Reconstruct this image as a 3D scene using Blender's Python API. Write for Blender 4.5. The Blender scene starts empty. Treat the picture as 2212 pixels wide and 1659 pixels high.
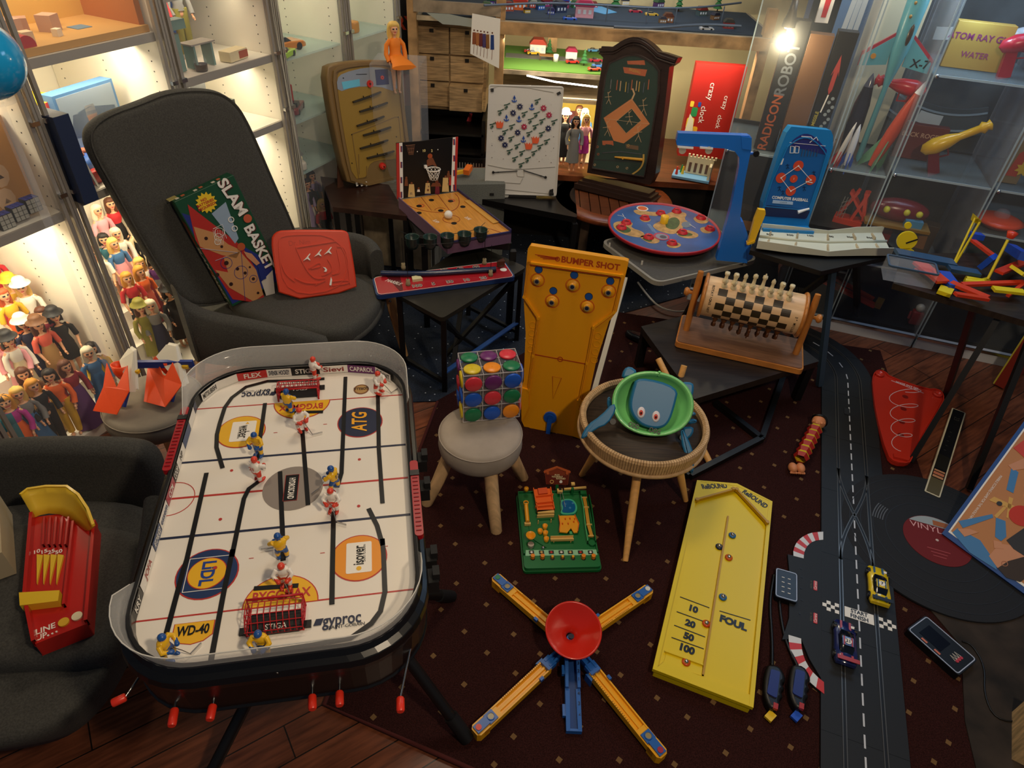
import bpy,bmesh,math,random
from mathutils import Vector,Matrix
R_ = random.Random(7)
PI = math.pi
S = bpy.context.scene
COL = S.collection
# ------------------------------------------------------------------ camera
FPX,PCX,PCY,CH = 1440.0,1106.0,829.5,1.75
_d = Vector(((990-PCX)/FPX,-(2600-PCY)/FPX,-1.0)).normalized()
_up = -_d
_f = Vector((0,0,-1)); _y = (_f-_up*_f.dot(_up)).normalized(); _x = _y.cross(_up)
RM = Matrix((_x,_y,_up))
cam = bpy.data.objects.new('camera',bpy.data.cameras.new('camera')); COL.objects.link(cam)
cam.data.sensor_fit = 'HORIZONTAL'; cam.data.sensor_width = 36; cam.data.lens = FPX/2212*36
cam.data.clip_start = 0.02
cam.matrix_world = Matrix.Translation((0,0,CH)) @ RM.to_4x4()
S.camera = cam
# ------------------------------------------------------------------ world, lights, exposure
w = bpy.data.worlds.new('world'); S.world = w; w.use_nodes = True
w.node_tree.nodes['Background'].inputs[0].default_value = (0.55,0.62,0.8,1)
w.node_tree.nodes['Background'].inputs[1].default_value = 0.09
S.view_settings.view_transform = 'Standard'; S.view_settings.look = 'None'
S.view_settings.exposure = 0.08; S.view_settings.gamma = 1.0; S.view_settings.use_curve_mapping = False
def light(name,kind,loc,power,col,size=0.1,sy=None,to=None,spot=None,blend=.5):
    d = bpy.data.lights.new(name,kind); d.energy = power; d.color = col
    if kind == 'AREA':
        d.size = size
        if sy: d.shape = 'RECTANGLE'; d.size_y = sy
    else: d.shadow_soft_size = size
    if kind == 'SPOT': d.spot_size = math.radians(spot or 60); d.spot_blend = blend
    o = bpy.data.objects.new(name,d); COL.objects.link(o); o.location = loc
    if to: o.rotation_euler = (Vector(to)-Vector(loc)).to_track_quat('-Z','Y').to_euler()
    return o
WARM = (1.0,.78,.52); BLUE = (.45,.68,1.0)
light('ceiling_lamp','POINT',(.75,-.1,2.45),76,(1,.8,.56),.07)
light('ceiling_lamp','POINT',(-.7,1.1,2.6),13,(1,.8,.56),.08)
light('ceiling_lamp','AREA',(-.1,2.1,2.6),13,(1,.82,.6),.5,to=(-.1,2.3,0))
light('blue_case_lamp','AREA',(1.9,2.6,2.1),9,BLUE,.7,to=(1.3,2.6,.3))
light('case_fill_light','AREA',(1.32,2.83,1.72),3.5,(.95,.95,.85),.5,sy=.1,to=(1.45,3.2,1.0))  # fill light added to brighten the wall and board behind the tin rockets
# ------------------------------------------------------------------ helpers
def ray(px,py): return RM @ Vector(((px-PCX)/FPX,-(py-PCY)/FPX,-1.0))
EYE = Vector((0,0,CH))
def at(px,py,z=0.0):
    r = ray(px,py); return EYE+r*((z-CH)/r.z)
def aty(px,py,y):
    r = ray(px,py); return EYE+r*(y/r.y)
K = dict(C1=(0,0,3.456),C2=(560,0,3.456),C3=(1080,0,3.456),C4=(1572,0,3.456),C5=(0,430,2.9625),C6=(300,340,3.95),C7=(780,280,3.95),C8=(1280,260,3.3515),D1=(1772,400,4.1477),D2=(180,700,4.1478),D3=(240,700,3.2529),D4=(220,1100,3.0722),D5=(880,500,3.19),D6=(960,980,2.458),D7=(1380,780,2.6587),D8=(1400,1100,2.7241),P=(0,0,1))
def px(k,x,y):
    a,b,s = K[k]; return (a+x/s,b+y/s)
MC = {}
def M(name,col=None,rough=.5,metal=0,spec=.5,noise=0,nscale=40,emit=0,alpha=1,coat=0,bump=0,trans=0):
    if name in MC: return MC[name]
    m = bpy.data.materials.new(name); m.use_nodes = True; nt = m.node_tree; b = nt.nodes['Principled BSDF']
    c = tuple(col)+(1,)
    b.inputs['Base Color'].default_value = c; b.inputs['Roughness'].default_value = rough
    b.inputs['Metallic'].default_value = metal; b.inputs['Specular IOR Level'].default_value = spec
    if coat: b.inputs['Coat Weight'].default_value = coat; b.inputs['Coat Roughness'].default_value = .08
    if emit: b.inputs['Emission Color'].default_value = c; b.inputs['Emission Strength'].default_value = emit
    if trans: b.inputs['Transmission Weight'].default_value = trans
    if alpha < 1: b.inputs['Alpha'].default_value = alpha
    if noise or bump:
        tc = nt.nodes.new('ShaderNodeTexCoord'); n = nt.nodes.new('ShaderNodeTexNoise'); n.inputs['Scale'].default_value = nscale; n.inputs['Detail'].default_value = 5
        nt.links.new(tc.outputs['Object'],n.inputs['Vector'])
        if noise:
            r = nt.nodes.new('ShaderNodeValToRGB'); e = r.color_ramp.elements
            e[0].position = .3; e[1].position = .7
            e[0].color = tuple(max(0,v*(1-noise)) for v in col)+(1,); e[1].color = tuple(min(1,v*(1+noise)) for v in col)+(1,)
            nt.links.new(n.outputs['Fac'],r.inputs['Fac']); nt.links.new(r.outputs['Color'],b.inputs['Base Color'])
        if bump:
            bp = nt.nodes.new('ShaderNodeBump'); bp.inputs['Strength'].default_value = bump; bp.inputs['Distance'].default_value = .002
            nt.links.new(n.outputs['Fac'],bp.inputs['Height']); nt.links.new(bp.outputs['Normal'],b.inputs['Normal'])
    MC[name] = m; return m
def hexc(h):
    v = [int(h[i:i+2],16)/255 for i in (0,2,4)]
    return tuple(x/12.92 if x <= .04045 else ((x+.055)/1.055)**2.4 for x in v)
def H(h,rough=.5,**k): return M('c_'+h+('_%g' % rough)+''.join('%s%g' % i for i in sorted(k.items())),hexc(h),rough,**k)
class MB:
    """collects shapes, builds ONE mesh object"""
    def __init__(s): s.v = []; s.f = []; s.m = []; s.sm = []; s.mats = []; s.X = None
    def mi(s,m):
        if m not in s.mats: s.mats.append(m)
        return s.mats.index(m)
    def add(s,vs,fs,m,smooth=False,X=None):
        n = len(s.v); i = s.mi(m)
        if X is not None: vs = [X @ Vector(v) for v in vs]
        if s.X is not None: vs = [s.X @ Vector(v) for v in vs]
        s.v += [tuple(v) for v in vs]; s.f += [tuple(n+k for k in f) for f in fs]
        s.m += [i]*len(fs); s.sm += [smooth]*len(fs); return s
    def box(s,c,d,m,rz=0,X=None):
        x,y,z = d[0]/2,d[1]/2,d[2]/2
        vs = [(a*x,b*y,e*z) for a in (-1,1) for b in (-1,1) for e in (-1,1)]
        T = Matrix.Translation(c)@Matrix.Rotation(rz,4,'Z')
        if X is not None: T = Matrix.Translation(c)@X
        return s.add([T@Vector(v) for v in vs],[(0,1,3,2),(4,6,7,5),(0,4,5,1),(2,3,7,6),(0,2,6,4),(1,5,7,3)],m)
    def rbox(s,c,d,r,m,seg=3,rz=0,axis='z',X=None):
        """box with rounded vertical edges"""
        a,b,h = d
        if axis == 'y': a,b,h = d[0],d[2],d[1]
        if axis == 'x': a,b,h = d[1],d[2],d[0]
        P = rrect(a,b,r,seg)
        mm = Matrix.Identity(4)
        if axis == 'y': mm = Matrix.Rotation(PI/2,4,'X')
        if axis == 'x': mm = Matrix(((0,0,1,0),(1,0,0,0),(0,1,0,0),(0,0,0,1)))
        T = Matrix.Translation(c)@(X if X is not None else Matrix.Rotation(rz,4,'Z'))@mm
        return s.prism(P,-h/2,h/2,m,X=T)
    def prism(s,P,z0,z1,m,X=None,smooth=False,cap=True):
        n = len(P); vs = [(p[0],p[1],z0) for p in P]+[(p[0],p[1],z1) for p in P]
        fs = [(i,(i+1) % n,n+(i+1) % n,n+i) for i in range(n)]
        s.add(vs,fs,m,smooth,X)
        if cap: s.add(vs,[tuple(range(n-1,-1,-1)),tuple(range(n,2*n))],m,False,X)
        return s
    def cyl(s,c,r,h,m,n=20,X=None,r2=None):
        r2 = r if r2 is None else r2
        return s._cyl(c,r,r2,h,m,n,X)
    def _cyl(s,c,r,r2,h,m,n,X):
        T = Matrix.Translation(c)@(X if X is not None else Matrix.Identity(4))
        a = [(r*math.cos(2*PI*i/n),r*math.sin(2*PI*i/n),0) for i in range(n)]
        b = [(r2*math.cos(2*PI*i/n),r2*math.sin(2*PI*i/n),h) for i in range(n)]
        s.add(a+b,[(i,(i+1) % n,n+(i+1) % n,n+i) for i in range(n)],m,True,T)
        return s.add(a+b,[tuple(range(n-1,-1,-1)),tuple(range(n,2*n))],m,False,T)
    def lathe(s,pr,m,c=(0,0,0),n=24,X=None,smooth=True,sx=1,sy=1):
        T = Matrix.Translation(c)@(X if X is not None else Matrix.Identity(4))
        vs = [(sx*r*math.cos(2*PI*i/n),sy*r*math.sin(2*PI*i/n),z) for (r,z) in pr for i in range(n)]
        fs = [(k*n+i,k*n+(i+1) % n,(k+1)*n+(i+1) % n,(k+1)*n+i) for k in range(len(pr)-1) for i in range(n)]
        return s.add(vs,fs,m,smooth,T)
    def sph(s,c,r,m,n=12,k=8,X=None):
        if not hasattr(r,'__len__'): r = (r,r,r)
        pr = [(math.sin(PI*j/k),-math.cos(PI*j/k)) for j in range(k+1)]
        T = Matrix.Translation(c)@(X if X is not None else Matrix.Identity(4))@Matrix.Diagonal((r[0],r[1],r[2],1))
        return s.lathe([(max(a,1e-4),b) for a,b in pr],m,(0,0,0),n,T)
    def tube(s,P,r,m,n=8,closed=False,cap=True):
        P = [Vector(p) for p in P]; N = len(P); rs = r if hasattr(r,'__len__') else [r]*N
        vs = []; up = None
        for i,p in enumerate(P):
            if closed: t = P[(i+1) % N]-P[i-1]
            else: t = P[min(i+1,N-1)]-P[max(i-1,0)]
            t.normalize()
            if up is None:
                up = Vector((0,0,1)) if abs(t.z) < .9 else Vector((1,0,0))
            a = (up-t*up.dot(t)).normalized(); b = t.cross(a); up = a
            vs += [p+(a*math.cos(2*PI*k/n)+b*math.sin(2*PI*k/n))*rs[i] for k in range(n)]
        fs = [(i*n+k,i*n+(k+1) % n,((i+1) % N)*n+(k+1) % n,((i+1) % N)*n+k) for i in range(N if closed else N-1) for k in range(n)]
        s.add(vs,fs,m,True)
        if cap and not closed: s.add(vs,[tuple(range(n-1,-1,-1)),tuple((N-1)*n+k for k in range(n))],m)
        return s
    def bar(s,a,b,wd,th,m,up=(0,0,1)):
        a,b = Vector(a),Vector(b); t = b-a; L = t.length; t.normalize(); u = Vector(up); u = u-t*u.dot(t)
        if u.length < 1e-4: u = Vector((1,0,0))-t*t.x
        u.normalize(); r = t.cross(u)
        T = Matrix((r,t,u)).transposed().to_4x4(); T.translation = (a+b)/2
        vs = [(i*wd/2,j*L/2,k*th/2) for i in (-1,1) for j in (-1,1) for k in (-1,1)]
        return s.add(vs,[(0,1,3,2),(4,6,7,5),(0,4,5,1),(2,3,7,6),(0,2,6,4),(1,5,7,3)],m,False,T)
    def stroke(s,P,wd,z0,z1,m,closed=False,X=None):
        """flat ribbon in the local xy plane"""
        P = [Vector((p[0],p[1])) for p in P]; N = len(P); L = []; Rr = []
        for i in range(N):
            if closed: t = P[(i+1) % N]-P[i-1]
            else: t = P[min(i+1,N-1)]-P[max(i-1,0)]
            t.normalize(); n = Vector((-t.y,t.x))*wd/2; L.append(P[i]+n); Rr.append(P[i]-n)
        vs = [(p.x,p.y,z) for z in (z0,z1) for p in L+Rr]; q = 2*N; fs = []
        for i in range(N if closed else N-1):
            j = (i+1) % N
            fs += [(q+N+i,q+N+j,q+j,q+i),(i,j,N+j,N+i),(i,q+i,q+j,j),(N+i,N+j,q+N+j,q+N+i)]
        return s.add(vs,fs,m,False,X)
    def disc(s,c,r,z0,z1,m,n=28,sy=1,X=None):
        return s.prism([(c[0]+r*math.cos(2*PI*i/n),c[1]+sy*r*math.sin(2*PI*i/n)) for i in range(n)],z0,z1,m,X=X)
    def ring(s,c,r,wd,z0,z1,m,n=28,X=None):
        return s.stroke([(c[0]+r*math.cos(2*PI*i/n),c[1]+r*math.sin(2*PI*i/n)) for i in range(n)],wd,z0,z1,m,True,X)
    def text(s,t,c,size,m,rot=0,width=None,z=None,X=None,bold=.0,th=.0004,shear=0,al='CENTER'):
        vs,fs = textgeo(t,bold,shear,al); x0 = min(v[0] for v in vs); x1 = max(v[0] for v in vs)
        sx = size if width is None else width/(x1-x0)
        T = Matrix.Translation((c[0],c[1],(c[2] if len(c) > 2 else 0)+th))@Matrix.Rotation(rot,4,'Z')@Matrix.Diagonal((sx,size,1,1))
        if X is not None: T = X@T
        return s.add([T@Vector(v) for v in vs],fs,m)
    def loft(s,rings,m,smooth=True,cap=True,closed=True,X=None):
        n = len(rings[0]); vs = [v for r in rings for v in r]
        fs = [(k*n+i,k*n+(i+1) % n,(k+1)*n+(i+1) % n,(k+1)*n+i) for k in range(len(rings)-1) for i in range(n if closed else n-1)]
        s.add(vs,fs,m,smooth,X)
        if cap and closed: s.add(vs,[tuple(range(n-1,-1,-1)),tuple((len(rings)-1)*n+k for k in range(n))],m,smooth,X)
        return s
    def mesh(s,name):
        me = bpy.data.meshes.new(name); me.from_pydata(s.v,[],s.f)
        for m in s.mats: me.materials.append(m)
        me.polygons.foreach_set('material_index',s.m); me.polygons.foreach_set('use_smooth',s.sm); me.update(); return me
    def build(s,name,parent=None,**k):
        o = bpy.data.objects.new(name,s.mesh(name)); COL.objects.link(o)
        if parent is not None: o.parent = parent
        if k.get('bev'):
            b = o.modifiers.new('bevel','BEVEL'); b.width = k['bev']; b.segments = 2; b.limit_method = 'ANGLE'; b.angle_limit = .7
        if k.get('sub'):
            b = o.modifiers.new('sub','SUBSURF'); b.levels = b.render_levels = k['sub']
        if k.get('solid'):
            b = o.modifiers.new('solid','SOLIDIFY'); b.thickness = k['solid']; b.offset = k.get('off',0)
        if 'label' in k: o['label'] = k['label']
        return o
def rrect(a,b,r,seg=4):
    P = []
    for cx,cy,t in ((a/2-r,b/2-r,0),(-a/2+r,b/2-r,90),(-a/2+r,-b/2+r,180),(a/2-r,-b/2+r,270)):
        for i in range(seg+1):
            q = math.radians(t+90*i/seg); P.append((cx+r*math.cos(q),cy+r*math.sin(q)))
    return P
TG = {}
def textgeo(t,bold,shear,al):
    k = (t,bold,shear,al)
    if k in TG: return TG[k]
    c = bpy.data.curves.new('txt','FONT'); c.body = t; c.align_x = al; c.align_y = 'CENTER'; c.offset = bold*1.5; c.shear = shear; c.resolution_u = 3; c.size = 1.4
    o = bpy.data.objects.new('txt',c); me = o.to_mesh()
    g = ([tuple(v.co) for v in me.vertices],[tuple(p.vertices) for p in me.polygons]); o.to_mesh_clear()
    bpy.data.objects.remove(o); bpy.data.curves.remove(c); TG[k] = g; return g
def tag(o,label,cat,group=None,kind=None):
    if label: o['label'] = label
    if cat: o['category'] = cat
    if group: o['group'] = group
    if kind: o['kind'] = kind
    return o
def empty(name,mat=None,loc=None,rz=0):
    o = bpy.data.objects.new(name,None); COL.objects.link(o); o.empty_display_size = .05
    if mat is None: mat = Matrix.Translation(loc or (0,0,0))@Matrix.Rotation(rz,4,'Z')
    o.matrix_world = mat
    return o
def thing(name,label,cat,loc=(0,0,0),rz=0,group=None,mat=None): return tag(empty(name,mat,loc,rz),label,cat,group)
def copy_tree(o,parent=None):
    c = o.copy(); COL.objects.link(c); c.parent = parent
    for ch in list(o.children): copy_tree(ch,c)
    return c
def struct(o): o['kind'] = 'structure'; return o
class Fr:
    """a real plane in the room: origin O, x along U, y along V, z = normal; q() reads a place on it off the photo"""
    def __init__(s,O,U,V):
        s.O = Vector(O); s.u = Vector(U).normalized(); V = Vector(V); s.v = (V-s.u*V.dot(s.u)).normalized(); s.n = s.u.cross(s.v)
        s.M = Matrix((s.u,s.v,s.n)).transposed().to_4x4(); s.M.translation = s.O; s.k = 'P'
    def q(s,x,y,h=0,k=None):
        r = ray(*px(k or s.k,x,y)); o = s.O+s.n*h; t = (o-EYE).dot(s.n)/r.dot(s.n); p = EYE+r*t-s.O
        return (p.dot(s.u),p.dot(s.v))
    def Q(s,L,h=0,k=None): return [s.q(x,y,h,k) for x,y in L]
def standing(k,bl,br,z,lean=0,fwd=0):
    """plane standing on height z whose foot runs through two photo points, leaning back by lean (rad)"""
    a = at(*px(k,*bl),z); b = at(*px(k,*br),z); u = (b-a); u.z = 0; u.normalize(); back = Vector((-u.y,u.x,0))
    f = Fr(a,u,Vector((0,0,1))*math.cos(lean)+back*math.sin(lean)); f.k = k; f.W = (b-a).length; return f
def flat(k,c,z,ang):
    f = Fr(at(*px(k,*c),z),(math.cos(ang),math.sin(ang),0),(-math.sin(ang),math.cos(ang),0)); f.k = k; return f
def arc(cx,cy,r,a0,a1,n=10): return [(cx+r*math.cos(math.radians(a0+(a1-a0)*i/n)),cy+r*math.sin(math.radians(a0+(a1-a0)*i/n))) for i in range(n+1)]

def wmb(root):
    """builder that takes world coordinates for a part of root"""
    m = MB(); m.X = root.matrix_world.inverted(); return m
def pillow(mb,P,z0,z1,r,m,seg=4,X=None,dish=0):
    """outline with rounded-over edges: prism whose rim is rounded by r"""
    n = len(P); cx = sum(p[0] for p in P)/n; cy = sum(p[1] for p in P)/n
    def inset(d):
        out = []
        for i in range(n):
            a,b,c = Vector(P[i-1]),Vector(P[i]),Vector(P[(i+1) % n]); t = (c-a)
            if t.length < 1e-9: out.append(tuple(P[i])); continue
            t.normalize(); nn = Vector((-t.y,t.x))
            if nn.dot(Vector((cx,cy))-b) < 0: nn = -nn
            q = b+nn*d; out.append((q.x,q.y))
        return out
    R = []
    for i in range(seg+1):
        a = PI/2*i/seg; R.append((inset(r*(1-math.sin(a))),z0+r*(1-math.cos(a))))
    for i in range(seg+1):
        a = PI/2*i/seg; R.append((inset(r*(1-math.cos(a))),z1-r+r*math.sin(a)))
    rings = [[(p[0],p[1],z) for p in Q] for Q,z in R]
    if dish:
        Q = R[-1][0]; last = rings[-1]
        rings.append([(cx+(p[0]-cx)*.6,cy+(p[1]-cy)*.6,z1-dish*.8) for p in Q]); rings.append([(cx+(p[0]-cx)*.2,cy+(p[1]-cy)*.2,z1-dish) for p in Q])
    return mb.loft(rings,m,X=X)
def smooth_poly(P,it=2,closed=True):
    for _ in range(it):
        Q = []; n = len(P)
        for i in range(n if closed else n-1):
            a,b = P[i],P[(i+1) % n]
            Q.append(tuple(x*.75+y*.25 for x,y in zip(a,b))); Q.append(tuple(x*.25+y*.75 for x,y in zip(a,b)))
        if not closed: Q = [P[0]]+Q+[P[-1]]
        P = Q
    return P
def sheet(mb,pts,th,m,n=10):
    """upright padded wall: pts (x,y,zlo,zhi)"""
    rings = []
    for i,(x,y,lo,hi) in enumerate(pts):
        a = Vector(pts[max(0,i-1)][:2]); b = Vector(pts[min(len(pts)-1,i+1)][:2]); t = (b-a).normalized(); nn = Vector((-t.y,t.x))
        r = []
        for k in range(n):
            q = 2*PI*k/n; u = math.cos(q); v = math.sin(q); h = (hi-lo)/2-th/2
            zz = (lo+hi)/2+(h if v > 0 else -h)*(1 if abs(v) > 1e-6 else 0)+v*th/2
            r.append((x+nn.x*u*th/2,y+nn.y*u*th/2,zz))
        rings.append(r)
    return mb.loft(rings,m)
# ================================================================== the room
WHITE = H('e9e4d6',.5); GREYW = H('9a948c',.45,metal=.3); BLACK = H('0c0b0b',.45); DK = H('17130f',.5)
CLEAR = M('clear_acrylic',(.9,.95,1),.04,spec=.35,alpha=.035)
CLEAR2 = M('cloudy_acrylic',(.85,.9,1),.08,spec=.45,alpha=.11)
CHROME = H('c8c8c8',.18,metal=1)
def planks(name,c1,c2,L=1.1,W=.09,rough=.35,rot=0.0):
    m = bpy.data.materials.new(name); m.use_nodes = True; nt = m.node_tree; b = nt.nodes['Principled BSDF']; b.inputs['Roughness'].default_value = rough
    N = nt.nodes.new; tc = N('ShaderNodeTexCoord'); mp = N('ShaderNodeMapping'); mp.inputs['Rotation'].default_value[2] = rot
    br = N('ShaderNodeTexBrick'); br.inputs['Scale'].default_value = 1; br.inputs['Brick Width'].default_value = L; br.inputs['Row Height'].default_value = W
    br.inputs['Mortar Size'].default_value = .0018; br.inputs['Mortar'].default_value = (.01,.006,.004,1)
    br.inputs['Color1'].default_value = c1+(1,); br.inputs['Color2'].default_value = c2+(1,); br.offset = .37
    n = N('ShaderNodeTexNoise'); n.inputs['Scale'].default_value = 6; n.inputs['Detail'].default_value = 8; mp2 = N('ShaderNodeMapping'); mp2.inputs['Scale'].default_value = (1.5,14,1)
    mx = N('ShaderNodeMixRGB'); mx.blend_type = 'MULTIPLY'; mx.inputs[0].default_value = .75; r = N('ShaderNodeValToRGB')
    r.color_ramp.elements[0].position = .3; r.color_ramp.elements[0].color = (.35,.3,.28,1); r.color_ramp.elements[1].position = .65; r.color_ramp.elements[1].color = (1.25,1.2,1.1,1)
    l = nt.links.new; l(tc.outputs['Object'],mp.inputs[0]); l(mp.outputs[0],br.inputs['Vector']); l(mp.outputs[0],mp2.inputs[0]); l(mp2.outputs[0],n.inputs['Vector'])
    l(n.outputs['Fac'],r.inputs[0]); l(br.outputs['Color'],mx.inputs[1]); l(r.outputs[0],mx.inputs[2]); l(mx.outputs[0],b.inputs['Base Color'])
    MC[name] = m; return m
def woodm(name,col,rough=.4,sc=(3,30,3),k=.45):
    if name in MC: return MC[name]
    m = bpy.data.materials.new(name); m.use_nodes = True; nt = m.node_tree; b = nt.nodes['Principled BSDF']; b.inputs['Roughness'].default_value = rough
    N = nt.nodes.new; tc = N('ShaderNodeTexCoord'); mp = N('ShaderNodeMapping'); mp.inputs['Scale'].default_value = sc
    n = N('ShaderNodeTexNoise'); n.inputs['Scale'].default_value = 4; n.inputs['Detail'].default_value = 7; r = N('ShaderNodeValToRGB')
    r.color_ramp.elements[0].position = .3; r.color_ramp.elements[1].position = .7
    r.color_ramp.elements[0].color = tuple(v*(1-k) for v in col)+(1,); r.color_ramp.elements[1].color = tuple(min(1,v*(1+k)) for v in col)+(1,)
    l = nt.links.new; l(tc.outputs['Object'],mp.inputs[0]); l(mp.outputs[0],n.inputs['Vector']); l(n.outputs['Fac'],r.inputs[0]); l(r.outputs[0],b.inputs['Base Color'])
    MC[name] = m; return m
def dotty(name,base,dot,cell,size,rot=0,rnd=.0,rough=.95,keep=1.0,seed=0):
    """carpet: a small square speck in each cell of a grid, on fibre noise"""
    m = bpy.data.materials.new(name); m.use_nodes = True; nt = m.node_tree; b = nt.nodes['Principled BSDF']; b.inputs['Roughness'].default_value = rough; b.inputs['Specular IOR Level'].default_value = .1
    N = nt.nodes.new; l = nt.links.new
    tc = N('ShaderNodeTexCoord'); mp = N('ShaderNodeMapping'); mp.inputs['Rotation'].default_value[2] = rot; mp.inputs['Scale'].default_value = (1/cell,)*3
    l(tc.outputs['Object'],mp.inputs[0])
    vo = N('ShaderNodeTexVoronoi'); vo.voronoi_dimensions = '2D'; vo.distance = 'CHEBYCHEV'; vo.inputs['Scale'].default_value = 1; vo.inputs['Randomness'].default_value = rnd
    l(mp.outputs[0],vo.inputs['Vector'])
    lt = N('ShaderNodeMath'); lt.operation = 'LESS_THAN'; lt.inputs[1].default_value = size; l(vo.outputs['Distance'],lt.inputs[0])
    n = N('ShaderNodeTexNoise'); n.inputs['Scale'].default_value = 350; l(tc.outputs['Object'],n.inputs['Vector'])
    r = N('ShaderNodeValToRGB'); r.color_ramp.elements[0].position = .3; r.color_ramp.elements[1].position = .75
    r.color_ramp.elements[0].color = tuple(v*.45 for v in base)+(1,); r.color_ramp.elements[1].color = tuple(v*1.5 for v in base)+(1,); l(n.outputs['Fac'],r.inputs[0])
    mx = N('ShaderNodeMixRGB'); mx.inputs[2].default_value = dot+(1,); l(lt.outputs[0],mx.inputs[0]); l(r.outputs[0],mx.inputs[1]); l(mx.outputs[0],b.inputs['Base Color'])
    bp = N('ShaderNodeBump'); bp.inputs['Strength'].default_value = .5; bp.inputs['Distance'].default_value = .002; l(n.outputs['Fac'],bp.inputs['Height']); l(bp.outputs[0],b.inputs['Normal'])
    MC[name] = m; return m
FLOORM = planks('floor_planks',(.20,.062,.028),(.12,.036,.017),rot=math.radians(-35))
b = MB(); b.box((.2,2.2,-.02),(6.4,6.4,.04),FLOORM); struct(b.build('floor'))
# walls
LA = Vector((-1.37,1.87,0)); LU = Vector((.391,.92,0)).normalized(); LN = Vector((LU.y,-LU.x,0)); LA = LA-LN*.03   # front line of the left cabinets
RA = Vector((1.45,2.753,0)); RU = Vector((.959,-.284,0)).normalized(); RN = Vector((RU.y,-RU.x,0))   # front line of the right glass cases
def wallseg(name,a,b_,h,m,t=.06):
    a = Vector(a); b_ = Vector(b_); d = b_-a; mb = MB()
    mb.box((a+b_)/2+Vector((0,0,h/2)),(d.length,t,h),m,rz=math.atan2(d.y,d.x)); return struct(mb.build(name))
p = LA-LN*.67; wallseg('wall_left',p-LU*1.6,p+LU*2.75,2.6,H('4a3c30',.8))
CREAM = M('back_wall_cream',hexc('cdbd8e'),.8,noise=.12,nscale=3)
wallseg('wall_back',(-.75,4.33,0),(1.5,4.3,0),2.6,CREAM)
RW = M('case_wall',hexc('3c4448'),.8,noise=.8,nscale=2.6)
p = RA-RN*.66; wallseg('wall_right',p-RU*.40,p+RU*2.2,2.6,RW)
# ------------------------------------------------------------------ carpets
def poly_on_floor(name,P,z0,z1,m):
    mb = MB(); mb.prism(P,z0,z1,m); return mb.build(name)
RUGM = dotty('maroon_rug',(.030,.0085,.0075),(.17,.095,.04),.104,.062,rot=math.radians(38),rnd=.35)
pts = [at(945,868),at(700,1523),at(936,1625),at(1400,1830),at(2190,1990),at(2072,1305),at(2040,1180),at(1900,760),at(1300,672)]
o = poly_on_floor('rug',[(v.x,v.y) for v in pts],.001,.008,RUGM)
tag(o,'dark maroon rug with small gold squares under the floor toys','rug')
mb = MB(); e = [at(945,868,.009),at(700,1523,.009),at(936,1625,.009),at(1400,1830,.009)]
mb.tube(e,.006,H('4a1510',.95)); mb.build('bound_edge',o)
GC = dotty('grey_blue_carpet',(.030,.038,.055),(.5,.55,.62),.075,.035,rot=.5,rnd=.9)
pts = [at(560,735),at(880,870),at(945,868),at(1300,690),at(1480,640),at(1560,560),(1.3,3.5),(1.1,4.15),(-.5,4.15),at(690,540)]
o = poly_on_floor('carpet',[(v[0],v[1]) for v in pts],.0,.005,GC)
tag(o,'grey-blue carpet with white flecks under the tables at the back','carpet')
HIDE = M('dark_hide',hexc('2a211a'),.9,noise=.75,nscale=9)
pts = [at(2005,1320),at(2050,1290),at(2140,1200),at(2212,1160),at(2500,1300),at(2450,1750),at(2110,1690),at(2080,1560),at(2072,1400)]
o = poly_on_floor('hide_rug',[(v.x,v.y) for v in pts],.009,.012,HIDE); tag(o,'mottled dark brown hide rug along the right edge','rug')
# round black record rug
cx,cy = 2035,1175
f = flat('P',(2022,1170),.013,math.radians(-18)); f.k = 'P'
a = at(1905,1250); 
root = thing('record_rug','round black rug shaped like a vinyl record with red centre label','rug',mat=f.M)
mb = MB(); mb.disc((0,0),.30,0,.006,M('record_black',(.008,.009,.012),.8,bump=.4,nscale=200),n=72)
for rr in (.16,.2,.24,.275): mb.ring((0,0),rr,.002,.006,.0068,H('20242a',.6),n=72)
P = arc(0,0,.24,160,200,8)
for r_ in (.15,.158,.166,.174,.182): mb.stroke(arc(0,0,r_+.02,150,172,6),.003,.0065,.0072,H('5a5e64',.6))
mb.build('disc',root)
mb = MB(); mb.disc((0,0),.105,.006,.0075,H('6d1014',.8),n=48)
mb.prism(arc(0,0,.103,38,142,14),.0075,.0082,H('9aa4a6',.8)); mb.box((.02,.078,.0085),(.05,.022,.001),H('a05a28'))
mb.text('VINYL RS',(-.005,.045,.008),.026,H('d9a0a0',.7),width=.15)
for i,wv in enumerate((.07,.05,.04)): mb.box((.0,-.045-.014*i,.008),(wv,.0035,.001),H('a04040'))
mb.disc((0,0),.005,.0075,.0085,H('c8b0a8')); mb.build('centre_label',root)
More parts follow.
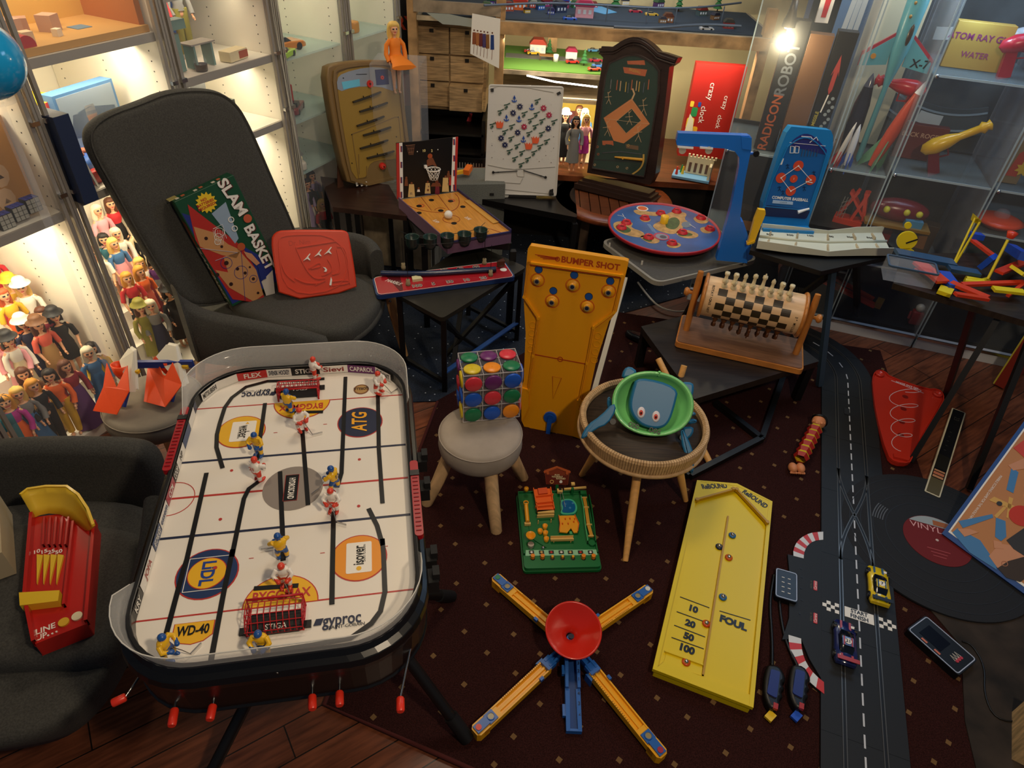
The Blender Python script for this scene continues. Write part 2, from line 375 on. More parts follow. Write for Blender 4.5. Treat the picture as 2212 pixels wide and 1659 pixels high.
# ------------------------------------------------------------------ left display cabinets
lamps = []
def holes(mb,c,m,ax,n,z0,z1,nrm):
    for i in range(n):
        z = z0+(z1-z0)*i/(n-1)
        mb.box(c+Vector((0,0,z)),(.004,.004,.004),m)
DOT = H('3a3630',.8)
STEP = [(.0,.04),(.15,.13),(.27,.21),(.4,.29)]      # rising platforms for the dolls
def cabinet(s0,s1,shelves,label,glass=False,steps=True,D=.60,Ht=2.1):
    root = thing('display_cabinet',label,'cabinet',loc=LA+LU*s0,rz=math.atan2(LU.y,LU.x),group=None)
    W = s1-s0     # local x along the wall, +y into the cabinet
    mb = MB(); mb.box((W/2,D,Ht/2),(W,.012,Ht),WHITE); mb.build('back_panel',root)
    for k,xx in enumerate((.008,W-.008)):
        mb = MB(); mb.box((xx,D/2,Ht/2),(.016,D-.02,Ht),WHITE)
        for y in (.06,D*.5,D-.06):
            for z in [.1+.032*i for i in range(46)]:
                mb.box((xx+(.0085 if k == 0 else -.0085),y,z),(.001,.004,.004),DOT)
        mb.build('side_panel',root)
    mb = MB(); mb.box((W/2,D/2,.02),(W-.035,D-.02,.04),WHITE); mb.build('plinth',root)
    if steps:
        mb = MB()
        for d,z in STEP[1:]: mb.box((W/2,(d+D)/2,z/2),(W-.036,D-d-.01,z),WHITE)
        mb.build('stepped_riser',root)
    for z in shelves:
        mb = MB()
        if glass: mb.box((W/2,D/2,z),(W-.036,D-.03,.008),M('glass_shelf',(.6,.85,.8),.05,alpha=.3))
        else:
            mb.box((W/2,D/2,z-.012),(W-.036,D-.03,.022),WHITE); mb.box((W/2,.004,z-.012),(W-.036,.008,.026),GREYW)
        mb.build('shelf',root)
    mb = MB()
    for xx in (.0,.022,W-.022,W): mb.box((xx+(.004 if xx < W/2 else -.004),-.012,Ht/2),(.012,.014,Ht),GREYW)
    mb.build('door_frame',root)
    mb = MB(); mb.box((W/2,-.012,Ht/2),(W-.06,.003,Ht-.03),CLEAR); mb.build('glass_door',root)
    mb = MB()
    for z in (.86,1.07):
        mb.box((W-.02,-.026,z),(.022,.012,.012),CHROME); mb.box((.02,-.026,z),(.022,.012,.012),CHROME)
    mb.build('hinge',root,label='small chrome hinge')
    return root
cabinet(-.47,0,(.80,1.46),'white display cabinet nearest the left edge, full of dolls below and game boxes above')
cabinet(.0,.495,(.82,1.22),'white display cabinet behind the grey wing chair, second from the left edge')
cabinet(.495,1.0,(.81,1.06,1.32),'white display cabinet with the workbench scene, right of the wing chair back')
cabinet(1.0,1.44,(.55,.77,1.02,1.25),'glass-shelved display cabinet holding the model cars',glass=True)
cabinet(1.44,1.86,(.77,1.02,1.25),'last glass-shelved display cabinet behind the tan bagatelle',glass=True,steps=False)
def inL(s,d,z): return LA+LU*s-LN*d+Vector((0,0,z))
for (s,z,pw) in ((-.24,.77,7),(-.24,1.2,3),(.25,.78,7),(.25,1.18,5),(.25,1.6,4),(.75,.76,4),(.75,1.02,3),(.75,1.3,4),(.75,1.7,3),(1.22,1.45,5),(1.65,1.5,4)):
    light('shelf_strip_light','AREA',inL(s,.16,z),pw*.47,(1,.85,.6),.40,sy=.04,to=inL(s,.33,z-.5))
# white strip wires hanging on the third post
mb = MB()
for k in range(5):
    zz = [Vector(inL(.99+.006*k,-.03,z))+Vector((.004*math.sin(z*9+k),0,0)) for z in [i*.1 for i in range(19)]]
    mb.tube(zz,.0015,H('bdb8a8'),n=4)
tag(mb.build('cable_bundle'),'thin pale wires hanging down the cabinet post beside the model cars','cable')
# ------------------------------------------------------------------ centre display on timber frames
PINE = woodm('pine_beam',hexc('b08a5c'),.6); PINEG = woodm('aged_pine',hexc('8a7a66'),.7); PLY = woodm('ply_edge',hexc('a8977c'),.7)
BY = 3.6
def beamthing(name,label,parts):
    root = thing(name,label,'shelf',loc=(0,BY,0))
    for nm,c,d,m,*r in parts:
        mb = MB(); mb.box(c,d,m,*(r or [])); mb.build(nm,root)
    return root
root = thing('timber_display_rack','open pine rack with the toy railway on top and lit scenes below','rack',loc=(0,BY,0))
for x in (-.6,-.17,1.12): 
    mb = MB(); mb.box((x,0.02,.6),(.045,.045,1.2),PINE); mb.build('post',root)
mb = MB(); mb.box((.1,.45,.5),(.05,.03,1.15),PINE); mb.build('post',root)
mb = MB(); mb.box((.3,.3,1.07),(1.75,.62,.02),PLY); mb.build('top_board',root)
mb = MB(); mb.box((.48,-.01,1.05),(1.3,.02,.055),PINE); mb.box((-.38,.0,1.12),(.42,.02,.05),PINEG); mb.build('front_beam',root)
mb = MB(); mb.box((.18,.28,.845),(.70,.52,.02),PLY); mb.build('middle_board',root)
mb = MB(); mb.box((.18,.28,.72),(.70,.52,.015),PLY); mb.build('lower_board',root)
mb = MB(); mb.box((.45,.25,.36),(1.5,.7,.03),woodm('brown_top',hexc('6e3a20'),.35)); mb.build('base_board',root)
mb = MB(); mb.box((.45,.25,.17),(1.45,.65,.34),DK); mb.build('base_cupboard',root)
def tubelight():
    a = aty(1138,163,BY-.02); b2 = aty(1290,188,BY-.02)
    mb = MB(); mb.tube([a,a.lerp(b2,.4)-Vector((0,0,.008)),b2],.004,M('tube_glow',(1,.93,.8),emit=9),n=6)
    return tag(mb.build('strip_light'),'thin glowing white strip light below the green railway board','light')
tubelight()
light('rack_lamp','AREA',(.2,3.62,1.03),3.0,(1,.9,.68),.7,sy=.1,to=(.2,3.9,.8))
light('rack_lamp','AREA',(.2,3.62,.70),4.0,(1,.9,.66),.6,sy=.1,to=(.2,3.9,.4))
light('rack_lamp','AREA',(.85,3.66,1.02),3.0,(1,.9,.68),.4,sy=.1,to=(.85,3.95,.4))
light('railway_lamp','AREA',(.4,3.7,1.7),4,(.7,.82,1),.8,sy=.3,to=(.4,3.9,1.1))
# left part of the rack: chest of small drawers
f = Fr((-.62,3.72,.62),(1,0,0),(0,0,1))
root = thing('drawer_chest','pale wooden chest of small drawers under the torn paper strip','chest',mat=f.M)
mb = MB(); mb.box((.19,.2,-.1),(.38,.42,.2),woodm('pale_drawer',hexc('8d7350'),.6)); mb.build('body',root)
for i in range(2):
    for j in range(3):
        mb = MB(); ex = .06 if (i,j) == (1,0) else 0
        mb.box((.10+.18*i,.07+.13*j,.008+ex/2),(.172,.122,.016+ex),woodm('pale_drawer2',hexc('a88a62'),.6))
        d_ = mb.build('drawer',root); mb = MB(); mb.box((.10+.18*i,.115+.13*j,.019+ex),(.02,.016,.006),DK); mb.build('finger_hole',d_)
mb = MB()
for i in range(5): mb.box((-.42,3.75,.12+.1*i),(.36,.3,.012),DK)
mb.box((-.6,3.75,.3),(.02,.3,.6),DK); mb.box((-.24,3.75,.3),(.02,.3,.6),DK); mb.box((-.42,3.9,.3),(.38,.01,.6),DK)
tag(mb.build('storage_shelf'),'dark open storage shelf under the drawer chest','shelf')
# ================================================================== hockey game
def hockey():
    O = Vector((-.4178,.8746,.74)); f = Fr(O,(.97770268,.20999397,0),(-.20999397,.97770268,0)); f.k = 'D3'
    root = thing('table_hockey_game','large table hockey game with white rink, clear end screens and red rod handles','table game',mat=f.M)
    ICE = M('ice',hexc('e9e2d6'),.28,noise=.02,nscale=8); BK = H('0b0b0c',.32); REDP = H('c81a1c',.45); NAVY = H('14203f',.4)
    def RR(a,b,r): return rrect(a,b,r,9)
    mb = MB(); mb.prism(RR(.452,.722,.115),-.006,0,ICE)
    # slots
    SL = []
    def q(L,k='D3'): return [f.q(x,y,0,k) for x,y in L]
    SL.append(q([(1500,387),(1380,397),(1100,405),(950,445),(850,520),(800,590),(765,700),(745,780),(742,870),(785,1015)]))
    SL.append(q([(1083,560),(1055,760),(1022,960)])); SL.append(q([(1040,1110),(970,1160),(935,1230),(905,1370),(850,1640)])+q([(870,270),(810,560),(725,1015)],'D4'))
    SL.append(q([(672,1050),(535,1655)])+q([(545,400),(430,830)],'D4'))
    SL.append(q([(1345,750),(1385,1275)])); SL.append(q([(1188,1040),(1205,1440)])+q([(1205,345)],'D4'))
    SL.append(q([(1648,375),(1635,700),(1620,1050),(1590,1150)])); SL.append(q([(1875,490),(1882,880),(1908,1262)]))
    SL.append(q([(1565,1320),(1558,1655)])+q([(1528,635)],'D4'))
    SL.append(q([(1810,1300),(1870,1420),(1910,1560)])+q([(1862,200),(1870,300),(1880,550),(1850,680),(1790,760),(1650,860),(1400,905),(1000,965)],'D4'))
    SL.append(q([(1290,625),(1490,620)])); SL.append(q([(1010,530),(1305,510)],'D4'))
    BRN = H('2a160c',.5); z = .0002
    def line(a,b,w,m,k='D3',k2=None):
        a = f.q(*a,0,k); b = f.q(*b,0,k2 or k); d = Vector((a[0]-b[0],0)); mb.stroke([(-.224,a[1]),(.224,a[1])],w,z,z+.0004,m)
    RL = H('b8302a',.4); 
    for y,w,m in ((.262,.0028,RL),(.096,.0052,NAVY),(0.0,.0045,RL),(-.096,.0052,NAVY),(-.262,.0028,RL)): mb.stroke([(-.2245,y),(.2245,y)],w,z,z+.0004,m)
    def spot(c,k,r,fill,m2,sy=1): 
        x,y = f.q(*c,0,k); mb.disc((x,y),r,z+.0002,z+.0006,m2,40); mb.disc((x,y),r-.0022,z+.0006,z+.001,fill,40); return x,y
    YEL = H('e8b11c',.4); AMB = H('e8921a',.4); GRY = H('8a8078',.45); W2 = H('efe9de',.4)
    Z2 = .0016
    x,y = spot((915,757),'D3',.05,YEL,RL); mb.rbox((x+.004,y,Z2),(.05,.062,.0006),.003,W2); mb.text('weber',(x+.006,y-.002,Z2+.0004),.021,BK,-PI/2,width=.040,bold=.01); mb.text('SAINT-GOBAIN',(x-.004,y-.004,Z2+.0004),.004,BK,-PI/2); mb.prism([(x+.006,y+.022),(x+.014,y+.022),(x+.010,y+.028)],Z2,Z2+.0006,YEL)
    x,y = spot((1750,690),'D3',.049,NAVY,RL); mb.text('ATG',(x,y,Z2),.032,H('f0a818',.4),PI/2,width=.066,bold=.02,shear=.2)
    x,y = spot((700,428),'D4',.052,H('15305e',.4),RL)
    for sgn in (1,): mb.ring((x,y),.052,.0006,z,z+.0004,RL)
    mb.stroke([(x-.034,y-.034),(x+.034,y-.034),(x+.034,y+.034),(x-.034,y+.034)],.0016,Z2-.0006,Z2,W2,True)
    mb.disc((x,y),.0325,Z2-.0004,Z2,RL,36); mb.disc((x,y),.031,Z2,Z2+.0004,YEL,36); mb.text('LiDL',(x,y,Z2+.0006),.022,H('123a8a',.4),-PI/2,width=.05,bold=.03); mb.disc((x+.012,y+.009),.0035,Z2+.0008,Z2+.0012,RL,12)
    x,y = spot((1707,322),'D4',.05,AMB,RL); mb.rbox((x,y,Z2),(.045,.066,.0006),.003,W2); mb.text('isover',(x,y+.004,Z2+.0004),.019,BK,PI/2,width=.042,bold=.02); mb.disc((x,y-.024),.0045,Z2,Z2+.0008,YEL,14); mb.text('SAINT-GOBAIN',(x+.010,y+.008,Z2+.0004),.004,BK,PI/2)
    # centre spot and text
    mb.disc((0,0),.0575,z+.0002,z+.0008,GRY,44); mb.box((-.003,0,Z2),(.026,.068,.0006),BK); mb.stroke([(-.016,-.034),(.010,-.034),(.010,.034),(-.016,.034)],.0008,Z2,Z2+.0008,RL,True)
    mb.text('HYDROSCAND',(-.003,-.002,Z2+.0004),.012,W2,-PI/2,width=.055,bold=.02)
    # creases with name
    for sg in (1,-1):
        P = [(.062*math.cos(t),sg*.262-sg*(.058*math.sin(t))) for t in [PI*i/20 for i in range(21)]]
        P2 = [(.060*math.cos(t),sg*.262-sg*(.056*math.sin(t))) for t in [PI*i/20 for i in range(21)]]
        if sg < 0: P = P[::-1]; P2 = P2[::-1]
        mb.prism(P[::-1],z+.0002,z+.0006,RL); mb.prism(P2[::-1],z+.0006,z+.001,YEL)
        mb.text('BYGGMAX',(0,sg*.244,Z2),.018,RL,PI if sg > 0 else 0,width=.095,bold=.02)
    for (x,y,r_) in ((.102,-.304,0),(-.105,.298,PI)):
        mb.text('gyproc',(x,y,Z2),.022,NAVY,r_,width=.062,bold=.015); s_ = -1 if r_ else 1
        mb.text('SAINT-GOBAIN',(x+.008*s_,y-.013*s_,Z2),.006,BK,r_)
        mb.prism([(x-s_*.046,y-.006*s_),(x-s_*.034,y-.006*s_),(x-s_*.030,y+.006*s_),(x-s_*.042,y+.006*s_)][::1],Z2-.0004,Z2,NAVY)
    x,y = f.q(605,820,0,'D4'); P = [(-.03,.018),(-.03,-.006),(-.018,-.016),(0,-.02),(.018,-.016),(.03,-.006),(.03,.018)]
    mb.prism([(x+a*1.05,y+c*1.05) for a,c in P],z,z+.0006,RL); mb.prism([(x+a,y+c) for a,c in P],z+.0006,z+.001,YEL); mb.text('WD-40',(x,y+.003,Z2),.017,BK,0,width=.05,bold=.03)
    x,y = f.q(1758,460,0,'D3'); mb.ring((x,y),.016,.003,z,z+.001,H('7a4a20')); mb.disc((x,y),.0145,z,z+.0006,H('b08a50'),24); mb.text('GORILLA',(x,y+.002,Z2),.009,H('3a2010'),PI,width=.034,bold=.02)
    for c,k in (((847,1030),'D3'),((1745,952),'D3'),((768,1373),'D3'),((1740,1280),'D3')):
        x,y = f.q(*c,0,k); mb.disc((x,y),.0032,z,z+.0006,RL,14)
    mb.stroke(arc(-.225,0,.042,-90,90,16),.0014,z,z+.0006,RL)
    for sx in (-1,1):
        for (cx,cy) in ((-.105,.165),(.11,.18),(-.115,-.16),(.12,-.165)): mb.box((cx+sx*.056,cy,z+.0003),(.008,.0012,.0005),RL)
    o = mb.build('rink',root)
    mb = MB()
    for L in SL: mb.stroke(L,.0085,.0012,.0022,BK)
    mb.build('slot',root,label='narrow black slot the figures slide in')
    # body shell
    mb = MB()
    rings = []
    for (a,b_,r,zz) in ((.452,.722,.115,-.006),(.452,.722,.115,.026),(.468,.738,.124,.027),(.476,.752,.127,.014),(.492,.768,.13,.008),(.496,.775,.132,-.004),(.488,.768,.13,-.02),(.478,.757,.125,-.088),(.486,.765,.128,-.093),(.47,.75,.12,-.1),(.2,.4,.05,-.1)):
        rings.append([(x,y,zz) for x,y in RR(a,b_,r)])
    mb.loft(rings,BK,smooth=False,cap=True); mb.build('body',root,bev=.0015)
    # advert band on the inner wall
    mb = MB(); P = RR(.4505,.7205,.1145); N = len(P)
    ads = [('GIGANT','e9e4da','1a1a1a'),('CAPAROL','6a2a66','e9e4da'),('Sievi','e9e4da','1a1a1a'),('STIGA','101010','e9e4da'),('SVENSK HOCKEY','e9e4da','14203f'),('FLEX','c02a26','e9e4da'),('MITSUBISHI','e9e4da','1a1a1a')]
    def wallseg_(a,b_,col,tx,tc):
        a = Vector(a); b_ = Vector(b_); d = b_-a; n_ = Vector((d.y,-d.x)).normalized()
        c = (a+b_)/2; T = Matrix(((d.x/d.length,0,d.y/d.length,c.x),(d.y/d.length,0,-d.x/d.length,c.y),(0,1,0,.0125),(0,0,0,1)))
        L = d.length
        mb.add([(-L/2,-.011,0),(L/2,-.011,0),(L/2,.011,0),(-L/2,.011,0)],[(0,1,2,3)],H(col,.4),X=T)
        if tx: mb.text(tx,(0,0,0),.013,H(tc,.4),0,width=min(L*.85,.0095*len(tx)),X=T@Matrix.Rotation(PI,4,'Y')@Matrix.Translation((0,0,.0004)),bold=.02)
    far = [(-.216,.285),(-.19,.326),(-.150,.351),(-.085,.3595),(-.03,.3595),(.035,.3595),(.10,.3595),(.165,.345),(.2,.31)]
    lab = [('MITSUBISHI','e9e4da','1a1a1a'),('','e9e4da','1a1a1a'),('FLEX','c02a26','e9e4da'),('SVENSK HOCKEY','e9e4da','14203f'),('STIGA','101010','e9e4da'),('Sievi','e9e4da','8a1a1a'),('CAPAROL','6a2a66','e9e4da'),('GIGANT','e9e4da','1a1a1a')]
    for i in range(8): wallseg_(far[i+1],far[i],lab[i][1],lab[i][0],lab[i][2])
    ls = [('KRY','101010','e9e4da',.055),('JOFA','e9e4da','a02020',.085),('AFTONBLADET','23406e','e9e4da',.05),('essem','e9e4da','23406e',.055),('CCM','a83a4a','e9e4da',.06),('COOP','101010','e9e4da',.035),('NP','e9e4da','101010',.06),('','23406e','e9e4da',.06),('','e9e4da','101010',.05),('','23304e','e9e4da',.05)]
    y = -.265
    for t,c1,c2,L in ls:
        wallseg_((-.2245,y+L-.002),(-.2245,y),c1,t,c2); y += L
    mb.build('advert_band',root,label='band of small sponsor adverts round the boards')
    # clear end screens
    GL = M('end_screen',(.93,.93,.9),.12,spec=.5,alpha=.22); GE = H('cfcdc6',.3)
    for sg in (1,-1):
        r = .12; a = .462/2; b_ = .735/2
        pth = [(-a,sg*(b_-r-.05))]+[(-a+r-r*math.cos(t),sg*(b_-r)+sg*r*math.sin(t)) for t in [PI/2*i/10 for i in range(11)]]+[(a-r+r*math.sin(t),sg*(b_-r)+sg*r*math.cos(t)) for t in [PI/2*i/10 for i in range(11)]]+[(a,sg*(b_-r-.05))]
        n = len(pth); lo = []; hi = []
        for i,(x,y) in enumerate(pth):
            k = min(1,min(i,n-1-i)/1.0); fl = .010
            lo.append((x*1.005,y+sg*.002,.024)); hi.append((x*1.03,y+sg*.014,.026+.050*(.12+.88*min(1,min(i,n-1-i)/1))))
        mb = MB(); mb.loft([lo,hi],GL,closed=False,cap=False); s_ = mb.build('end_screen',root,solid=.002)
        mb = MB(); mb.tube(hi,.0011,GE,n=5); mb.build('screen_rim',s_)
    # red score counters
    for sx,y0,y1 in ((-1,.05,.24),(1,-.17,.02)):
        mb = MB(); mb.rbox((sx*.238,(y0+y1)/2,.022),(.016,y1-y0,.012),.006,H('a3101c',.35)); mb.box((sx*.238,y1-.035,.0285),(.018,.014,.003),BK)
        for i in range(14): mb.box((sx*.238,y0+.012+i*(y1-y0-.06)/13,.0285),(.010,.002,.002),H('7a0c14',.4))
        mb.build('score_counter',root)
    # black side clips
    for y in (-.02,-.19,-.235,.06):
        mb = MB(); mb.box((.255,y,-.02),(.022,.03,.03),H('08080a',.7)); mb.box((.262,y,.0),(.012,.02,.02),H('08080a',.7)); mb.build('side_clip',root)
    # rods
    HD = H('e2331f',.35)
    rods = [((160,1245),(65,1290),(225,1195)),((483,1325),(463,1440),(486,1300)),((737,1300),(715,1400),(742,1278)),((1396,1235),(1398,1330),(1395,1210)),((1577,1210),(1578,1305),(1578,1190)),((1980,1250),(1982,1345),(1968,1000))]
    for h0,h1,r0 in rods:
        zz = -.062 if r0[1] > 1100 else -.062
        p0 = f.q(*r0,zz,'D4'); a = f.q(*h0,zz,'D4'); c = f.q(*h1,zz,'D4')
        if h0[0] == 1980: p0 = (.215,-.33)
        mb = MB(); mb.tube([(p0[0],p0[1]+.02,zz),(a[0],a[1],zz)],.0021,CHROME); ro = mb.build('rod',root)
        mb = MB(); A = Vector((*a,zz)); C_ = Vector((*c,zz)); 
        if (C_-A).length > .04: C_ = A+(C_-A).normalized()*.036
        mb.tube([A,A.lerp(C_,.1),A.lerp(C_,.9),C_],[.0055,.0068,.0068,.0055],HD,n=12); mb.build('handle',ro,label='ribbed red rod handle')
    # goals
    GR = H('b5121b',.35)
    for sg,(cx,cy) in ((1,(-.008,.292)),(-1,(-.003,-.292))):
        mb = MB(); w_,d_,h_ = .088,.046,.034; 
        def G(u,v,t): return (cx+u,cy+sg*v,t)
        for u in [(-.5+i/9)*w_ for i in range(10)]:
            mb.tube([G(u,-d_/2+.006,h_),G(u,0.006,h_),G(u,d_/2-.002,h_*.55),G(u,d_/2,.002)],.0009,GR,n=4)
        for t in range(5):
            k = t/4; v = -d_/2+.006+(d_*.95)*k; hh = h_ if k < .5 else h_*(1-.45*(k-.5)*2)
            mb.tube([G(-w_/2,v,hh),G(w_/2,v,hh)],.0009,GR,n=4)
        for hh in (.003,.012): mb.tube([G(-w_/2,d_/2,hh),G(w_/2,d_/2,hh)],.0009,GR,n=4)
        mb.tube([G(-w_/2,-d_/2,0),G(-w_/2,-d_/2,h_),G(w_/2,-d_/2,h_),G(w_/2,-d_/2,0)],.0022,GR,n=6)
        for u in (-w_/2,w_/2):
            mb.tube([G(u,-d_/2,.002),G(u,d_/2,.002)],.0018,GR,n=5)
            for kk in (.012,.023): mb.tube([G(u,-d_/2,kk),G(u,d_/2-.004,kk)],.0009,GR,n=4)
            for kk in (-.01,.004): mb.tube([G(u,kk,.002),G(u,kk,h_*.9)],.0009,GR,n=4)
        mb.build('goal_frame',root,label='red plastic goal cage')
        mb = MB(); mb.rbox((cx,cy+sg*.004,.0022),(w_-.004,d_-.006,.003),.006,BK); mb.text('STIGA',(cx,cy+sg*.012,.0042),.010,W2,0 if sg < 0 else PI,width=.034)
        for i in (-1,1): mb.box((cx+i*(w_/2+.006),cy+sg*.014,.003),(.012,.012,.005),BK)
        mb.build('goal_base',root)
    return root,f
hk,HF = hockey()
# stand of the hockey game
def stand():
    root = thing('folding_stand','black folding X-frame stand carrying the table hockey game','stand',loc=(-.41,.87,0))
    A = (at(1005,1590,.02),at(585,1530,.60)); B_ = (at(975,1290,.02),Vector((-.55,1.2,.62))); C_ = (Vector((-.62,.42,.02)),Vector((-.28,.62,.62)))
    for a,c in ((at(1005,1590,.02),Vector((-.5,.98,.635))),(Vector((-.66,.52,.02)),Vector((-.3,1.15,.635))),(at(972,1288,.02),Vector((-.46,.72,.635)))):
        mb = wmb(root); mb.tube([a,c],.014,BLACK,n=10); l_ = mb.build('leg',root)
        mb = wmb(root); d = (c-a).normalized(); mb.tube([a-d*.01,a+d*.07],.018,H('08080a',.6),n=10); mb.build('foot_cap',l_)
    mb = wmb(root); mb.bar((-.56,.64,.628),(-.5,1.12,.628),.03,.02,BLACK); mb.bar((-.28,.62,.628),(-.26,1.12,.628),.03,.02,BLACK); mb.build('top_rail',root)
stand()
# ------------------------------------------------------------------ hockey figures
def remeshed(mb,vox,paint=None,name='body',sm=1):
    me = mb.mesh(name); o = bpy.data.objects.new(name,me); COL.objects.link(o)
    r = o.modifiers.new('r','REMESH'); r.mode = 'VOXEL'; r.voxel_size = vox; r.use_smooth_shade = True
    if sm:
        s_ = o.modifiers.new('s','SMOOTH'); s_.iterations = sm; s_.factor = .5
    dg = bpy.context.evaluated_depsgraph_get(); e = o.evaluated_get(dg); out = bpy.data.meshes.new_from_object(e,depsgraph=dg)
    bpy.data.objects.remove(o); out.name = name; out.materials.clear()
    if paint:
        mats,fn = paint
        for m in mats: out.materials.append(m)
        for p in out.polygons: p.material_index = fn(p.center)
    for p in out.polygons: p.use_smooth = True
    return out
def player_mesh(jc,pc,hc,sc):
    mb = MB(); m = WHITE
    for sx in (-1,1):
        mb.tube([(sx*.0045,.001,.026),(sx*.0065,-.003 if sx > 0 else .003,.014),(sx*.006,.003 if sx < 0 else -.003,.004)],[.0052,.0042,.0034],m,8)
        mb.sph((sx*.006,-.004,.003),(.0035,.008,.003),m,8,6)
        mb.tube([(sx*.0085,0,.0425),(sx*.014,-.006,.036),(sx*.006,-.014,.030)],[.0042,.0038,.003],m,8); mb.sph((sx*.006,-.014,.030),.004,m,8,6)
    mb.sph((0,.001,.027),(.0085,.0068,.007),m,12,8); mb.sph((0,.001,.037),(.0105,.0072,.010),m,12,8); mb.sph((0,-.002,.052),(.0058,.0062,.0062),m,12,8)
    mats = [H(jc,.35),H(pc,.35),H(hc,.35),H(sc,.35),H('e0b090',.4)]
    def fn(c):
        if c.z > .047: return 2 if (c.z > .052 or c.y > -.004) else 4
        if c.z > .0285: return 0 if not (abs(c.x) < .012 and c.y < -.0115) else 1
        if c.z > .022: return 1
        if c.z > .0085: return 0 if sc != 'same' and c.z < .018 else 3
        return 2
    return remeshed(mb,.0013,(mats,fn),'player_body')
PMY = player_mesh('e8b51a','1c4f96','1c4f96','1c4f96'); PMW = player_mesh('ece6dc','d8412c','d8412c','d8412c')
def player(c,k,team,ang,num,label):
    x,y = HF.q(*c,0.001,k); T = HF.M@Matrix.Translation((x,y,.0022))@Matrix.Rotation(ang,4,'Z')@Matrix.Diagonal((1.12,1.12,1.12,1))
    root = tag(empty('hockey_figure',mat=HF.M@Matrix.Translation((x,y,.0022))@Matrix.Rotation(ang,4,'Z')),label,'toy player','table hockey figures')
    o = bpy.data.objects.new('body',PMY if team == 'y' else PMW); COL.objects.link(o); o.parent = root; o.scale = (1.12,)*3
    mb = MB(); mb.tube([(.0,-.012,.034),(.006,-.020,.018),(.010,-.028,.002)],.0008,CHROME,5); mb.bar((.010,-.028,.002),(.030,-.034,.002),.001,.004,CHROME); mb.build('stick',root)
    if num:
        mb = MB(); X = Matrix.Translation((0,.0096,.042))@Matrix.Rotation(PI/2,4,'X')@Matrix.Rotation(PI,4,'Y')
        mb.text(num,(0,0,0),.009,H('1c2f5c' if team == 'y' else 'c03024',.4),X=X,bold=.03); mb.build('shirt_number',root)
R = math.radians
for a in [((1255,622),'D3','y',R(150),'','yellow and blue goalkeeper figure in front of the far goal'),
          ((1045,922),'D3','y',R(-20),'92','yellow and blue hockey figure numbered 92 beside the weber spot'),
          ((1575,1165),'D3','y',R(-120),'13','yellow and blue hockey figure bent over at the right of the centre spot'),
          ((1205,325),'D4','y',R(200),'','yellow and blue hockey figure skating ahead of the near goal'),
          ((1085,955),'D4','y',R(-10),'5','yellow and blue hockey figure numbered 5 behind the near goal'),
          ((460,985),'D4','y',R(70),'','yellow and blue hockey figure by the WD-40 shield'),
          ((1435,390),'D3','w',R(120),'','white and red hockey figure behind the far goal'),
          ((1880,488),'D3','w',R(60),'','white and red hockey figure beside the round gorilla badge'),
          ((1345,748),'D3','w',R(30),'','white and red hockey figure facing the yellow goalkeeper'),
          ((1040,1105),'D3','w',R(150),'21','white and red hockey figure left of the grey centre spot'),
          ((1568,1315),'D3','w',R(-10),'87','white and red hockey figure numbered 87'),
          ((1228,510),'D4','w',R(0),'31','white and red goalkeeper figure numbered 31 in the near goal')]: player(*a)
# ------------------------------------------------------------------ stools
FELT = M('grey_velvet',hexc('a3978a'),.85,noise=.18,nscale=7); LEGW = woodm('peeled_log',hexc('d6b080'),.6,k=.25)
def stool(name,label,c,r,z,legs,seatm,legm,th=.085,lr=.021,col=None):
    root = thing(name,label,'stool',loc=(c[0],c[1],0)); b = wmb(root)
    pr = [(.001,z-th),(r*.93,z-th),(r*.99,z-th+.012),(r*1.02,z-th*.6),(r*1.0,z-.012),(r*.965,z-.006),(r*.95,z-.004),(r*.90,z+.001),(r*.5,z-.002),(.001,z-.003)]
    b.lathe(pr,seatm,(c[0],c[1],0),48); so = b.build('seat',root)
    b = wmb(root); b.tube([(c[0]+r*1.0*math.cos(t),c[1]+r*1.0*math.sin(t),z-.010) for t in [2*PI*i/48 for i in range(48)]],.0022,seatm,5,closed=True); b.build('piping',so)
    for (fx,fy) in legs:
        tx = c[0]+(fx-c[0])*.55; ty = c[1]+(fy-c[1])*.55
        b = wmb(root); b.tube([(fx,fy,0.001),(fx,fy,.006),((fx+tx)/2,(fy+ty)/2,(z-th)/2),(tx,ty,z-th+.012)],[lr*.8,lr*.9,lr,lr*1.08],legm,12); b.build('leg',root)
    return root
lg = [at(922,1090),at(1072,1150),at(1130,1035)]; gs = Vector((-.09,1.553,0)); l4 = 2*gs-lg[1]
stool('round_stool','grey velvet round stool with peeled log legs under the coloured disc cube',gs,.133,.292,[(v.x,v.y) for v in lg+[l4]],FELT,LEGW)
os_ = at(329,862,.30)
stool('round_stool','grey velvet round stool carrying the two orange shovels beside the doll cabinet',os_,.15,.30,[at(275,975)[:2],at(392,1015)[:2],(os_.x+.13,os_.y+.08),(os_.x-.06,os_.y+.13)],M('taupe_velvet',hexc('82786a'),.85,noise=.18,nscale=7),LEGW,th=.075)
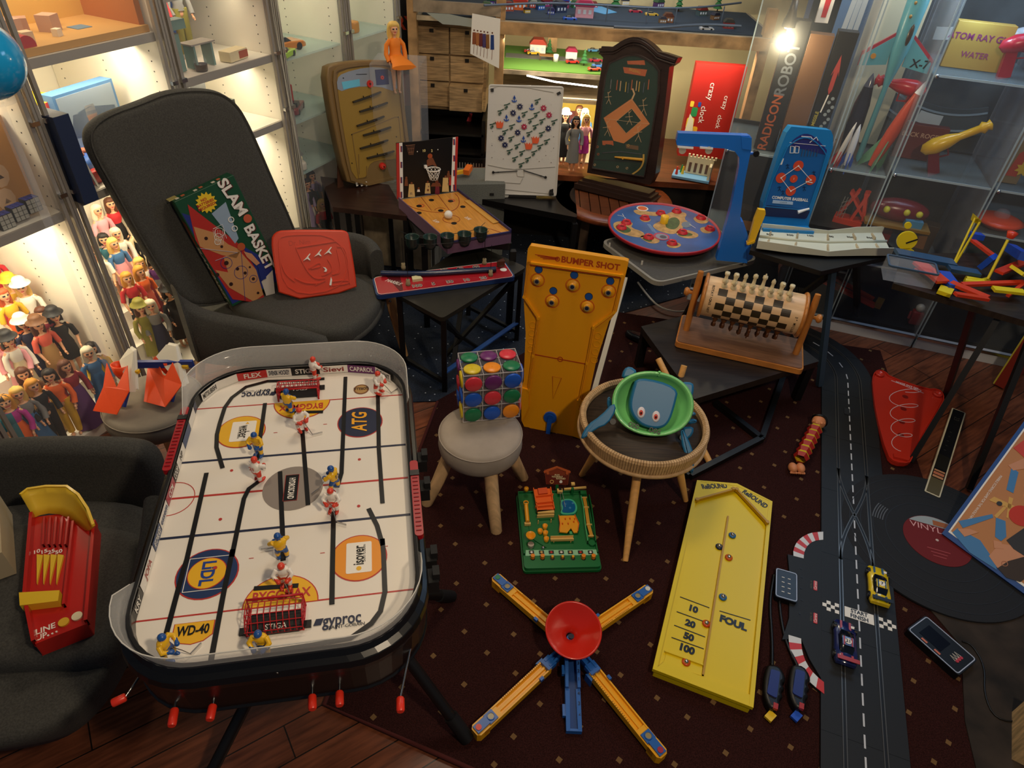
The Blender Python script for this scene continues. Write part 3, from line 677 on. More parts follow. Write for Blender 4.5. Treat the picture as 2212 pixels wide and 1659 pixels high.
# ================================================================== wing chairs
FAB = M('charcoal_fabric',hexc('403f3b'),.95,noise=.3,nscale=260,bump=.4); FABIN = FAB
ASH = woodm('ash_leg',hexc('c69a66'),.5,k=.18)
def wing():
    root = thing('wing_chair','charcoal fabric wing chair with high back, holding the green boxed game','armchair',loc=(-.86,2.22,0))
    u = Vector((.62,.785,0)).normalized(); fc = Vector((u.y,-u.x,0)); ln = R(9)
    f = Fr(Vector((-1.0,2.165,.34)),u,Vector((0,0,1))*math.cos(ln)-fc*math.sin(ln)); f.k = 'P'
    out = f.Q([(396,668),(345,590),(290,500),(235,400),(198,335),(187,300),(194,272),(230,245),(300,222),(360,196),(430,190),(480,196),(516,222),(540,262),(566,320),(600,400),(632,470),(655,530),(600,620),(480,665)])
    out = smooth_poly(out,2)
    b = MB(); b.X = root.matrix_world.inverted()@f.M; pillow(b,out[::1],-.07,0,.032,FAB,5,dish=.018); b.build('backrest',root)
    b = MB(); b.X = root.matrix_world.inverted()@f.M; n = len(out); cx = sum(p[0] for p in out)/n; cy = sum(p[1] for p in out)/n
    b.tube([(cx+(p[0]-cx)*.965,cy+(p[1]-cy)*.975,-.002) for p in out],.003,FAB,5,closed=True); b.build('seam_piping',root)
    # seat cushion and shell
    def g(L,z): return [tuple(at(x,y,z)[:2]) for x,y in L]
    cu = smooth_poly(g([(470,640),(560,688),(640,712),(738,720),(790,690),(818,655),(826,628),(800,606),(700,560),(640,545),(520,560)],.375),2)
    b = wmb(root); pillow(b,cu,.300,.378,.028,FAB,4); b.build('seat_cushion',root)
    sh = smooth_poly(g([(400,650),(430,690),(520,720),(640,745),(750,745),(815,700),(840,640),(830,560),(760,500),(640,480),(500,530)],.33),2)
    n = len(sh); cx = sum(p[0] for p in sh)/n; cy = sum(p[1] for p in sh)/n
    b = wmb(root); rings = []
    for k,z in ((.5,.235),(.74,.238),(.86,.26),(.93,.29),(.985,.31),(.97,.33),(.9,.333)): rings.append([(cx+(x-cx)*k,cy+(y-cy)*k,z) for x,y in sh])
    b.loft(rings,FAB); b.build('seat_shell',root)
    # arms
    def arm(L,th):
        pts = []
        for x,y,lo,hi in L: p = at(x,y,hi); pts.append((p.x,p.y,lo,hi))
        pts = smooth_poly(pts,2,closed=False); b = wmb(root); sheet(b,pts,th,FAB,14); b.build('armrest',root)
    arm([(372,615,.27,.58),(402,655,.26,.50),(450,676,.25,.465),(530,690,.25,.445),(600,705,.25,.43),(660,715,.25,.405),(705,728,.25,.36)],.065)
    arm([(700,505,.30,.52),(745,500,.30,.51),(795,512,.30,.49),(812,540,.30,.46)],.06)
    for tp,ft in (((437,700),(-1.25,2.02)),((630,735),(-.80,1.93)),((842,642),(-.47,2.30)),((700,560),(-.95,2.62))):
        t = at(tp[0],tp[1],.27); b = wmb(root); b.tube([(ft[0],ft[1],.002),(t.x*.85+ft[0]*.15,t.y*.85+ft[1]*.15,.225),(t.x,t.y,.30)],[.014,.021,.021],ASH,14); l_ = b.build('leg',root)
        b = wmb(root); b.sph(t.lerp(EYE,.012)-Vector((0,0,.02)),.006,CHROME,8,6); b.build('screw_cap',l_)
wing()
def lowchair():
    root = thing('lounge_chair','charcoal fabric chair in the lower left corner with the red and yellow rolling game','armchair',loc=(-1.05,.9,0))
    u = Vector((.99,.10,0)).normalized(); f = Fr(Vector((-1.15,1.16,.36)),u,(0,.25,1)); f.k = 'P'
    out = smooth_poly(f.Q([(-130,1000),(-60,970),(60,962),(160,962),(260,964),(310,974),(338,1005),(348,1060),(344,1120),(338,1190),(250,1230),(0,1240),(-130,1240)]),2)
    b = MB(); b.X = root.matrix_world.inverted()@f.M; pillow(b,out,-.075,0,.034,FAB,5,dish=.015); b.build('backrest',root)
    def g(L,z): return [tuple(at(x,y,z)[:2]) for x,y in L]
    cu = smooth_poly(g([(-160,1180),(60,1110),(250,1130),(315,1150),(300,1230),(268,1320),(236,1400),(180,1425),(60,1425),(-160,1440)],.375),2)
    b = wmb(root); pillow(b,cu,.29,.375,.03,FAB,4); b.build('seat_cushion',root)
    sh = smooth_poly(g([(-200,1150),(60,1090),(300,1090),(350,1130),(325,1250),(268,1400),(210,1500),(120,1585),(0,1620),(-200,1640)],.30),2)
    n = len(sh); cx = sum(p[0] for p in sh)/n; cy = sum(p[1] for p in sh)/n; b = wmb(root)
    rings = [[(cx+(x-cx)*k,cy+(y-cy)*k,z) for x,y in sh] for k,z in ((.4,.16),(.7,.165),(.86,.2),(.97,.28),(1,.31),(.97,.325),(.9,.328))]
    b.loft(rings,FAB); b.build('seat_shell',root)
    pts = []
    for x,y,hi in ((330,1070,.50),(322,1150,.46),(306,1220,.42),(284,1300,.375)): p = at(x,y,hi); pts.append((p.x,p.y,.27,hi))
    b = wmb(root); sheet(b,smooth_poly(pts,2,False),.055,FAB,14); b.build('armrest',root)
    for x,y in ((-1.4,1.2),(-.98,1.2),(-1.35,.75),(-1.02,.72)):
        b = wmb(root); b.tube([(x,y,.002),(x*.9-.11,y*.95+.05,.22)],[.014,.02],ASH,12); b.build('leg',root)
lowchair()
# ================================================================== tables
def table(name,label,P,z,th,m,legs,lm,lr=.016,sq=True,apron=0):
    """P world outline of the top; legs list of (top xy, foot xy)"""
    c = sum((Vector(p[:2]) for p in P),Vector((0,0)))/len(P); root = thing(name,label,'table',loc=(c.x,c.y,0))
    b = wmb(root); b.prism([p[:2] for p in P],z-th,z,m); b.build('table_top',root,bev=.004)
    if apron:
        b = wmb(root); Q = [c+(Vector(p[:2])-c)*.93 for p in P]; b.prism(Q,z-th-apron,z-th,lm); b.build('apron',root)
    for t,ft in legs:
        b = wmb(root)
        if sq: b.bar((t[0],t[1],z-th),(ft[0],ft[1],.001),lr*2,lr*2,lm,up=(1,.2,0))
        else: b.tube([(t[0],t[1],z-th),(ft[0],ft[1],.001)],lr,lm,10)
        b.build('leg',root)
    return root
def quad(k,L,z): return [at(*px(k,x,y),z) for x,y in L]
def roundcorners(P,r,seg=4):
    out = []; n = len(P); P = [Vector(p[:2]) for p in P]
    for i in range(n):
        a,b_,c = P[i-1],P[i],P[(i+1) % n]; s_ = b_+(a-b_).normalized()*r; e = b_+(c-b_).normalized()*r
        for k in range(seg+1):
            t = k/seg; out.append(tuple(s_*(1-t)**2+b_*2*t*(1-t)+e*t*t))
    return out
MT = M('dark_table_metal',hexc('26241f'),.35,noise=.2,nscale=12)
TZ = .372
Pm = quad('P',[(850,632),(955,688),(1137,577),(1015,522)],TZ); P = roundcorners(Pm,.02)
c = sum((Vector(p[:2]) for p in Pm),Vector((0,0)))/4
root = table('folding_table','dark metal folding table under the tin marble game',P,TZ,.018,MT,[],BLACK)
def pt(i,k=.92): p = c+(Vector(Pm[i][:2])-c)*k; return p
for a_,b_ in ((0,2),(1,3),(3,1),(2,0)):
    t = pt(a_); e = pt(b_,.95); w1 = t
    b = wmb(root); m_ = (pt(a_)+pt((a_+1) % 4))/2
    b.bar((t.x,t.y,TZ-.02),((t.x*.35+e.x*.65),(t.y*.35+e.y*.65),.001),.02,.012,BLACK); b.build('leg',root)
for i in (0,1,2,3):
    t = pt(i); b = wmb(root); b.bar((t.x,t.y,TZ-.02),(t.x*1.0+.0,t.y,.001),.02,.02,BLACK,up=(1,0,0)); b.build('leg',root)
b = wmb(root); b.bar((pt(0).x,pt(0).y,.05),(pt(1).x,pt(1).y,.05),.015,.015,BLACK); b.bar((pt(2).x,pt(2).y,.05),(pt(3).x,pt(3).y,.05),.015,.015,BLACK); b.bar((pt(1).x,pt(1).y,.1),(pt(2).x,pt(2).y,.1),.02,.006,H('28508f',.5)); b.build('cross_rail',root)
DWOOD = woodm('dark_brown_wood',hexc('33201a'),.3)
TB = .46
f0 = at(718,447,TB); f1 = at(692,381,TB); d = Vector((1,-.13,0)).normalized()
P = [f0,f0+d*.34,f1+d*.34,f1]
table('side_table','dark brown wooden side table under the tan bagatelle',P,TB,.022,DWOOD,[((p.x*.94+(f0.x+.17)*.06,p.y*.94+(f0.y+f1.y)*.03),)*2 for p in P]+[((f0.x+.10,f0.y+.02),)*2,((f0.x+.06,f0.y+.02),)*2],BLACK,.011)
P = [at(*q_,.33) for q_ in ((1030,428),(1247,470),(1240,392),(1060,375))]
table('low_table','black low table under the white pachinko board',roundcorners(P,.015),.33,.03,M('black_lacquer',hexc('12100f'),.3),[((p.x*.95+.005,p.y),)*2 for p in P],BLACK,.013)
P = [at(*q_,.445) for q_ in ((905,515),(1108,527),(1040,440),(868,440))]
table('small_table','small black table under the tabletop basketball game',roundcorners(P,.02),.445,.03,BLACK,[((p.x*.95,p.y),)*2 for p in P],BLACK,.013)
# beige cupboard panel under the bagatelle
p = at(742,560,0); root = thing('cupboard_box','pale wooden cupboard box under the dark side table','cupboard',loc=(-.63,3.06,0))
b = wmb(root); b.box((-.60,3.2,.165),(.36,.3,.33),woodm('greige_panel',hexc('8d7f6b'),.6),rz=-.1); b.build('body',root)
b = wmb(root); b.box((-.62,3.035,.17),(.34,.012,.30),woodm('greige_panel2',hexc('9a8b74'),.6),rz=-.1); b.build('door',root)
# round slatted teak table
TEAK = woodm('teak',hexc('7a3c1c'),.3,k=.3); TEAKD = woodm('teak_slat',hexc('5c3018'),.35,k=.3)
RZ = .33; rc = (at(1198,422,RZ)+at(1451,432,RZ))/2; rc.z = 0; RR_ = (at(1198,422,RZ)-at(1451,432,RZ)).length/2
root = thing('round_table','round slatted teak table carrying the dark cased baseball game','table',loc=rc)
b = MB(); b.lathe([(RR_*.74,RZ-.03),(RR_*.97,RZ-.03),(RR_,RZ-.02),(RR_,RZ-.006),(RR_*.985,RZ),(RR_*.74,RZ)],TEAK,n=64); b.build('rim',root)
b = MB()
for i in range(9):
    x = (-4+i)*RR_*.165; h = RR_*.80*math.sqrt(max(.05,1-(x/(RR_*.8))**2)); b.box((x,0,RZ-.012),(RR_*.15,min(h,RR_*.7)*2,.018),TEAKD)
b.build('slat_panel',root)
b = MB(); b.box((0,0,RZ-.0235),(RR_*1.4,RR_*1.45,.004),BLACK); b.build('underside',root)
for x,y in ((-.14,-.1),(.14,-.1),(-.14,.12),(.14,.12)): b = MB(); b.box((x,y,(RZ-.03)/2),(.045,.03,RZ-.03),woodm('grey_leg',hexc('5c4a3a'),.5)); b.build('leg',root)
# grey tray-edged folding table
GT = .375; GREYT = M('grey_plastic_top',hexc('4a4844'),.55,noise=.15,nscale=90); RIM = H('8f8c82',.45)
Pg = [at(*q_,GT) for q_ in ((1296,520),(1418,612),(1640,560),(1520,470))]
root = table('folding_table','grey plastic folding table with pale rounded rim under the round island game',roundcorners(Pg,.05,6),GT,.02,RIM,[],BLACK)
c = sum((Vector(p[:2]) for p in Pg),Vector((0,0)))/4
b = wmb(root); P = [c+(Vector(p)-c)*.955 for p in roundcorners(Pg,.045,6)]; b.prism(P,GT-.001,GT+.0012,GREYT); b.build('inlay',root)
b = wmb(root); a = Pg[1].lerp(Pg[0],.5); q1 = at(1352,1035*0+690,.0)
t = Vector(Pg[1]); 
b.bar((t.x-.12,t.y+.06,GT-.02),(*at(1262,925,0)[:2],.01),.02,.02,H('a79f8c',.4)); b.build('leg',root)
b = wmb(root); b.bar((t.x+.25,t.y+.15,GT-.02),(t.x+.25,t.y+.35,.001),.02,.02,BLACK); b.build('leg',root)
b = wmb(root); b.bar((t.x-.05,t.y+.33,GT-.02),(t.x-.1,t.y+.4,.001),.02,.02,BLACK); b.build('leg',root)
for (x,y) in ((1316,533),(1386,572)):
    p = at(x,y,GT+.001); b = wmb(root); b.box(p+Vector((0,0,.009)),(.008,.003,.02),H('c8c6be',.3)); b.build('clip',root)
# chess table : dark wooden
CZ = .215
P = [at(*q_,CZ) for q_ in ((1390,700),(1515,815),(1755,830),(1790,720),(1560,640))]
P = [at(*q_,CZ) for q_ in ((1385,705),(1500,862),(1770,780),(1600,650))]
ct = table('low_table','dark wooden low table under the barrel chess set',P,CZ,.03,woodm('very_dark_wood',hexc('201711'),.5),[((p.x*.93+.06,p.y*.95+.12),)*2 for p in P],BLACK,.015)
for a_,c_ in (((1545,870),(1645,948)),((1645,948),(1490,1028)),((1645,948),(1700,790)),((1490,1028),(1420,965))):
    b = wmb(ct); b.bar(at(*a_,.022),at(*c_,.022),.022,.022,BLACK); b.build('floor_rail',ct)
# rear right table for the computer game and the white trough
RZ2 = .50
P = [at(*q_,RZ2) for q_ in ((1640,540),(1780,585),(1925,560),(1880,480),(1660,478))]
P = [at(*q_,RZ2) for q_ in ((1620,540),(1775,586),(1945,548),(1860,478),(1650,474))]
root = table('side_table','black side table under the blue computer baseball game and white trough',P,RZ2,.02,BLACK,[],BLACK)
for a_,c_ in (((1800,575),(1768,838)),((1822,570),(1655,800)),((1850,560),(1850,700))):
    t = at(*a_,RZ2-.02); ft = at(*c_,0) if c_ != (1655,800) else Vector((1.02,2.55,0)); b = wmb(root); b.bar(t,(ft.x,ft.y,.01),.022,.022,BLACK if a_ != (1800,575) else H('2c3a48',.4)); b.build('leg',root)
# far right table
RT = .60
P = [at(*q_,RT) for q_ in ((1930,612),(2240,700),(2330,600),(2210,545),(1950,548))]
root = table('long_table','dark wood-topped table at the right edge with the marble machine parts',P,RT,.022,woodm('dark_top',hexc('2a2019'),.35),[],BLACK)
for a_,c_ in (((2105,662),(2040,860)),((2160,680),(1965,1000)),((2238,700),(2090,1060)),((2290,640),(2300,900))):
    t = at(*a_,RT-.02); ft = at(*c_,0); b = wmb(root); b.bar(t,(ft.x,ft.y,.01),.02,.02,BLACK); b.build('leg',root)
# ================================================================== toys on the wing chair
def slam():
    u = Vector((.66,.75,0)); 
    bl = at(492,664,.382); br = at(578,662,.382); 
    # front face : lower left corner to upper right corner along the back
    A = at(490,664,.385); u = (at(580,634,.385)-A); u.z = 0; u.normalize(); fc = Vector((u.y,-u.x,0)); ln = R(9)
    f = Fr(A,u,Vector((0,0,1))*math.cos(ln)-fc*math.sin(ln)); f.k = 'C6'
    W2 = H('e6e2da',.4)
    c = [f.q(800,1275),f.q(1095,1260),f.q(1140,950),f.q(780,95),f.q(300,380)]
    root = thing('game_box','green boxed basketball game SLAM BASKET leaning in the wing chair','box',mat=f.M)
    # local rectangle: rotate so the box edge follows the left edge of the cover
    a = Vector(f.q(800,1275)); e = Vector(f.q(300,380)); g_ = Vector(f.q(780,95)); v = (e-a); Ht = v.length; v.normalize(); uu = Vector((v.y,-v.x)); W = abs((g_-e).dot(uu))
    M2 = Matrix(((uu.x,v.x,0,a.x),(uu.y,v.y,0,a.y),(0,0,1,0),(0,0,0,1))); root.matrix_world = f.M@M2
    F2 = Fr(root.matrix_world.translation,root.matrix_world.to_3x3()@Vector((1,0,0)),root.matrix_world.to_3x3()@Vector((0,1,0))); F2.k = 'C6'; q = F2.q
    GN = H('14472f',.4); D = .055
    b = MB(); b.box((W/2,Ht/2,-D/2),(W,Ht,D),GN); b.build('carton',root,bev=.002)
    b = MB(); z = .0006; BL = H('23307a',.4); RD = H('b02c26',.4); TAN = H('c08a58',.4)
    b.prism([(.004,.01),(W*.95,.004),(W*.86,Ht*.25),(W*.10,Ht*.86),(.004,Ht*.9)],0,z,BL)
    Q = [q(x,y) for x,y in ((800,1210),(1085,1250),(1000,960),(880,760),(415,400),(480,700),(600,900))]
    b.prism(Q,z,2*z,RD)
    for L in ([(465,590),(640,640),(760,740),(870,790),(830,860),(700,830),(520,760)],[(720,850),(860,800),(1000,960),(1060,1170),(980,1230),(770,1110),(650,960),(760,980)]): b.prism([q(x,y) for x,y in L],2*z,3*z,TAN)
    for (x,y,r_) in ((572,690,.006),(745,900,.008),(668,1000,.007),(785,1080,.007),(840,950,.006),(905,985,.006),(975,1035,.006),(945,935,.004),(1015,1155,.005),(705,760,.005)): b.disc(q(x,y),r_,3*z,4*z,H('301410'),14)
    for (x,y,r_) in ((745,900,.020),(870,980,.024),(975,1035,.014)): b.ring(q(x,y),r_,.0016,3*z,4*z,BL)
    b.stroke([q(870,790),q(905,1220)],.0016,3*z,4*z,BL)
    b.prism([q(x,y) for x,y in ((620,480),(740,380),(850,690),(820,735))],z,2.2*z,H('8fa3b8',.4))
    for (x,y) in ((785,530),(815,605)): b.ring(q(x,y),.009,.003,3*z,5*z,W2)
    for k in range(3): b.ring(q(685-8*k,640+40*k),.016-.003*k,.0014,3*z,5*z,W2)
    for k in range(6): b.stroke([q(630+20*k,620),q(655+12*k,745)],.0008,3*z,5*z,W2)
    b.stroke([q(630,610),q(710,570),q(745,690)],.0014,3*z,5*z,W2); b.stroke([q(520,775),q(840,810),q(650,880)],.0012,3*z,5*z,H('aeb6cc',.4))
    ORG = H('b5542c',.4)
    b.disc(q(870,760),.014,5*z,6*z,ORG,20); b.prism([q(x,y) for x,y in ((890,800),(960,820),(1030,900),(1000,920),(920,850))],5*z,6*z,H('c48a64')); b.prism([q(x,y) for x,y in ((1010,920),(1060,920),(1085,1030),(1040,1050))],5*z,6*z,BL)
    b.prism([q(x,y) for x,y in ((1045,1060),(1140,960),(1160,1160),(1085,1180))],z,2*z,H('c9c4bc',.4))
    # starburst
    sx,sy = q(575,385); b.prism([(sx+(.036 if i % 2 else .027)*math.cos(i*PI/14),sy+(.036 if i % 2 else .027)*math.sin(i*PI/14)) for i in range(28)],3*z,4*z,H('e6c22a',.4))
    for i,t in enumerate(('NO','BATTERIES','REQUIRED!')): b.text(t,(sx-.004,sy+.012-.012*i,4*z),.009,RD,0,bold=.03)
    # title along the right edge, letters stacked down the slope
    x1,y1 = q(720,230); x2,y2 = q(1090,930); an = math.atan2(y2-y1,x2-x1); 
    s1 = Vector(q(705,210)); s2 = Vector(q(880,470)); s3 = Vector(q(935,600)); s4 = Vector(q(1110,930))
    for t,p1,p2 in (('SLAM',s1,s2),('BASKET',s3,s4)):
        an = math.atan2(p2.y-p1.y,p2.x-p1.x); mid = (p1+p2)/2
        b.text(t,(mid.x+.003,mid.y-.002,4*z),.036,H('5a1a20'),an,width=(p2-p1).length*1.12,bold=.04); b.text(t,(mid.x,mid.y,5*z),.036,W2,an,width=(p2-p1).length*1.12,bold=.03)
    b.disc(q(925,520),.015,5*z,6*z,H('c0583a'),20)
    b.build('cover_print',root)
    # side print (left long side)
    b = MB(); X = Matrix(((0,0,-1,0),(-1,0,0,0),(0,1,0,0),(0,0,0,1)))
    X = Matrix(((0,0,-1,-.0004),(-1,0,0,Ht),(0,1,0,-D),(0,0,0,1)))
    b.text('SLAM',(Ht*.53,D*.5,0),.030,W2,0,width=Ht*.22,X=X,bold=.03); b.text('BASKET',(Ht*.82,D*.5,0),.030,W2,0,width=Ht*.26,X=X,bold=.03); b.disc((Ht*.665,D*.6),.012,.0,.0008,ORG,16,X=X)
    b.prism([(Ht*.68,.006),(Ht*.95,.006),(Ht*.95,.013),(Ht*.68,.013)],0,.0005,H('b89a20'),X=X)
    b.prism([(Ht*.18,.012),(Ht*.42,.008),(Ht*.44,.03),(Ht*.2,.046)],0,.0005,H('7a3a24'),X=X)
    b.build('side_print',root)
    b = MB(); 
    for i in range(9): b.box((W*(.08+.1*i),Ht+.0006,-D*(.35+.1*(i % 3))),(.012,.001,.014),[H('d8cdb8'),H('c0603a'),GN][i % 3])
    b.box((.006,Ht+.001,-D*.7),(.03,.003,.03),H('a89a5a',.6)); b.build('top_print',root)
slam()
def drnim():
    A = at(607,650,.385); B_ = at(772,626,.385); u = (B_-A); u.z = 0; u.normalize(); back = Vector((-u.y,u.x,0)); ln = R(24)
    f = Fr(A,u,Vector((0,0,1))*math.cos(ln)+back*math.sin(ln)); f.k = 'C6'; q = f.q
    root = thing('marble_board_game','flat red plastic marble game with white levers standing on the chair seat','toy',mat=f.M)
    RD = H('d23a1a',.4); W2 = H('f0ece4',.35)
    out = f.Q([(1205,1235),(1865,1140),(1850,1000),(1795,660),(1770,628),(1720,618),(1230,618),(1160,640),(1125,700),(1150,900)])
    b = MB(); pillow(b,smooth_poly(out,1),-.018,0,.006,RD,2); b.build('tray',root)
    b = MB(); rim = f.Q([(1250,1195),(1800,1110),(1740,665),(1235,655),(1180,720)])
    b.stroke(smooth_poly(rim,2),.004,0,.003,RD,True)
    for L in ([(1340,770),(1690,715)],[(1340,770),(1420,950),(1500,1040),(1590,1030)],[(1500,1090),(1590,1050)],[(1330,1030),(1420,1075),(1530,1075)],[(1215,900),(1250,1000),(1330,1060)],[(1690,790),(1730,980),(1650,1000)],[(1640,1060),(1790,1045),(1795,1075),(1650,1095)],[(1450,950),(1540,890),(1560,930),(1470,950)],[(1690,760),(1770,770),(1800,1080)],[(1610,870),(1650,930),(1640,980),(1560,1010)]): b.stroke(smooth_poly(f.Q(L),2,False),.0035,0,.004,RD)
    b.text('Dr. Nim',(*q(1370,728),.0),.018,H('b8321a',.4),-.03,width=.075); b.build('raised_track',root)
    for (x,y,s_) in ((1435,850,1),(1530,815,1),(1615,795,1.05)):
        cx,cy = q(x,y); b = MB(); P = [(-.017,-.012),(-.006,-.004),(.012,.012),(.014,.010),(.004,0),(.010,-.013),(.006,-.012),(-.001,-.006),(-.012,-.010)]
        b.prism([(cx+p[0]*s_,cy+p[1]*s_) for p in P],.001,.006,W2); b.build('lever',root,label='white plastic flipper lever')
    for (x,y,P) in ((1590,950,[(-.008,.008),(.002,.004),(.006,-.004),(.002,-.011),(-.007,-.009),(-.003,-.006),(-.001,-.001)]),(1635,1055,[(.004,.016),(.006,.004),(0,-.016),(-.007,-.014)])):
        cx,cy = q(x,y); b = MB(); b.prism([(cx+p[0],cy+p[1]) for p in P],.001,.006,W2); b.build('lever',root)
drnim()
# ================================================================== games on the tables
YEL = H('e8b820',.4); RDP = H('cf2a1e',.4); W2 = H('efebe2',.4); BK = H('0c0c0d',.4); NVY = H('182a66',.4); DGR = H('16402e',.4)
def boardthing(name,label,cat,f): return thing(name,label,cat,mat=f.M)
# ---- tan bagatelle
def bagatelle():
    f = standing('C2',(680,1424),(1050,1330),TB,R(9)); q = f.q
    root = boardthing('bagatelle_game','tan plastic bagatelle game with six dark see-saw bars and red buttons','toy',f)
    TAN = H('7d6238',.45); TANF = H('9a7a34',.35)
    out = smooth_poly(f.Q([(672,1424),(1160,1310),(1100,900),(1060,500),(1000,452),(790,448),(575,472),(492,510),(530,800),(600,1150)]),1)
    b = MB(); pillow(b,out,-.06,0,.006,TAN,2)
    rim = smooth_poly(f.Q([(700,1400),(1130,1300),(1075,900),(1036,515),(990,478),(800,474),(600,500),(545,545),(580,800),(640,1150)]),1)
    b.stroke(rim,.012,-.001,.009,TAN,True); b.build('casing',root)
    inn = smooth_poly(f.Q([(700,1335),(800,1330),(812,1235),(870,1195),(1020,1190),(1085,1150),(1065,900),(1040,650),(1025,540),(940,490),(800,486),(600,530),(575,580),(600,800),(650,1100)]),1)
    b = MB(); b.prism(inn,0,.002,TANF)
    b.prism(smooth_poly(f.Q([(585,690),(700,650),(880,640),(1030,690),(1015,560),(940,505),(800,500),(620,545),(575,590)]),1),.002,.003,H('8f98a6',.3))
    for L in ([(690,1000),(760,975),(1020,870),(1040,880),(1060,1090)],[(690,1000),(740,1330),(800,1320),(800,1240)],[(740,1150),(745,1300)]): b.stroke(f.Q(L),.003,.001,.004,TAN)
    b.prism(f.Q([(612,612),(745,590),(750,640),(625,668)]),.003,.004,H('6cc0dc',.3)); b.prism(f.Q([(860,520),(955,515),(965,628),(872,635)]),.003,.005,NVY)
    b.stroke(f.Q([(720,555),(800,553)]),.002,.003,.0045,BK)
    for x,y in ((625,582),(985,548),(688,1005),(1035,873),(690,1217),(1022,1020)): b.disc(q(x,y),.0025,.002,.0045,BK,10)
    b.build('playfield',root)
    for x,y,r_ in ((822,625,.015),(912,578,.008)): 
        b = MB(); b.disc(q(x,y),r_,.002,.009,RDP,20); b.disc(q(x,y),r_*.3,.009,.012,H('5a0c10'),12); b.build('red_dial',root)
    b = MB(); b.cyl((*q(915,1238),0),.0155,.012,RDP,24); b.cyl((*q(915,1238),.012),.010,.004,H('e2402a'),20); b.cyl((*q(918,1241),.016),.003,.003,BK,10); b.build('red_button',root)
    for i,(x0,y0,x1,y1) in enumerate(((698,762,905,686),(748,833,955,766),(728,940,930,868),(775,1010,980,948),(752,1108,958,1045),(803,1180,1005,1127))):
        a = q(x0,y0,.006); c = q(x1,y1,.006); d = Vector((c[0]-a[0],c[1]-a[1])); n = Vector((-d.y,d.x)).normalized()
        P = [Vector(a)+n*.003,Vector(a)-n*.003,Vector(a)+d*.4-n*.0055,Vector(a)+d*.7-n*.006,Vector(c)-n*.003,Vector(c)+n*.003,Vector(a)+d*.6+n*.002]
        b = MB(); b.prism([tuple(p) for p in P][::1],.003,.014,H('2e2618',.5)); m_ = Vector(a)+d*.6; b.cyl((m_.x,m_.y-.001,.014),.0025,.002,CHROME,10); k_ = Vector(a)+d*.38; b.box((k_.x,k_.y+.004,.009),(.002,.012,.006),BK); b.build('seesaw_bar',root)
    for i,(t,cx) in enumerate((('20',729),('40',764),('10',800))):
        x,y = q(cx,1372,.001); b = MB(); P = [(x-.0058,y-.012),(x+.0058,y-.012),(x+.0058,y+.008),(x,y+.013),(x-.0058,y+.008)]; b.prism(P,0,.001,BK); b.prism([(x+(a-x)*.86,y+(c-y)*.9) for a,c in P],.001,.0015,W2); b.text(t,(x,y-.002,.0015),.007,BK,bold=.02); b.build('score_card',root)
    b = MB(); b.prism(f.Q([(860,1350),(1000,1310),(1000,1335),(862,1372)]),0,.003,TAN); b.build('name_plate',root)
    # stand leg
    b = MB(); a = q(575,1360); b.prism([(-.035,.0),(.0,.0),(.0,.14),(-.006,.14)],-.062,-.058,H('4a2a1a')); b.build('side_support',root)
    # clear box behind with the doll on it
    root2 = thing('acrylic_box','tall clear acrylic display box standing behind the tan bagatelle','box',loc=f.M.translation+Vector((.23,.25,0)))
    p = root2.matrix_world.translation; b = wmb(root2); top = aty(840,128,p.y).z; b.box((p.x-.02,p.y,(TB+top)/2),(.22,.2,top-TB),CLEAR2); b.build('shell',root2)
    return p,top
BP,BTOP = bagatelle()
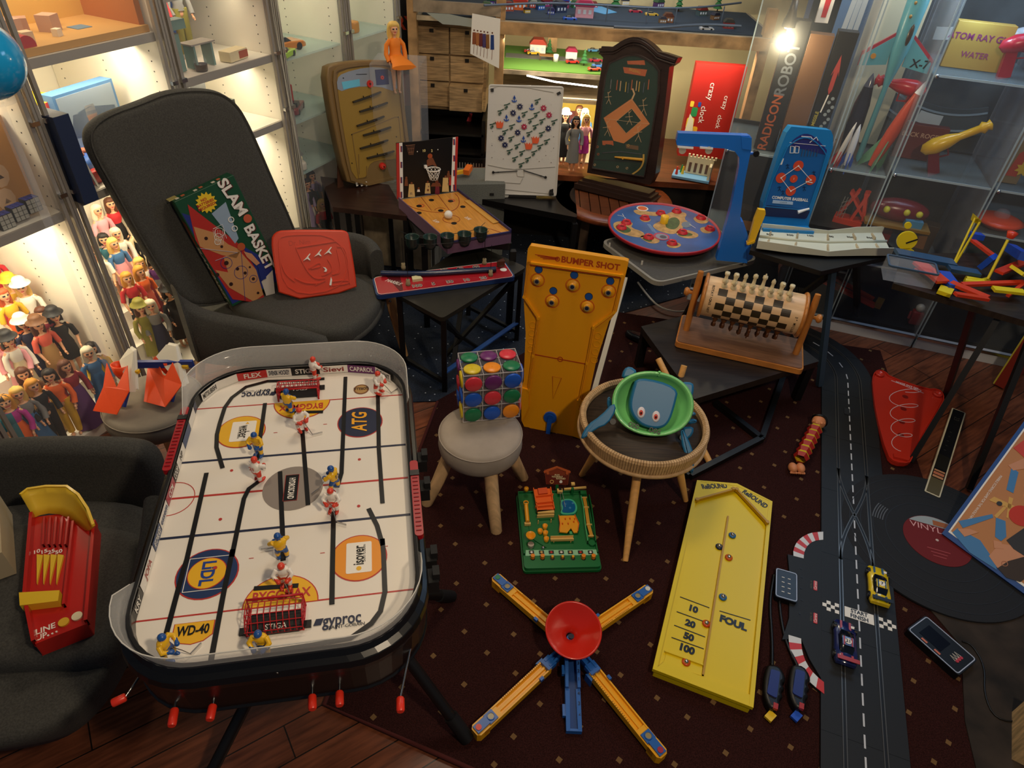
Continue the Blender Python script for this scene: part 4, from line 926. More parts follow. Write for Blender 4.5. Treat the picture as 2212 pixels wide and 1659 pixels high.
# ---- basketball box set
def bball():
    zt = .50; f = flat('C7',(560,860),zt,R(2)); 
    bl = at(*px('C7',318,596),zt); br = at(*px('C7',826,524),zt); fr = at(*px('C7',1283,872),zt); 
    u = (br-bl); u.z = 0; W = u.length; u.normalize(); v = Vector((-u.y,u.x,0)); L = abs((fr-br).dot(v))
    f = Fr(bl-v*L,u,v); f.k = 'C7'; q = f.q; W = max(W,(fr-bl).dot(u)*.86)
    fl = Vector(q(560,870)); 
    root = boardthing('basketball_game','tabletop basketball game with wooden court, black crowd backboard and white ball net','toy',f)
    PUR = H('6b4f68',.5); CRT = woodm('court_wood',hexc('c98a3a'),.25,sc=(30,3,3),k=.15); BLU = H('2b2a5c',.5)
    P = [q(318,596),q(826,524),q(1283,872),q(1270,905),q(440,870)]
    P = [Vector(p) for p in (q(318,596),q(826,524),q(1283,872))]; P.append(P[2]+(P[0]-P[1])*1.0)
    P = [tuple(p) for p in P]; c = sum((Vector(p) for p in P),Vector((0,0)))/4
    b = MB(); b.prism(P[::-1],-.05,-.004,PUR); b.build('box_base',root)
    b = MB(); b.prism([tuple(c+(Vector(p)-c)*.97) for p in P][::-1],-.004,0,CRT)
    A,B_,C_,D_ = [Vector(p) for p in P]
    ln = lambda s,t: tuple(A+(B_-A)*s+(D_-A)*t)
    RL = H('8a2a1c',.4)
    for x,y,r_ in ((600,602,.012),(765,611,.012),(495,653,.012),(868,659,.012),(680,692,.012),(493,712,.012),(793,800,.012)): b.disc(q(x,y),r_,.0004,.001,BK,20)
    for x,y in ((772,606),(510,650)): b.ring(q(x,y),.014,.003,.0,.0009,H('b8382a',.4))
    b.stroke(smooth_poly(f.Q([(345,610),(420,660),(560,700),(700,712),(800,690),(840,640),(835,580),(800,545)]),2,False),.0025,0,.001,RL)
    b.stroke(f.Q([(510,575),(600,690)]),.002,0,.001,RL); b.stroke(f.Q([(655,555),(755,690)]),.002,0,.001,RL)
    b.ring(q(770,765),.036,.0018,0,.001,RL); b.stroke(arc(*q(680,690),.026,20,160,12),.002,0,.001,RL)
    b.stroke(smooth_poly(f.Q([(960,850),(1080,840),(1200,880)]),1,False),.002,0,.001,RL)
    b.text('SLAM',(*q(640,785),.001),.018,W2,-PI/2.4,width=.03); b.text('DUNK',(*q(910,760),.001),.018,W2,-PI/2.4,width=.03)
    b.build('court',root)
    b = MB(); b.prism([ln(.985,0),ln(1,0),ln(1,1),ln(.985,1)],-.004,.012,BLU); b.prism([ln(0,0),ln(.015,0),ln(.015,1),ln(0,1)],-.004,.010,PUR); b.prism([ln(0,.985),ln(1,.985),ln(1,1),ln(0,1)],-.01,.002,BLU); b.build('side_wall',root)
    b = MB(); b.stroke([tuple(p) for p in (B_+(D_-A)*.25-(B_-A)*.05,B_+(D_-A)*.8-(B_-A)*.06)],.03,.001,.004,H('c8923c',.5)); b.build('flap',root)
    # backboard
    g = standing('C7',(308,596),(812,522),zt,R(3)); g.k = 'C7'; G = g.q
    T = root.matrix_world.inverted()@g.M
    b = MB(); b.X = T; b.prism(g.Q([(308,594),(812,522),(828,60),(560,92),(510,100),(300,115)]),-.006,0,BK)
    RS = H('b8322c',.4)
    b.prism(g.Q([(305,592),(335,588),(325,115),(300,117)]),.0,.0008,RS); b.prism(g.Q([(790,525),(812,522),(828,60),(805,63)]),0,.0008,RS)
    b.prism(g.Q([(332,588),(360,584),(352,112),(325,114)]),.0,.0012,W2); b.prism(g.Q([(766,528),(792,525),(806,64),(782,67)]),0,.0012,W2)
    for x,ys in ((342,(165,300,430,555)),(792,(105,245,370,495))):
        for y in ys: b.prism(g.Q([(x-8,y+26),(x,y+26),(x-2,y-26),(x-9,y-26)]),.0012,.0016,H('b83a30')); b.prism(g.Q([(x+1,y+26),(x+9,y+26),(x+8,y-26),(x-1,y-26)]),.0012,.0016,NVY)
    OR = H('a8502c',.4); SK = H('7a4428',.5); YW = H('d8b878',.5)
    b.disc(G(588,226),.011,0,.001,OR,18)
    b.prism(g.Q([(562,320),(560,262),(580,245),(612,240),(640,300),(655,330),(640,318),(610,300),(575,310)]),0,.001,SK)
    for x,t in ((535,'10'),(603,'2')): b.text(t,(*G(x,180),.001),.011,H('e8d890'),bold=.02)
    for x,y in ((480,187),(655,170)): b.disc(G(x,y),.0022,0,.001,W2,8)
    # crowd and players
    rr = random.Random(3)
    for x,y,w_,h_,cl in ((430,520,60,110,YW),(568,500,50,90,YW),(570,540,55,30,BLU),(650,500,40,100,H('7a2434')),(720,470,60,120,YW),(385,450,30,60,SK),(745,400,30,60,SK),(640,470,90,30,SK),(760,440,20,70,RS),(490,520,25,20,W2)):
        b.prism(g.Q([(x-w_/2,y+h_/2),(x+w_/2,y+h_/2),(x+w_*.35,y-h_/2),(x-w_*.35,y-h_/2)]),0,.0008+.0002*rr.random(),cl)
        b.disc(G(x,y-h_/2-10),.005,.001,.0018,SK,12)
    for t,x,y in (('4',575,485),('2',740,465),('32',425,545)): b.text(t,(*G(x,y),.0018),.009,BLU)
    for k in range(7): b.stroke([G(388+11*k,132),G(408+6*k,215)],.0007,.0,.001,H('b07a5a'))
    b.stroke([G(380,135),G(460,128)],.001,0,.001,H('b07a5a')); b.stroke([G(395,165),G(452,160)],.0007,0,.001,H('b07a5a')); b.stroke([G(403,195),G(445,190)],.0007,0,.001,H('b07a5a'))
    b.build('backboard',root)
    # hoop with net
    b = MB(); b.X = T; cx,cy = G(608,330,.02); r0 = .030
    b.box((cx-.026,cy+.006,.006),(.012,.012,.012),W2)
    ring = lambda r_,dy: [(cx+r_*math.cos(t),cy+dy,.034+r_*math.sin(t)) for t in [2*PI*i/20 for i in range(20)]]
    b.tube(ring(r0,0),.0022,W2,6,closed=True)
    for k in range(10):
        for s_ in (1,-1):
            pp = []
            for j in range(6):
                t = 2*PI*k/10+s_*j*.30; r_ = r0*(1-.09*j); pp.append((cx+r_*math.cos(t),cy-.009*j,.034+r_*math.sin(t)))
            b.tube(pp,.0010,W2,4)
    b.build('net',root)
    o = MB(); o.sph((0,0,.0),.0175,M('white_ball',hexc('e8e4da'),.3),20,14); bo = o.build('ball'); x,y = q(745,728,.017); bo.matrix_world = Matrix.Translation(f.M@Vector((x,y,.0185))); tag(bo,'white ping-pong ball lying on the tabletop basketball court','ball')
bball()
# ---- tin marble game
def tin():
    zt = TZ+.022; A = at(*px('C7',95,1265),zt); B_ = at(*px('C7',1225,1120),zt); C_ = at(*px('C7',1318,1255),zt); D_ = at(*px('C7',130,1412),zt)
    u = (C_-D_); u.z = 0; u.normalize(); f = Fr((A+B_+C_+D_)/4,u,(-u.y,u.x,0)); f.k = 'C7'; q = f.q
    root = boardthing('tin_marble_game','red and blue tin marble game with five green cups on wires','toy',f)
    P = roundcorners([Vector(p) for p in f.Q([(130,1415),(1320,1255),(1228,1120),(92,1262)])],.02)
    RED = H('a8202a',.25); BLT = H('1d3a6e',.3)
    b = MB(); b.prism(P,-.020,-.002,BLT); c = Vector((0,0)); b.prism([tuple(Vector(p)*.975) for p in P],-.002,.001,RED)
    b.stroke([tuple(Vector(p)*.972) for p in P],.0015,.001,.0014,W2,True)
    for t,x,y in (('100',475,1335),('5',617,1318),('50',757,1300),('10',897,1285),('25',1043,1267),('20',712,1200),('40',842,1188),('60',980,1172)): b.text(t,(*q(x,y),.001),.020,W2,bold=.05); b.text(t,(*q(x,y),.0016),.020,BK,bold=.01)
    b.prism(f.Q([(205,1245),(330,1380),(360,1372),(330,1240)]),.001,.0014,H('5a1018',.4)); b.text('MARBLE',(*q(275,1305),.0016),.02,W2,-.75,width=.07,shear=.3)
    b.disc(q(1215,1197),.014,.001,.0016,W2,20); b.build('tin_base',root)
    b = MB(); cup = [q(170,1225,.014),q(500,1232,.014),q(800,1212,.014),q(1150,1190,.014)]
    b.tube([(x,y,.014) for x,y in smooth_poly(cup,2,False)],.011,H('1c2a4a',.2),10); b.build('launch_channel',root)
    b = MB(); x,y = q(1190,1160,.01); b.prism([(x-.02,y-.01),(x+.014,y-.012),(x+.016,y+.014),(x-.006,y+.004)],.01,.035,H('4a2a1c',.3)); b.build('shooter',root)
    b = MB(); x,y = q(465,1275,.006); b.prism([(x-.014,y-.012),(x+.026,y-.012),(x+.022,y+.006),(x+.004,y+.016),(x-.012,y+.014)],.001,.012,H('d8cfa0',.5)); b.build('paper_flag',root)
    CK = H('8a7a5a',.8); cz = .135
    for x,y in ((362,1190),(402,1330),(1052,1150),(1105,1250)):
        X,Y = q(x,y); b = MB(); b.lathe([(.001,0),(.0095,0),(.0095,.012),(.007,.014),(.008,.026),(.001,.026)],CK,(X,Y,0),14); b.build('cork_foot',root)
        b = MB(); b.tube([(X,Y,.02),(X,Y,.138)],.0012,BK,5); b.build('wire_post',root)
    Z0 = .112; cups = [(435,945),(588,945),(735,935),(882,920),(1020,885)]; pts = []
    CUPM = H('18302a',.35)
    for x,y in cups:
        X,Y = q(x,y-35,Z0+.022); pts.append((X,Y)); b = MB(); b.lathe([(.001,-.03),(.019,-.028),(.026,-.010),(.0275,.018),(.029,.022),(.0265,.019),(.0245,-.008),(.001,-.022)],CUPM,(X,Y,Z0),22); b.build('cup',root)
    b = MB(); e = [q(342,875,Z0+.02)]+pts+[q(1075,800,Z0+.02)]
    for dz,dd in ((.012,.029),(.0,-.029)): b.tube([(x,y+dd*.9,Z0+dz) for x,y in e],.0011,BK,5)
    b.build('cup_rail',root)
tin()
# ---- pachinko board
def pachinko():
    f = standing('C3',(-160,1440),(400,1460),.345,R(14)); f = standing('P',(1046,418),(1202,423),.345,R(12)); q = f.q; f.k = 'C3'
    root = boardthing('marble_wall_game','white upright pin board full of small green flippers, gears and red baskets','toy',f)
    BD = H('cfcbc4',.35); c3 = lambda L: f.Q(L)
    f.k = 'P'; out = roundcorners([Vector(p) for p in f.Q([(1046,419),(1202,424),(1218,187),(1056,182)])],.012)
    b = MB(); b.prism(out,-.018,0,BD); c = sum((Vector(p) for p in out),Vector((0,0)))/len(out); b.stroke([tuple(c+(Vector(p)-c)*.985) for p in out],.004,0,.005,BD,True)
    f.k = 'C3'; GL_ = H('a8a49c',.4)
    for L in ([(-90,670),(0,640),(210,655),(400,690)],[(-90,1230),(30,1255),(120,1265),(410,1245)],[(20,1360),(150,1370),(170,1330)],[(120,1260),(180,1262),(180,1320),(130,1315),(120,1260)],[(-80,1400),(400,1450)]): b.stroke(c3(L),.0025,0,.003,GL_)
    b.build('panel',root)
    def gear(x,y,m,r=.0095):
        X,Y = q(x,y); b = SB(X,Y); b.prism([(X+(r if i % 2 else r*.62)*math.cos(PI*i/8),Y+(r if i % 2 else r*.62)*math.sin(PI*i/8)) for i in range(16)],.002,.006,m); b.cyl((X,Y,.006),.0016,.003,W2,8); b.build('gear',root)
    def SB(X,Y,k=1.7): b = MB(); b.X = Matrix.Translation((X,Y,0))@Matrix.Diagonal((k,k,1.2,1))@Matrix.Translation((-X,-Y,0)); return b
    DBL = H('1a1f4a',.4); MR = H('a81c44',.4); BLU = H('1f4fa8',.35); GRN = H('1f4a38',.4); ORP = H('e0582c',.4)
    for x,y in ((148,795),(98,842),(132,988),(8,1030),(37,1080),(360,957)): gear(x,y,DBL)
    for x,y in ((325,806),(366,858),(180,945)): gear(x,y,MR)
    def basket(x,y):
        X,Y = q(x,y); b = SB(X,Y,1.5); b.prism([(X+1.4*a,Y+1.4*c) for a,c in ((-.008,.004),(-.0095,.009),(-.006,.005),(-.004,.010),(-.001,.005),(.003,.010),(.005,.005),(.009,.009),(.009,0),(.006,-.006),(-.006,-.006))][::-1],.001,.007,ORP); b.build('basket',root)
    for x,y in ((-5,935),(262,1050),(212,1095)): basket(x,y)
    def anchor(x,y):
        X,Y = q(x,y); b = SB(X,Y,1.5); b.prism([(X-.005,Y+.002),(X+.005,Y+.002),(X,Y+.012)],.002,.005,BLU); b.box((X,Y,.0035),(.003,.016,.003),BLU); b.stroke(arc(X,Y,.008,200,340,6),.003,.002,.005,BLU); b.build('anchor',root)
    for x,y in ((107,740),(238,798),(48,882),(142,888),(175,1040)): anchor(x,y)
    def flip(x,y):
        X,Y = q(x,y); b = SB(X,Y,1.45); b.stroke([(X-.010,Y+.002),(X,Y+.004),(X+.010,Y+.009)],.003,.002,.005,GRN); b.cyl((X,Y-.003,.002),.0034,.004,GRN,8); b.ring((X-.004,Y-.007),.003,.0018,.002,.005,GRN,10); b.build('flipper',root)
    for x,y in ((280,755),(52,790),(5,835),(183,850),(273,853),(230,898),(315,903),(90,945),(265,945),(38,985),(218,997),(312,1000),(405,910),(-55,935),(85,1035),(350,1055),(130,1090),(300,1095),(72,1130),(165,1140),(255,1140),(112,1185),(208,1190),(160,1230)): flip(x,y)
    b = MB()
    for i in range(8):
        for j in range(12):
            x = -80+j*42+(i % 2)*20; y = 780+i*58; X,Y = q(x,y)
            if x < 420: b.cyl((X,Y,0),.0008,.005,GL_,5)
    for x,y in ((-60,1175),(25,1185),(342,1160),(293,1205),(382,1212),(400,1020),(400,1105),(-60,1085),(-55,980)): b.cyl((*q(x,y),0),.002,.003,CHROME,8)
    b.build('pin_field',root)
    for a_,c_ in (((-50,1285),(130,1275)),((340,1322),(175,1270))):
        A = q(*a_); C_ = q(*c_); b = MB(); b.tube([(*A,.006),(*C_,.006)],.0022,BK,8); b.cyl((*A,0),.0062,.010,BK,16); b.cyl((*Vector(A).lerp(Vector(C_),.2),.002),.003,.007,BK,8); b.build('lower_flipper',root)
    for x,y in ((448,697),): b = MB(); X,Y = q(x,y); b.box((X-.006,Y,.002),(.018,.012,.012),BK,rz=.5); b.build('corner_clip',root)
    b = MB(); X,Y = q(-58,672); b.box((X,Y,.002),(.014,.014,.012),BK); b.build('corner_clip',root)
    # black easel feet
    f.k = 'P'
    for x in (1062,1190):
        X,Y = q(x,415); b = MB(); b.box((X,Y-.004,.012),(.022,.012,.05),BK); b.prism([(X-.011,Y-.01),(X+.011,Y-.01),(X+.010,Y+.018),(X-.008,Y+.012)],.002,.012,BK); b.build('easel_foot',root)
    b = MB(); b.box((*q(1125,424),-.02),(.16,.012,.05),BK); b.build('easel_bar',root)
    # white tray behind left
    p = at(1040,405,.335); r2 = thing('plastic_tray','pale speckled plastic tray edge behind the white pin board','tray',loc=p); b = wmb(r2); b.prism(roundcorners([at(1022,408,.335),at(1048,428,.335),at(1100,425,.335),at(1090,370,.335),at(1046,360,.335)],.01),.332,.342,H('b8b4a8',.5)); b.build('tray_body',r2)
pachinko()
# ---- cased baseball game
def cased():
    f = standing('C3',(640,1330),(1090,1440),RZ+.05,R(9)); f.k = 'C3'; q = f.q
    root = boardthing('cased_baseball_game','dark brown arched case baseball pinball with orange diamond','toy',f)
    BR = woodm('dark_case',hexc('2c1c16'),.35,k=.3); GRN = M('felt_green',hexc('103026'),.8,spec=.2); D = .085
    # body outline
    L = [(650,1290),(690,1000),(735,650),(770,430),(740,400),(760,345),(840,350)]+[(840+(1210-840)*t,352+68*t-108*math.sin(PI*t)) for t in [i/12 for i in range(1,12)]]+[(1225,395),(1330,430),(1310,470),(1265,500),(1230,800),(1160,1300),(1120,1380)]
    out = f.Q(L); b = MB(); b.prism(out,-D,0,BR)
    arch = f.Q([(745,372),(850,372)]+[(850+(1205-850)*t,380+60*t-105*math.sin(PI*t)) for t in [i/12 for i in range(1,12)]]+[(1215,425),(1310,455)])
    b.stroke(arch,.014,-D*.9,.012,BR); b.stroke([(x,y-.016) for x,y in arch],.008,-.01,.006,BR)
    inn = f.Q([(690,1255),(735,1000),(770,700),(790,560),(820,470)]+[(830+(1190-830)*t,470+40*t-80*math.sin(PI*t)) for t in [i/10 for i in range(1,10)]]+[(1190,530),(1185,700),(1130,1050),(1080,1320)])
    b.stroke(inn,.010,0,.010,BR,True); b.build('case',root,bev=.0015)
    b = MB(); b.prism(inn,0,.002,GRN)
    OR = H('cc7a3c',.5); OR2 = H('b85a2c',.4); CRM = H('d0a878',.4); YL = H('c8a040',.4)
    dm = f.Q([(765,885),(860,760),(990,745),(1140,920),(1040,985),(945,1068),(850,1055),(800,960)]); 
    b.prism(f.Q([(775,880),(985,735),(1120,925),(925,1070),(850,1050)]),.002,.003,OR); b.prism(f.Q([(870,905),(985,810),(1055,900),(945,995)]),.003,.004,GRN)
    b.stroke(f.Q([(785,885),(985,745),(1112,925)]),.0018,.003,.0045,CRM,True); b.stroke(f.Q([(870,905),(985,810),(1055,900),(945,995)]),.0015,.004,.005,CRM,True)
    b.stroke(f.Q([(990,660),(1005,700),(985,745)]),.008,.002,.003,CRM)
    for (x,y,s_) in ((965,890,1.1),(1070,810,1.3),(1030,1010,1.3),(800,970,1.2),(810,740,1)):
        for P in ([(0,-40),(5,0),(-15,35)],[(5,0),(20,40)],[(-25,-15),(25,-20)],[(0,-40),(18,-62)]):
            b.stroke([q(x+a*s_,y+c*s_) for a,c in P],.0018,.003,.0045,CRM)
        b.ring(q(x,y-48*s_),.0028,.0012,.003,.0045,CRM,10)
    b.prism(f.Q([(950,455),(1080,450),(1085,485),(955,480)]),.002,.003,OR2); b.prism(f.Q([(920,500),(1100,520),(1085,570),(930,545)]),.002,.003,OR2)
    b.text('OLD TIME',(*q(1015,470),.0034),.011,H('c86a4a'),-.03,width=.05); b.text('BASEBALL',(*q(1010,530),.0034),.012,YL,-.08,width=.06)
    for i,x in enumerate((835,880,905,945,965,990,1025,1045,1080,1115)):
        y0 = 590+(i*37 % 30); cl = [CHROME,OR2,CRM,YL][i % 4]; b.stroke(f.Q([(x,y0),(x-8,y0+75)]),.0035,.002,.006,cl)
    for x,y,cl in ((735,1150,OR2),(960,1085,YL),(730,1095,OR2),(880,1245,CRM),(950,1255,CRM),(710,1230,CRM)): b.ring(q(x,y),.005,.0018,.002,.005,cl,14)
    b.prism(f.Q([(765,1050),(845,1050),(850,1085),(768,1082)]),.002,.004,OR2); b.prism(f.Q([(790,1075),(840,1080),(838,1098),(790,1092)]),.004,.005,GRN); b.prism(f.Q([(940,1075),(1035,1090),(1035,1120),(945,1105)]),.002,.004,H('6a4a2a'))
    b.stroke(f.Q([(765,1140),(900,1130),(1060,1150)]),.003,.002,.005,CHROME); b.stroke(f.Q([(700,1190),(1075,1210)]),.004,.002,.004,BK)
    b.stroke(smooth_poly(f.Q([(1075,1150),(1075,1210),(1050,1260),(990,1300)]),2,False),.008,.002,.008,YL)
    b.build('playfield',root)
    b = MB(); A = q(862,1170); C_ = q(1070,1190); b.tube([(*A,.012),(*Vector(A).lerp(Vector(C_),.3),.012),(*C_,.012)],[.0035,.006,.0075],H('d0982c',.4),10); b.cyl((*q(925,1178),.012),.006,.007,H('d0982c',.4),12); b.build('bat',root,label='yellow plastic bat')
    for x in (823,1200): b = MB(); b.cyl((*q(x,470 if x < 900 else 515),.0),.006,.004,BR,12); b.build('rosette',root)
    b = MB(); b.prism(inn,.009,.0105,M('thin_glass',(.9,.95,.9),.1,spec=.08,alpha=.02)); b.build('glass_cover',root)
    W = (Vector(out[-1])-Vector(out[0])).length
    x0 = out[0][0]; x1 = out[-1][0]; m_ = (x0+x1)/2
    for hw,z0,z1,dd in ((W*.62,-.053,-.028,.05),(W*.58,-.028,-.012,.035),(W*.53,-.012,.004,.02)):
        b = MB(); b.box((m_,(z0+z1)/2,-D/2+.0),(hw*2,z1-z0,D+dd*2),BR); b.build('plinth',root)
cased()
# ---- round island disc game
def discgame():
    zt = .425; A = at(1313,482,zt); B_ = at(1555,498,zt); c = (A+B_)/2; r = (B_-A).length/2
    c = at(1434,492,zt); f = Fr(c,(1,0,0),(0,1,0)); f.k = 'C8'; q = f.q
    root = boardthing('island_disc_game','large round red-rimmed game tray printed with a blue sea and islands','toy',f)
    b = MB(); b.lathe([(.001,-.012),(r*.9,-.012),(r*.985,-.008),(r,.006),(r*.985,.010),(r*.965,.002),(.001,.001)],H('b01f2c',.35),n=72); b.build('tray',root)
    SEA = M('sea_print',hexc('2f5a96'),.4,noise=.25,nscale=9); LAND = M('land_print',hexc('b89058'),.5,noise=.3,nscale=40); GR = M('jungle_print',hexc('3f5a2c'),.5,noise=.4,nscale=60)
    b = MB(); b.disc((0,0),r*.955,.001,.002,SEA,72)
    for L in ([(285,655),(340,648),(420,668),(500,665),(470,700),(400,690),(330,690)],[(520,690),(580,660),(690,672),(660,720),(700,740),(640,790),(600,830),(520,820),(450,790),(430,760),(500,730)],[(330,710),(400,700),(430,730),(370,745)],[(150,740),(230,730),(300,745),(270,780),(370,810),(380,850),(300,850),(200,820),(150,780)],[(720,705),(800,690),(850,720),(820,755),(750,745)],[(590,810),(680,790),(780,830),(740,860),(640,855)],[(330,840),(430,830),(500,880),(440,900),(380,880)],[(530,900),(600,880),(650,905),(610,930),(550,925)],[(770,780),(850,770),(890,800),(840,825),(790,815)]): b.prism(smooth_poly(f.Q(L),2),.002,.0026,LAND)
    for L in ([(540,720),(600,700),(640,740),(600,800),(520,780)],[(160,760),(230,760),(290,800),(240,825),(180,800)],[(600,830),(680,810),(740,835),(660,845)],[(560,905),(600,892),(630,908),(590,915)],[(350,855),(400,845),(440,880),(400,885)]): b.prism(smooth_poly(f.Q(L),2),.0026,.003,GR)
    b.prism(smooth_poly(f.Q([(650,740),(700,735),(720,770),(670,785),(640,765)]),1),.0026,.003,H('6a7a8a')); b.stroke(f.Q([(700,755),(745,785)]),.002,.003,.0034,W2); b.stroke(f.Q([(180,690),(225,700),(240,715)]),.002,.003,.0034,W2); b.stroke(f.Q([(215,680),(235,715)]),.002,.003,.0034,W2)
    for k in range(4): b.stroke(f.Q([(395+6*k,755),(435+12*k,810+6*k)]),.0015,.0026,.003,H('9ab8d8'))
    b.disc(q(360,642),.028,.003,.0036,W2); b.disc(q(360,642),.022,.0036,.0042,H('d8682c')); b.disc(q(498,845),.036,.003,.0036,H('b83a58')); b.disc(q(500,847),.028,.0036,.0042,H('8a8a98')); b.disc(q(510,850),.015,.0042,.0048,H('4a4a58'))
    b.build('sea_map',root)
    RC = H('c8202c',.4)
    for x,y in ((493,680),(608,665),(378,715),(244,747),(209,783),(650,818),(405,853),(574,895),(783,712),(848,792)):
        X,Y = q(x,y); b = MB(); b.lathe([(.023,.002),(.024,.005),(.0185,.007),(.018,.015),(.0155,.016),(.0145,.008),(.001,.005)],RC,(X,Y,0),24); b.cyl((X,Y,.008),.0142,.0012,H('5a0a12',.4),20); b.build('red_cup',root)
    X,Y = q(515,745); b = MB(); b.lathe([(.018,.002),(.0185,.036),(.0155,.037),(.0145,.018),(.001,.016)],YEL,(X,Y,0),24); b.build('yellow_cup',root)
    b = MB(); b.cyl((0,0,-.05),.1,.04,DK,30); b.build('turntable',root)
discgame()
# ---- blue tower
def tower():
    zt = .405; f = standing('C8',(895,1010),(1165,1035),zt,R(3)); q = f.q
    root = boardthing('ball_tower','tall bright blue plastic gantry with an overhanging arm behind the disc game','toy',f)
    BL = M('blue_plastic',hexc('1f6fd0'),.25,coat=.3)
    b = MB(); b.prism(f.Q([(895,1012),(1120,1035),(1108,900),(1070,700),(1100,450),(1148,215),(1152,125),(1130,112),(620,92),(605,150),(610,180),(960,205),(1030,225),(1062,270),(1062,330),(1040,450),(1000,640),(960,780)]),-.035,0,BL)
    b.prism(f.Q([(1075,115),(1152,125),(1148,215),(1080,205)]),0,.004,BL)
    b.prism(f.Q([(1120,1035),(1165,1000),(1150,900),(1095,740),(1075,740)]),-.06,-.01,BL)
    b.build('frame',root,bev=.002)
    b = MB(); b.box((*q(670,188,-.01),-.01),(.06,.006,.04),W2); b.box((*q(820,192,-.01),-.01),(.05,.006,.04),W2); b.build('top_strip',root)
    for x in (650,840): b = MB(); b.cyl((*q(x,215),.0),.014,.006,H('b8b0a0',.3),18); b.build('pulley',root)
    b = MB(); g = f.Q([(1190,625),(1240,632),(1242,660),(1185,800),(1160,870),(1108,882),(1120,850),(1150,740),(1160,700)])
    b.prism(g,.01,.03,YEL); b.stroke(f.Q([(1112,875),(1165,850)]),.008,.005,.035,YEL); b.build('yellow_grip',root,label='yellow notched plastic grip')
    b = MB(); b.tube([(*q(1140,250),-.02),(*q(1200,250),-.02)],.006,BL,8); b.cyl((*q(1190,250),-.03),.012,.02,BK,12); b.build('peg',root)
tower()
# ---- computer baseball
def compbb():
    zt = RZ2; f = standing('C8',(1200,780),(1565,800),zt,R(7)); f.k = 'C8'; q = f.q
    root = boardthing('electronic_baseball_game','upright blue COMPUTER BASEBALL game with red diamond and domed top','toy',f)
    BL = M('blue_case',hexc('1c7ab8'),.35); NV = H('15244e',.4); RD = H('d2482a',.4)
    b = MB(); b.prism(f.Q([(1200,785),(1560,800),(1575,700),(1740,200),(1742,110),(1725,72),(1440,45),(1405,90),(1360,200),(1235,600),(1225,690),(1195,740)]),-.045,0,BL); b.build('casing',root,bev=.003)
    b = MB(); inn = [(1240,620),(1560,650),(1640,420),(1690,250)]+[(1700-290*t,250-60*t-(95*math.sin(PI*t))) for t in [i/10 for i in range(1,11)]]+[(1300,430)]
    b.prism(f.Q(inn),0,.001,H('1d5fa0',.3)); b.stroke(f.Q(inn),.004,0,.005,BL,True)
    b.prism(f.Q([(1425,185),(1690,250),(1695,215)]+[(1695-275*t,215-45*t-(95*math.sin(PI*t))) for t in [i/10 for i in range(1,10)]]),.001,.002,H('2a2f72',.4)); b.stroke(f.Q([(1425,160),(1685,185)]),.0015,.002,.003,W2)
    b.stroke(f.Q([(1510,115),(1580,120),(1600,150)]),.003,.002,.003,W2); b.stroke(f.Q([(1570,160),(1620,120),(1630,145)]),.003,.002,.003,W2)
    for x in (1440,1475): b.stroke(f.Q([(x-12,235),(x+15,235),(x+20,190),(x-7,185)]),.003,.001,.003,W2,True)
    for k in range(6): b.stroke(f.Q([(1520+22*k,205),(1510+22*k,260)]),.003,.001,.003,H('3a4a6a'))
    D = [(1488,328),(1578,430),(1433,510),(1362,415)]
    for x,y in D: b.disc(q(x,y),.021,.002,.0035,RD,26)
    b.disc(q(1455,422),.016,.002,.0035,RD,22); b.stroke(f.Q(D),.003,.0035,.0045,W2,True); b.text('I',(*q(1455,422),.0035),.008,W2)
    for x,y in D: b.prism([(q(x,y)[0]+a,q(x,y)[1]+c) for a,c in ((-.004,0),(0,-.004),(.004,0),(0,.004))],.0045,.006,W2)
    b.stroke(f.Q([(1540,440),(1590,450)]),.003,.004,.005,W2); b.prism(f.Q([(1355,320),(1370,320),(1385,275),(1375,275)]),.001,.002,W2)
    for x,y in ((1350,490),(1530,490),(1600,380),(1410,330),(1375,520)):
        for P in ([(0,-15),(3,5),(-8,20)],[(3,5),(12,18)],[(-12,-5),(14,-8)]): b.stroke([q(x+a,y+c) for a,c in P],.0016,.001,.003,NV)
    b.text('COMPUTER BASEBALL',(*q(1430,568),.001),.012,W2,-.03,width=(Vector(q(1562,580))-Vector(q(1300,555))).length,bold=.03); b.prism(f.Q([(1305,575),(1450,588),(1448,610),(1300,598)]),.001,.003,H('a8c0d8'))
    b.text('1 2 3 4 5 6 7 8',(*q(1378,593),.003),.006,NV,-.03,width=.03)
    b.build('playfield',root)
    b = MB(); b.prism(roundcorners([Vector(p) for p in f.Q([(1235,690),(1545,712),(1575,650),(1255,612)])],.008),.001,.004,NV); b.build('flipper_panel',root)
    b = MB(); b.tube([(*q(1480,660),.010),(*q(1562,634),.010)],[.008,.004],W2,10); b.build('flipper',root)
    b = MB(); b.box((*q(1375,770),.03),(abs(q(1560,800)[0]-q(1200,790)[0]),.02,.09),BL); b.build('foot',root)
compbb()
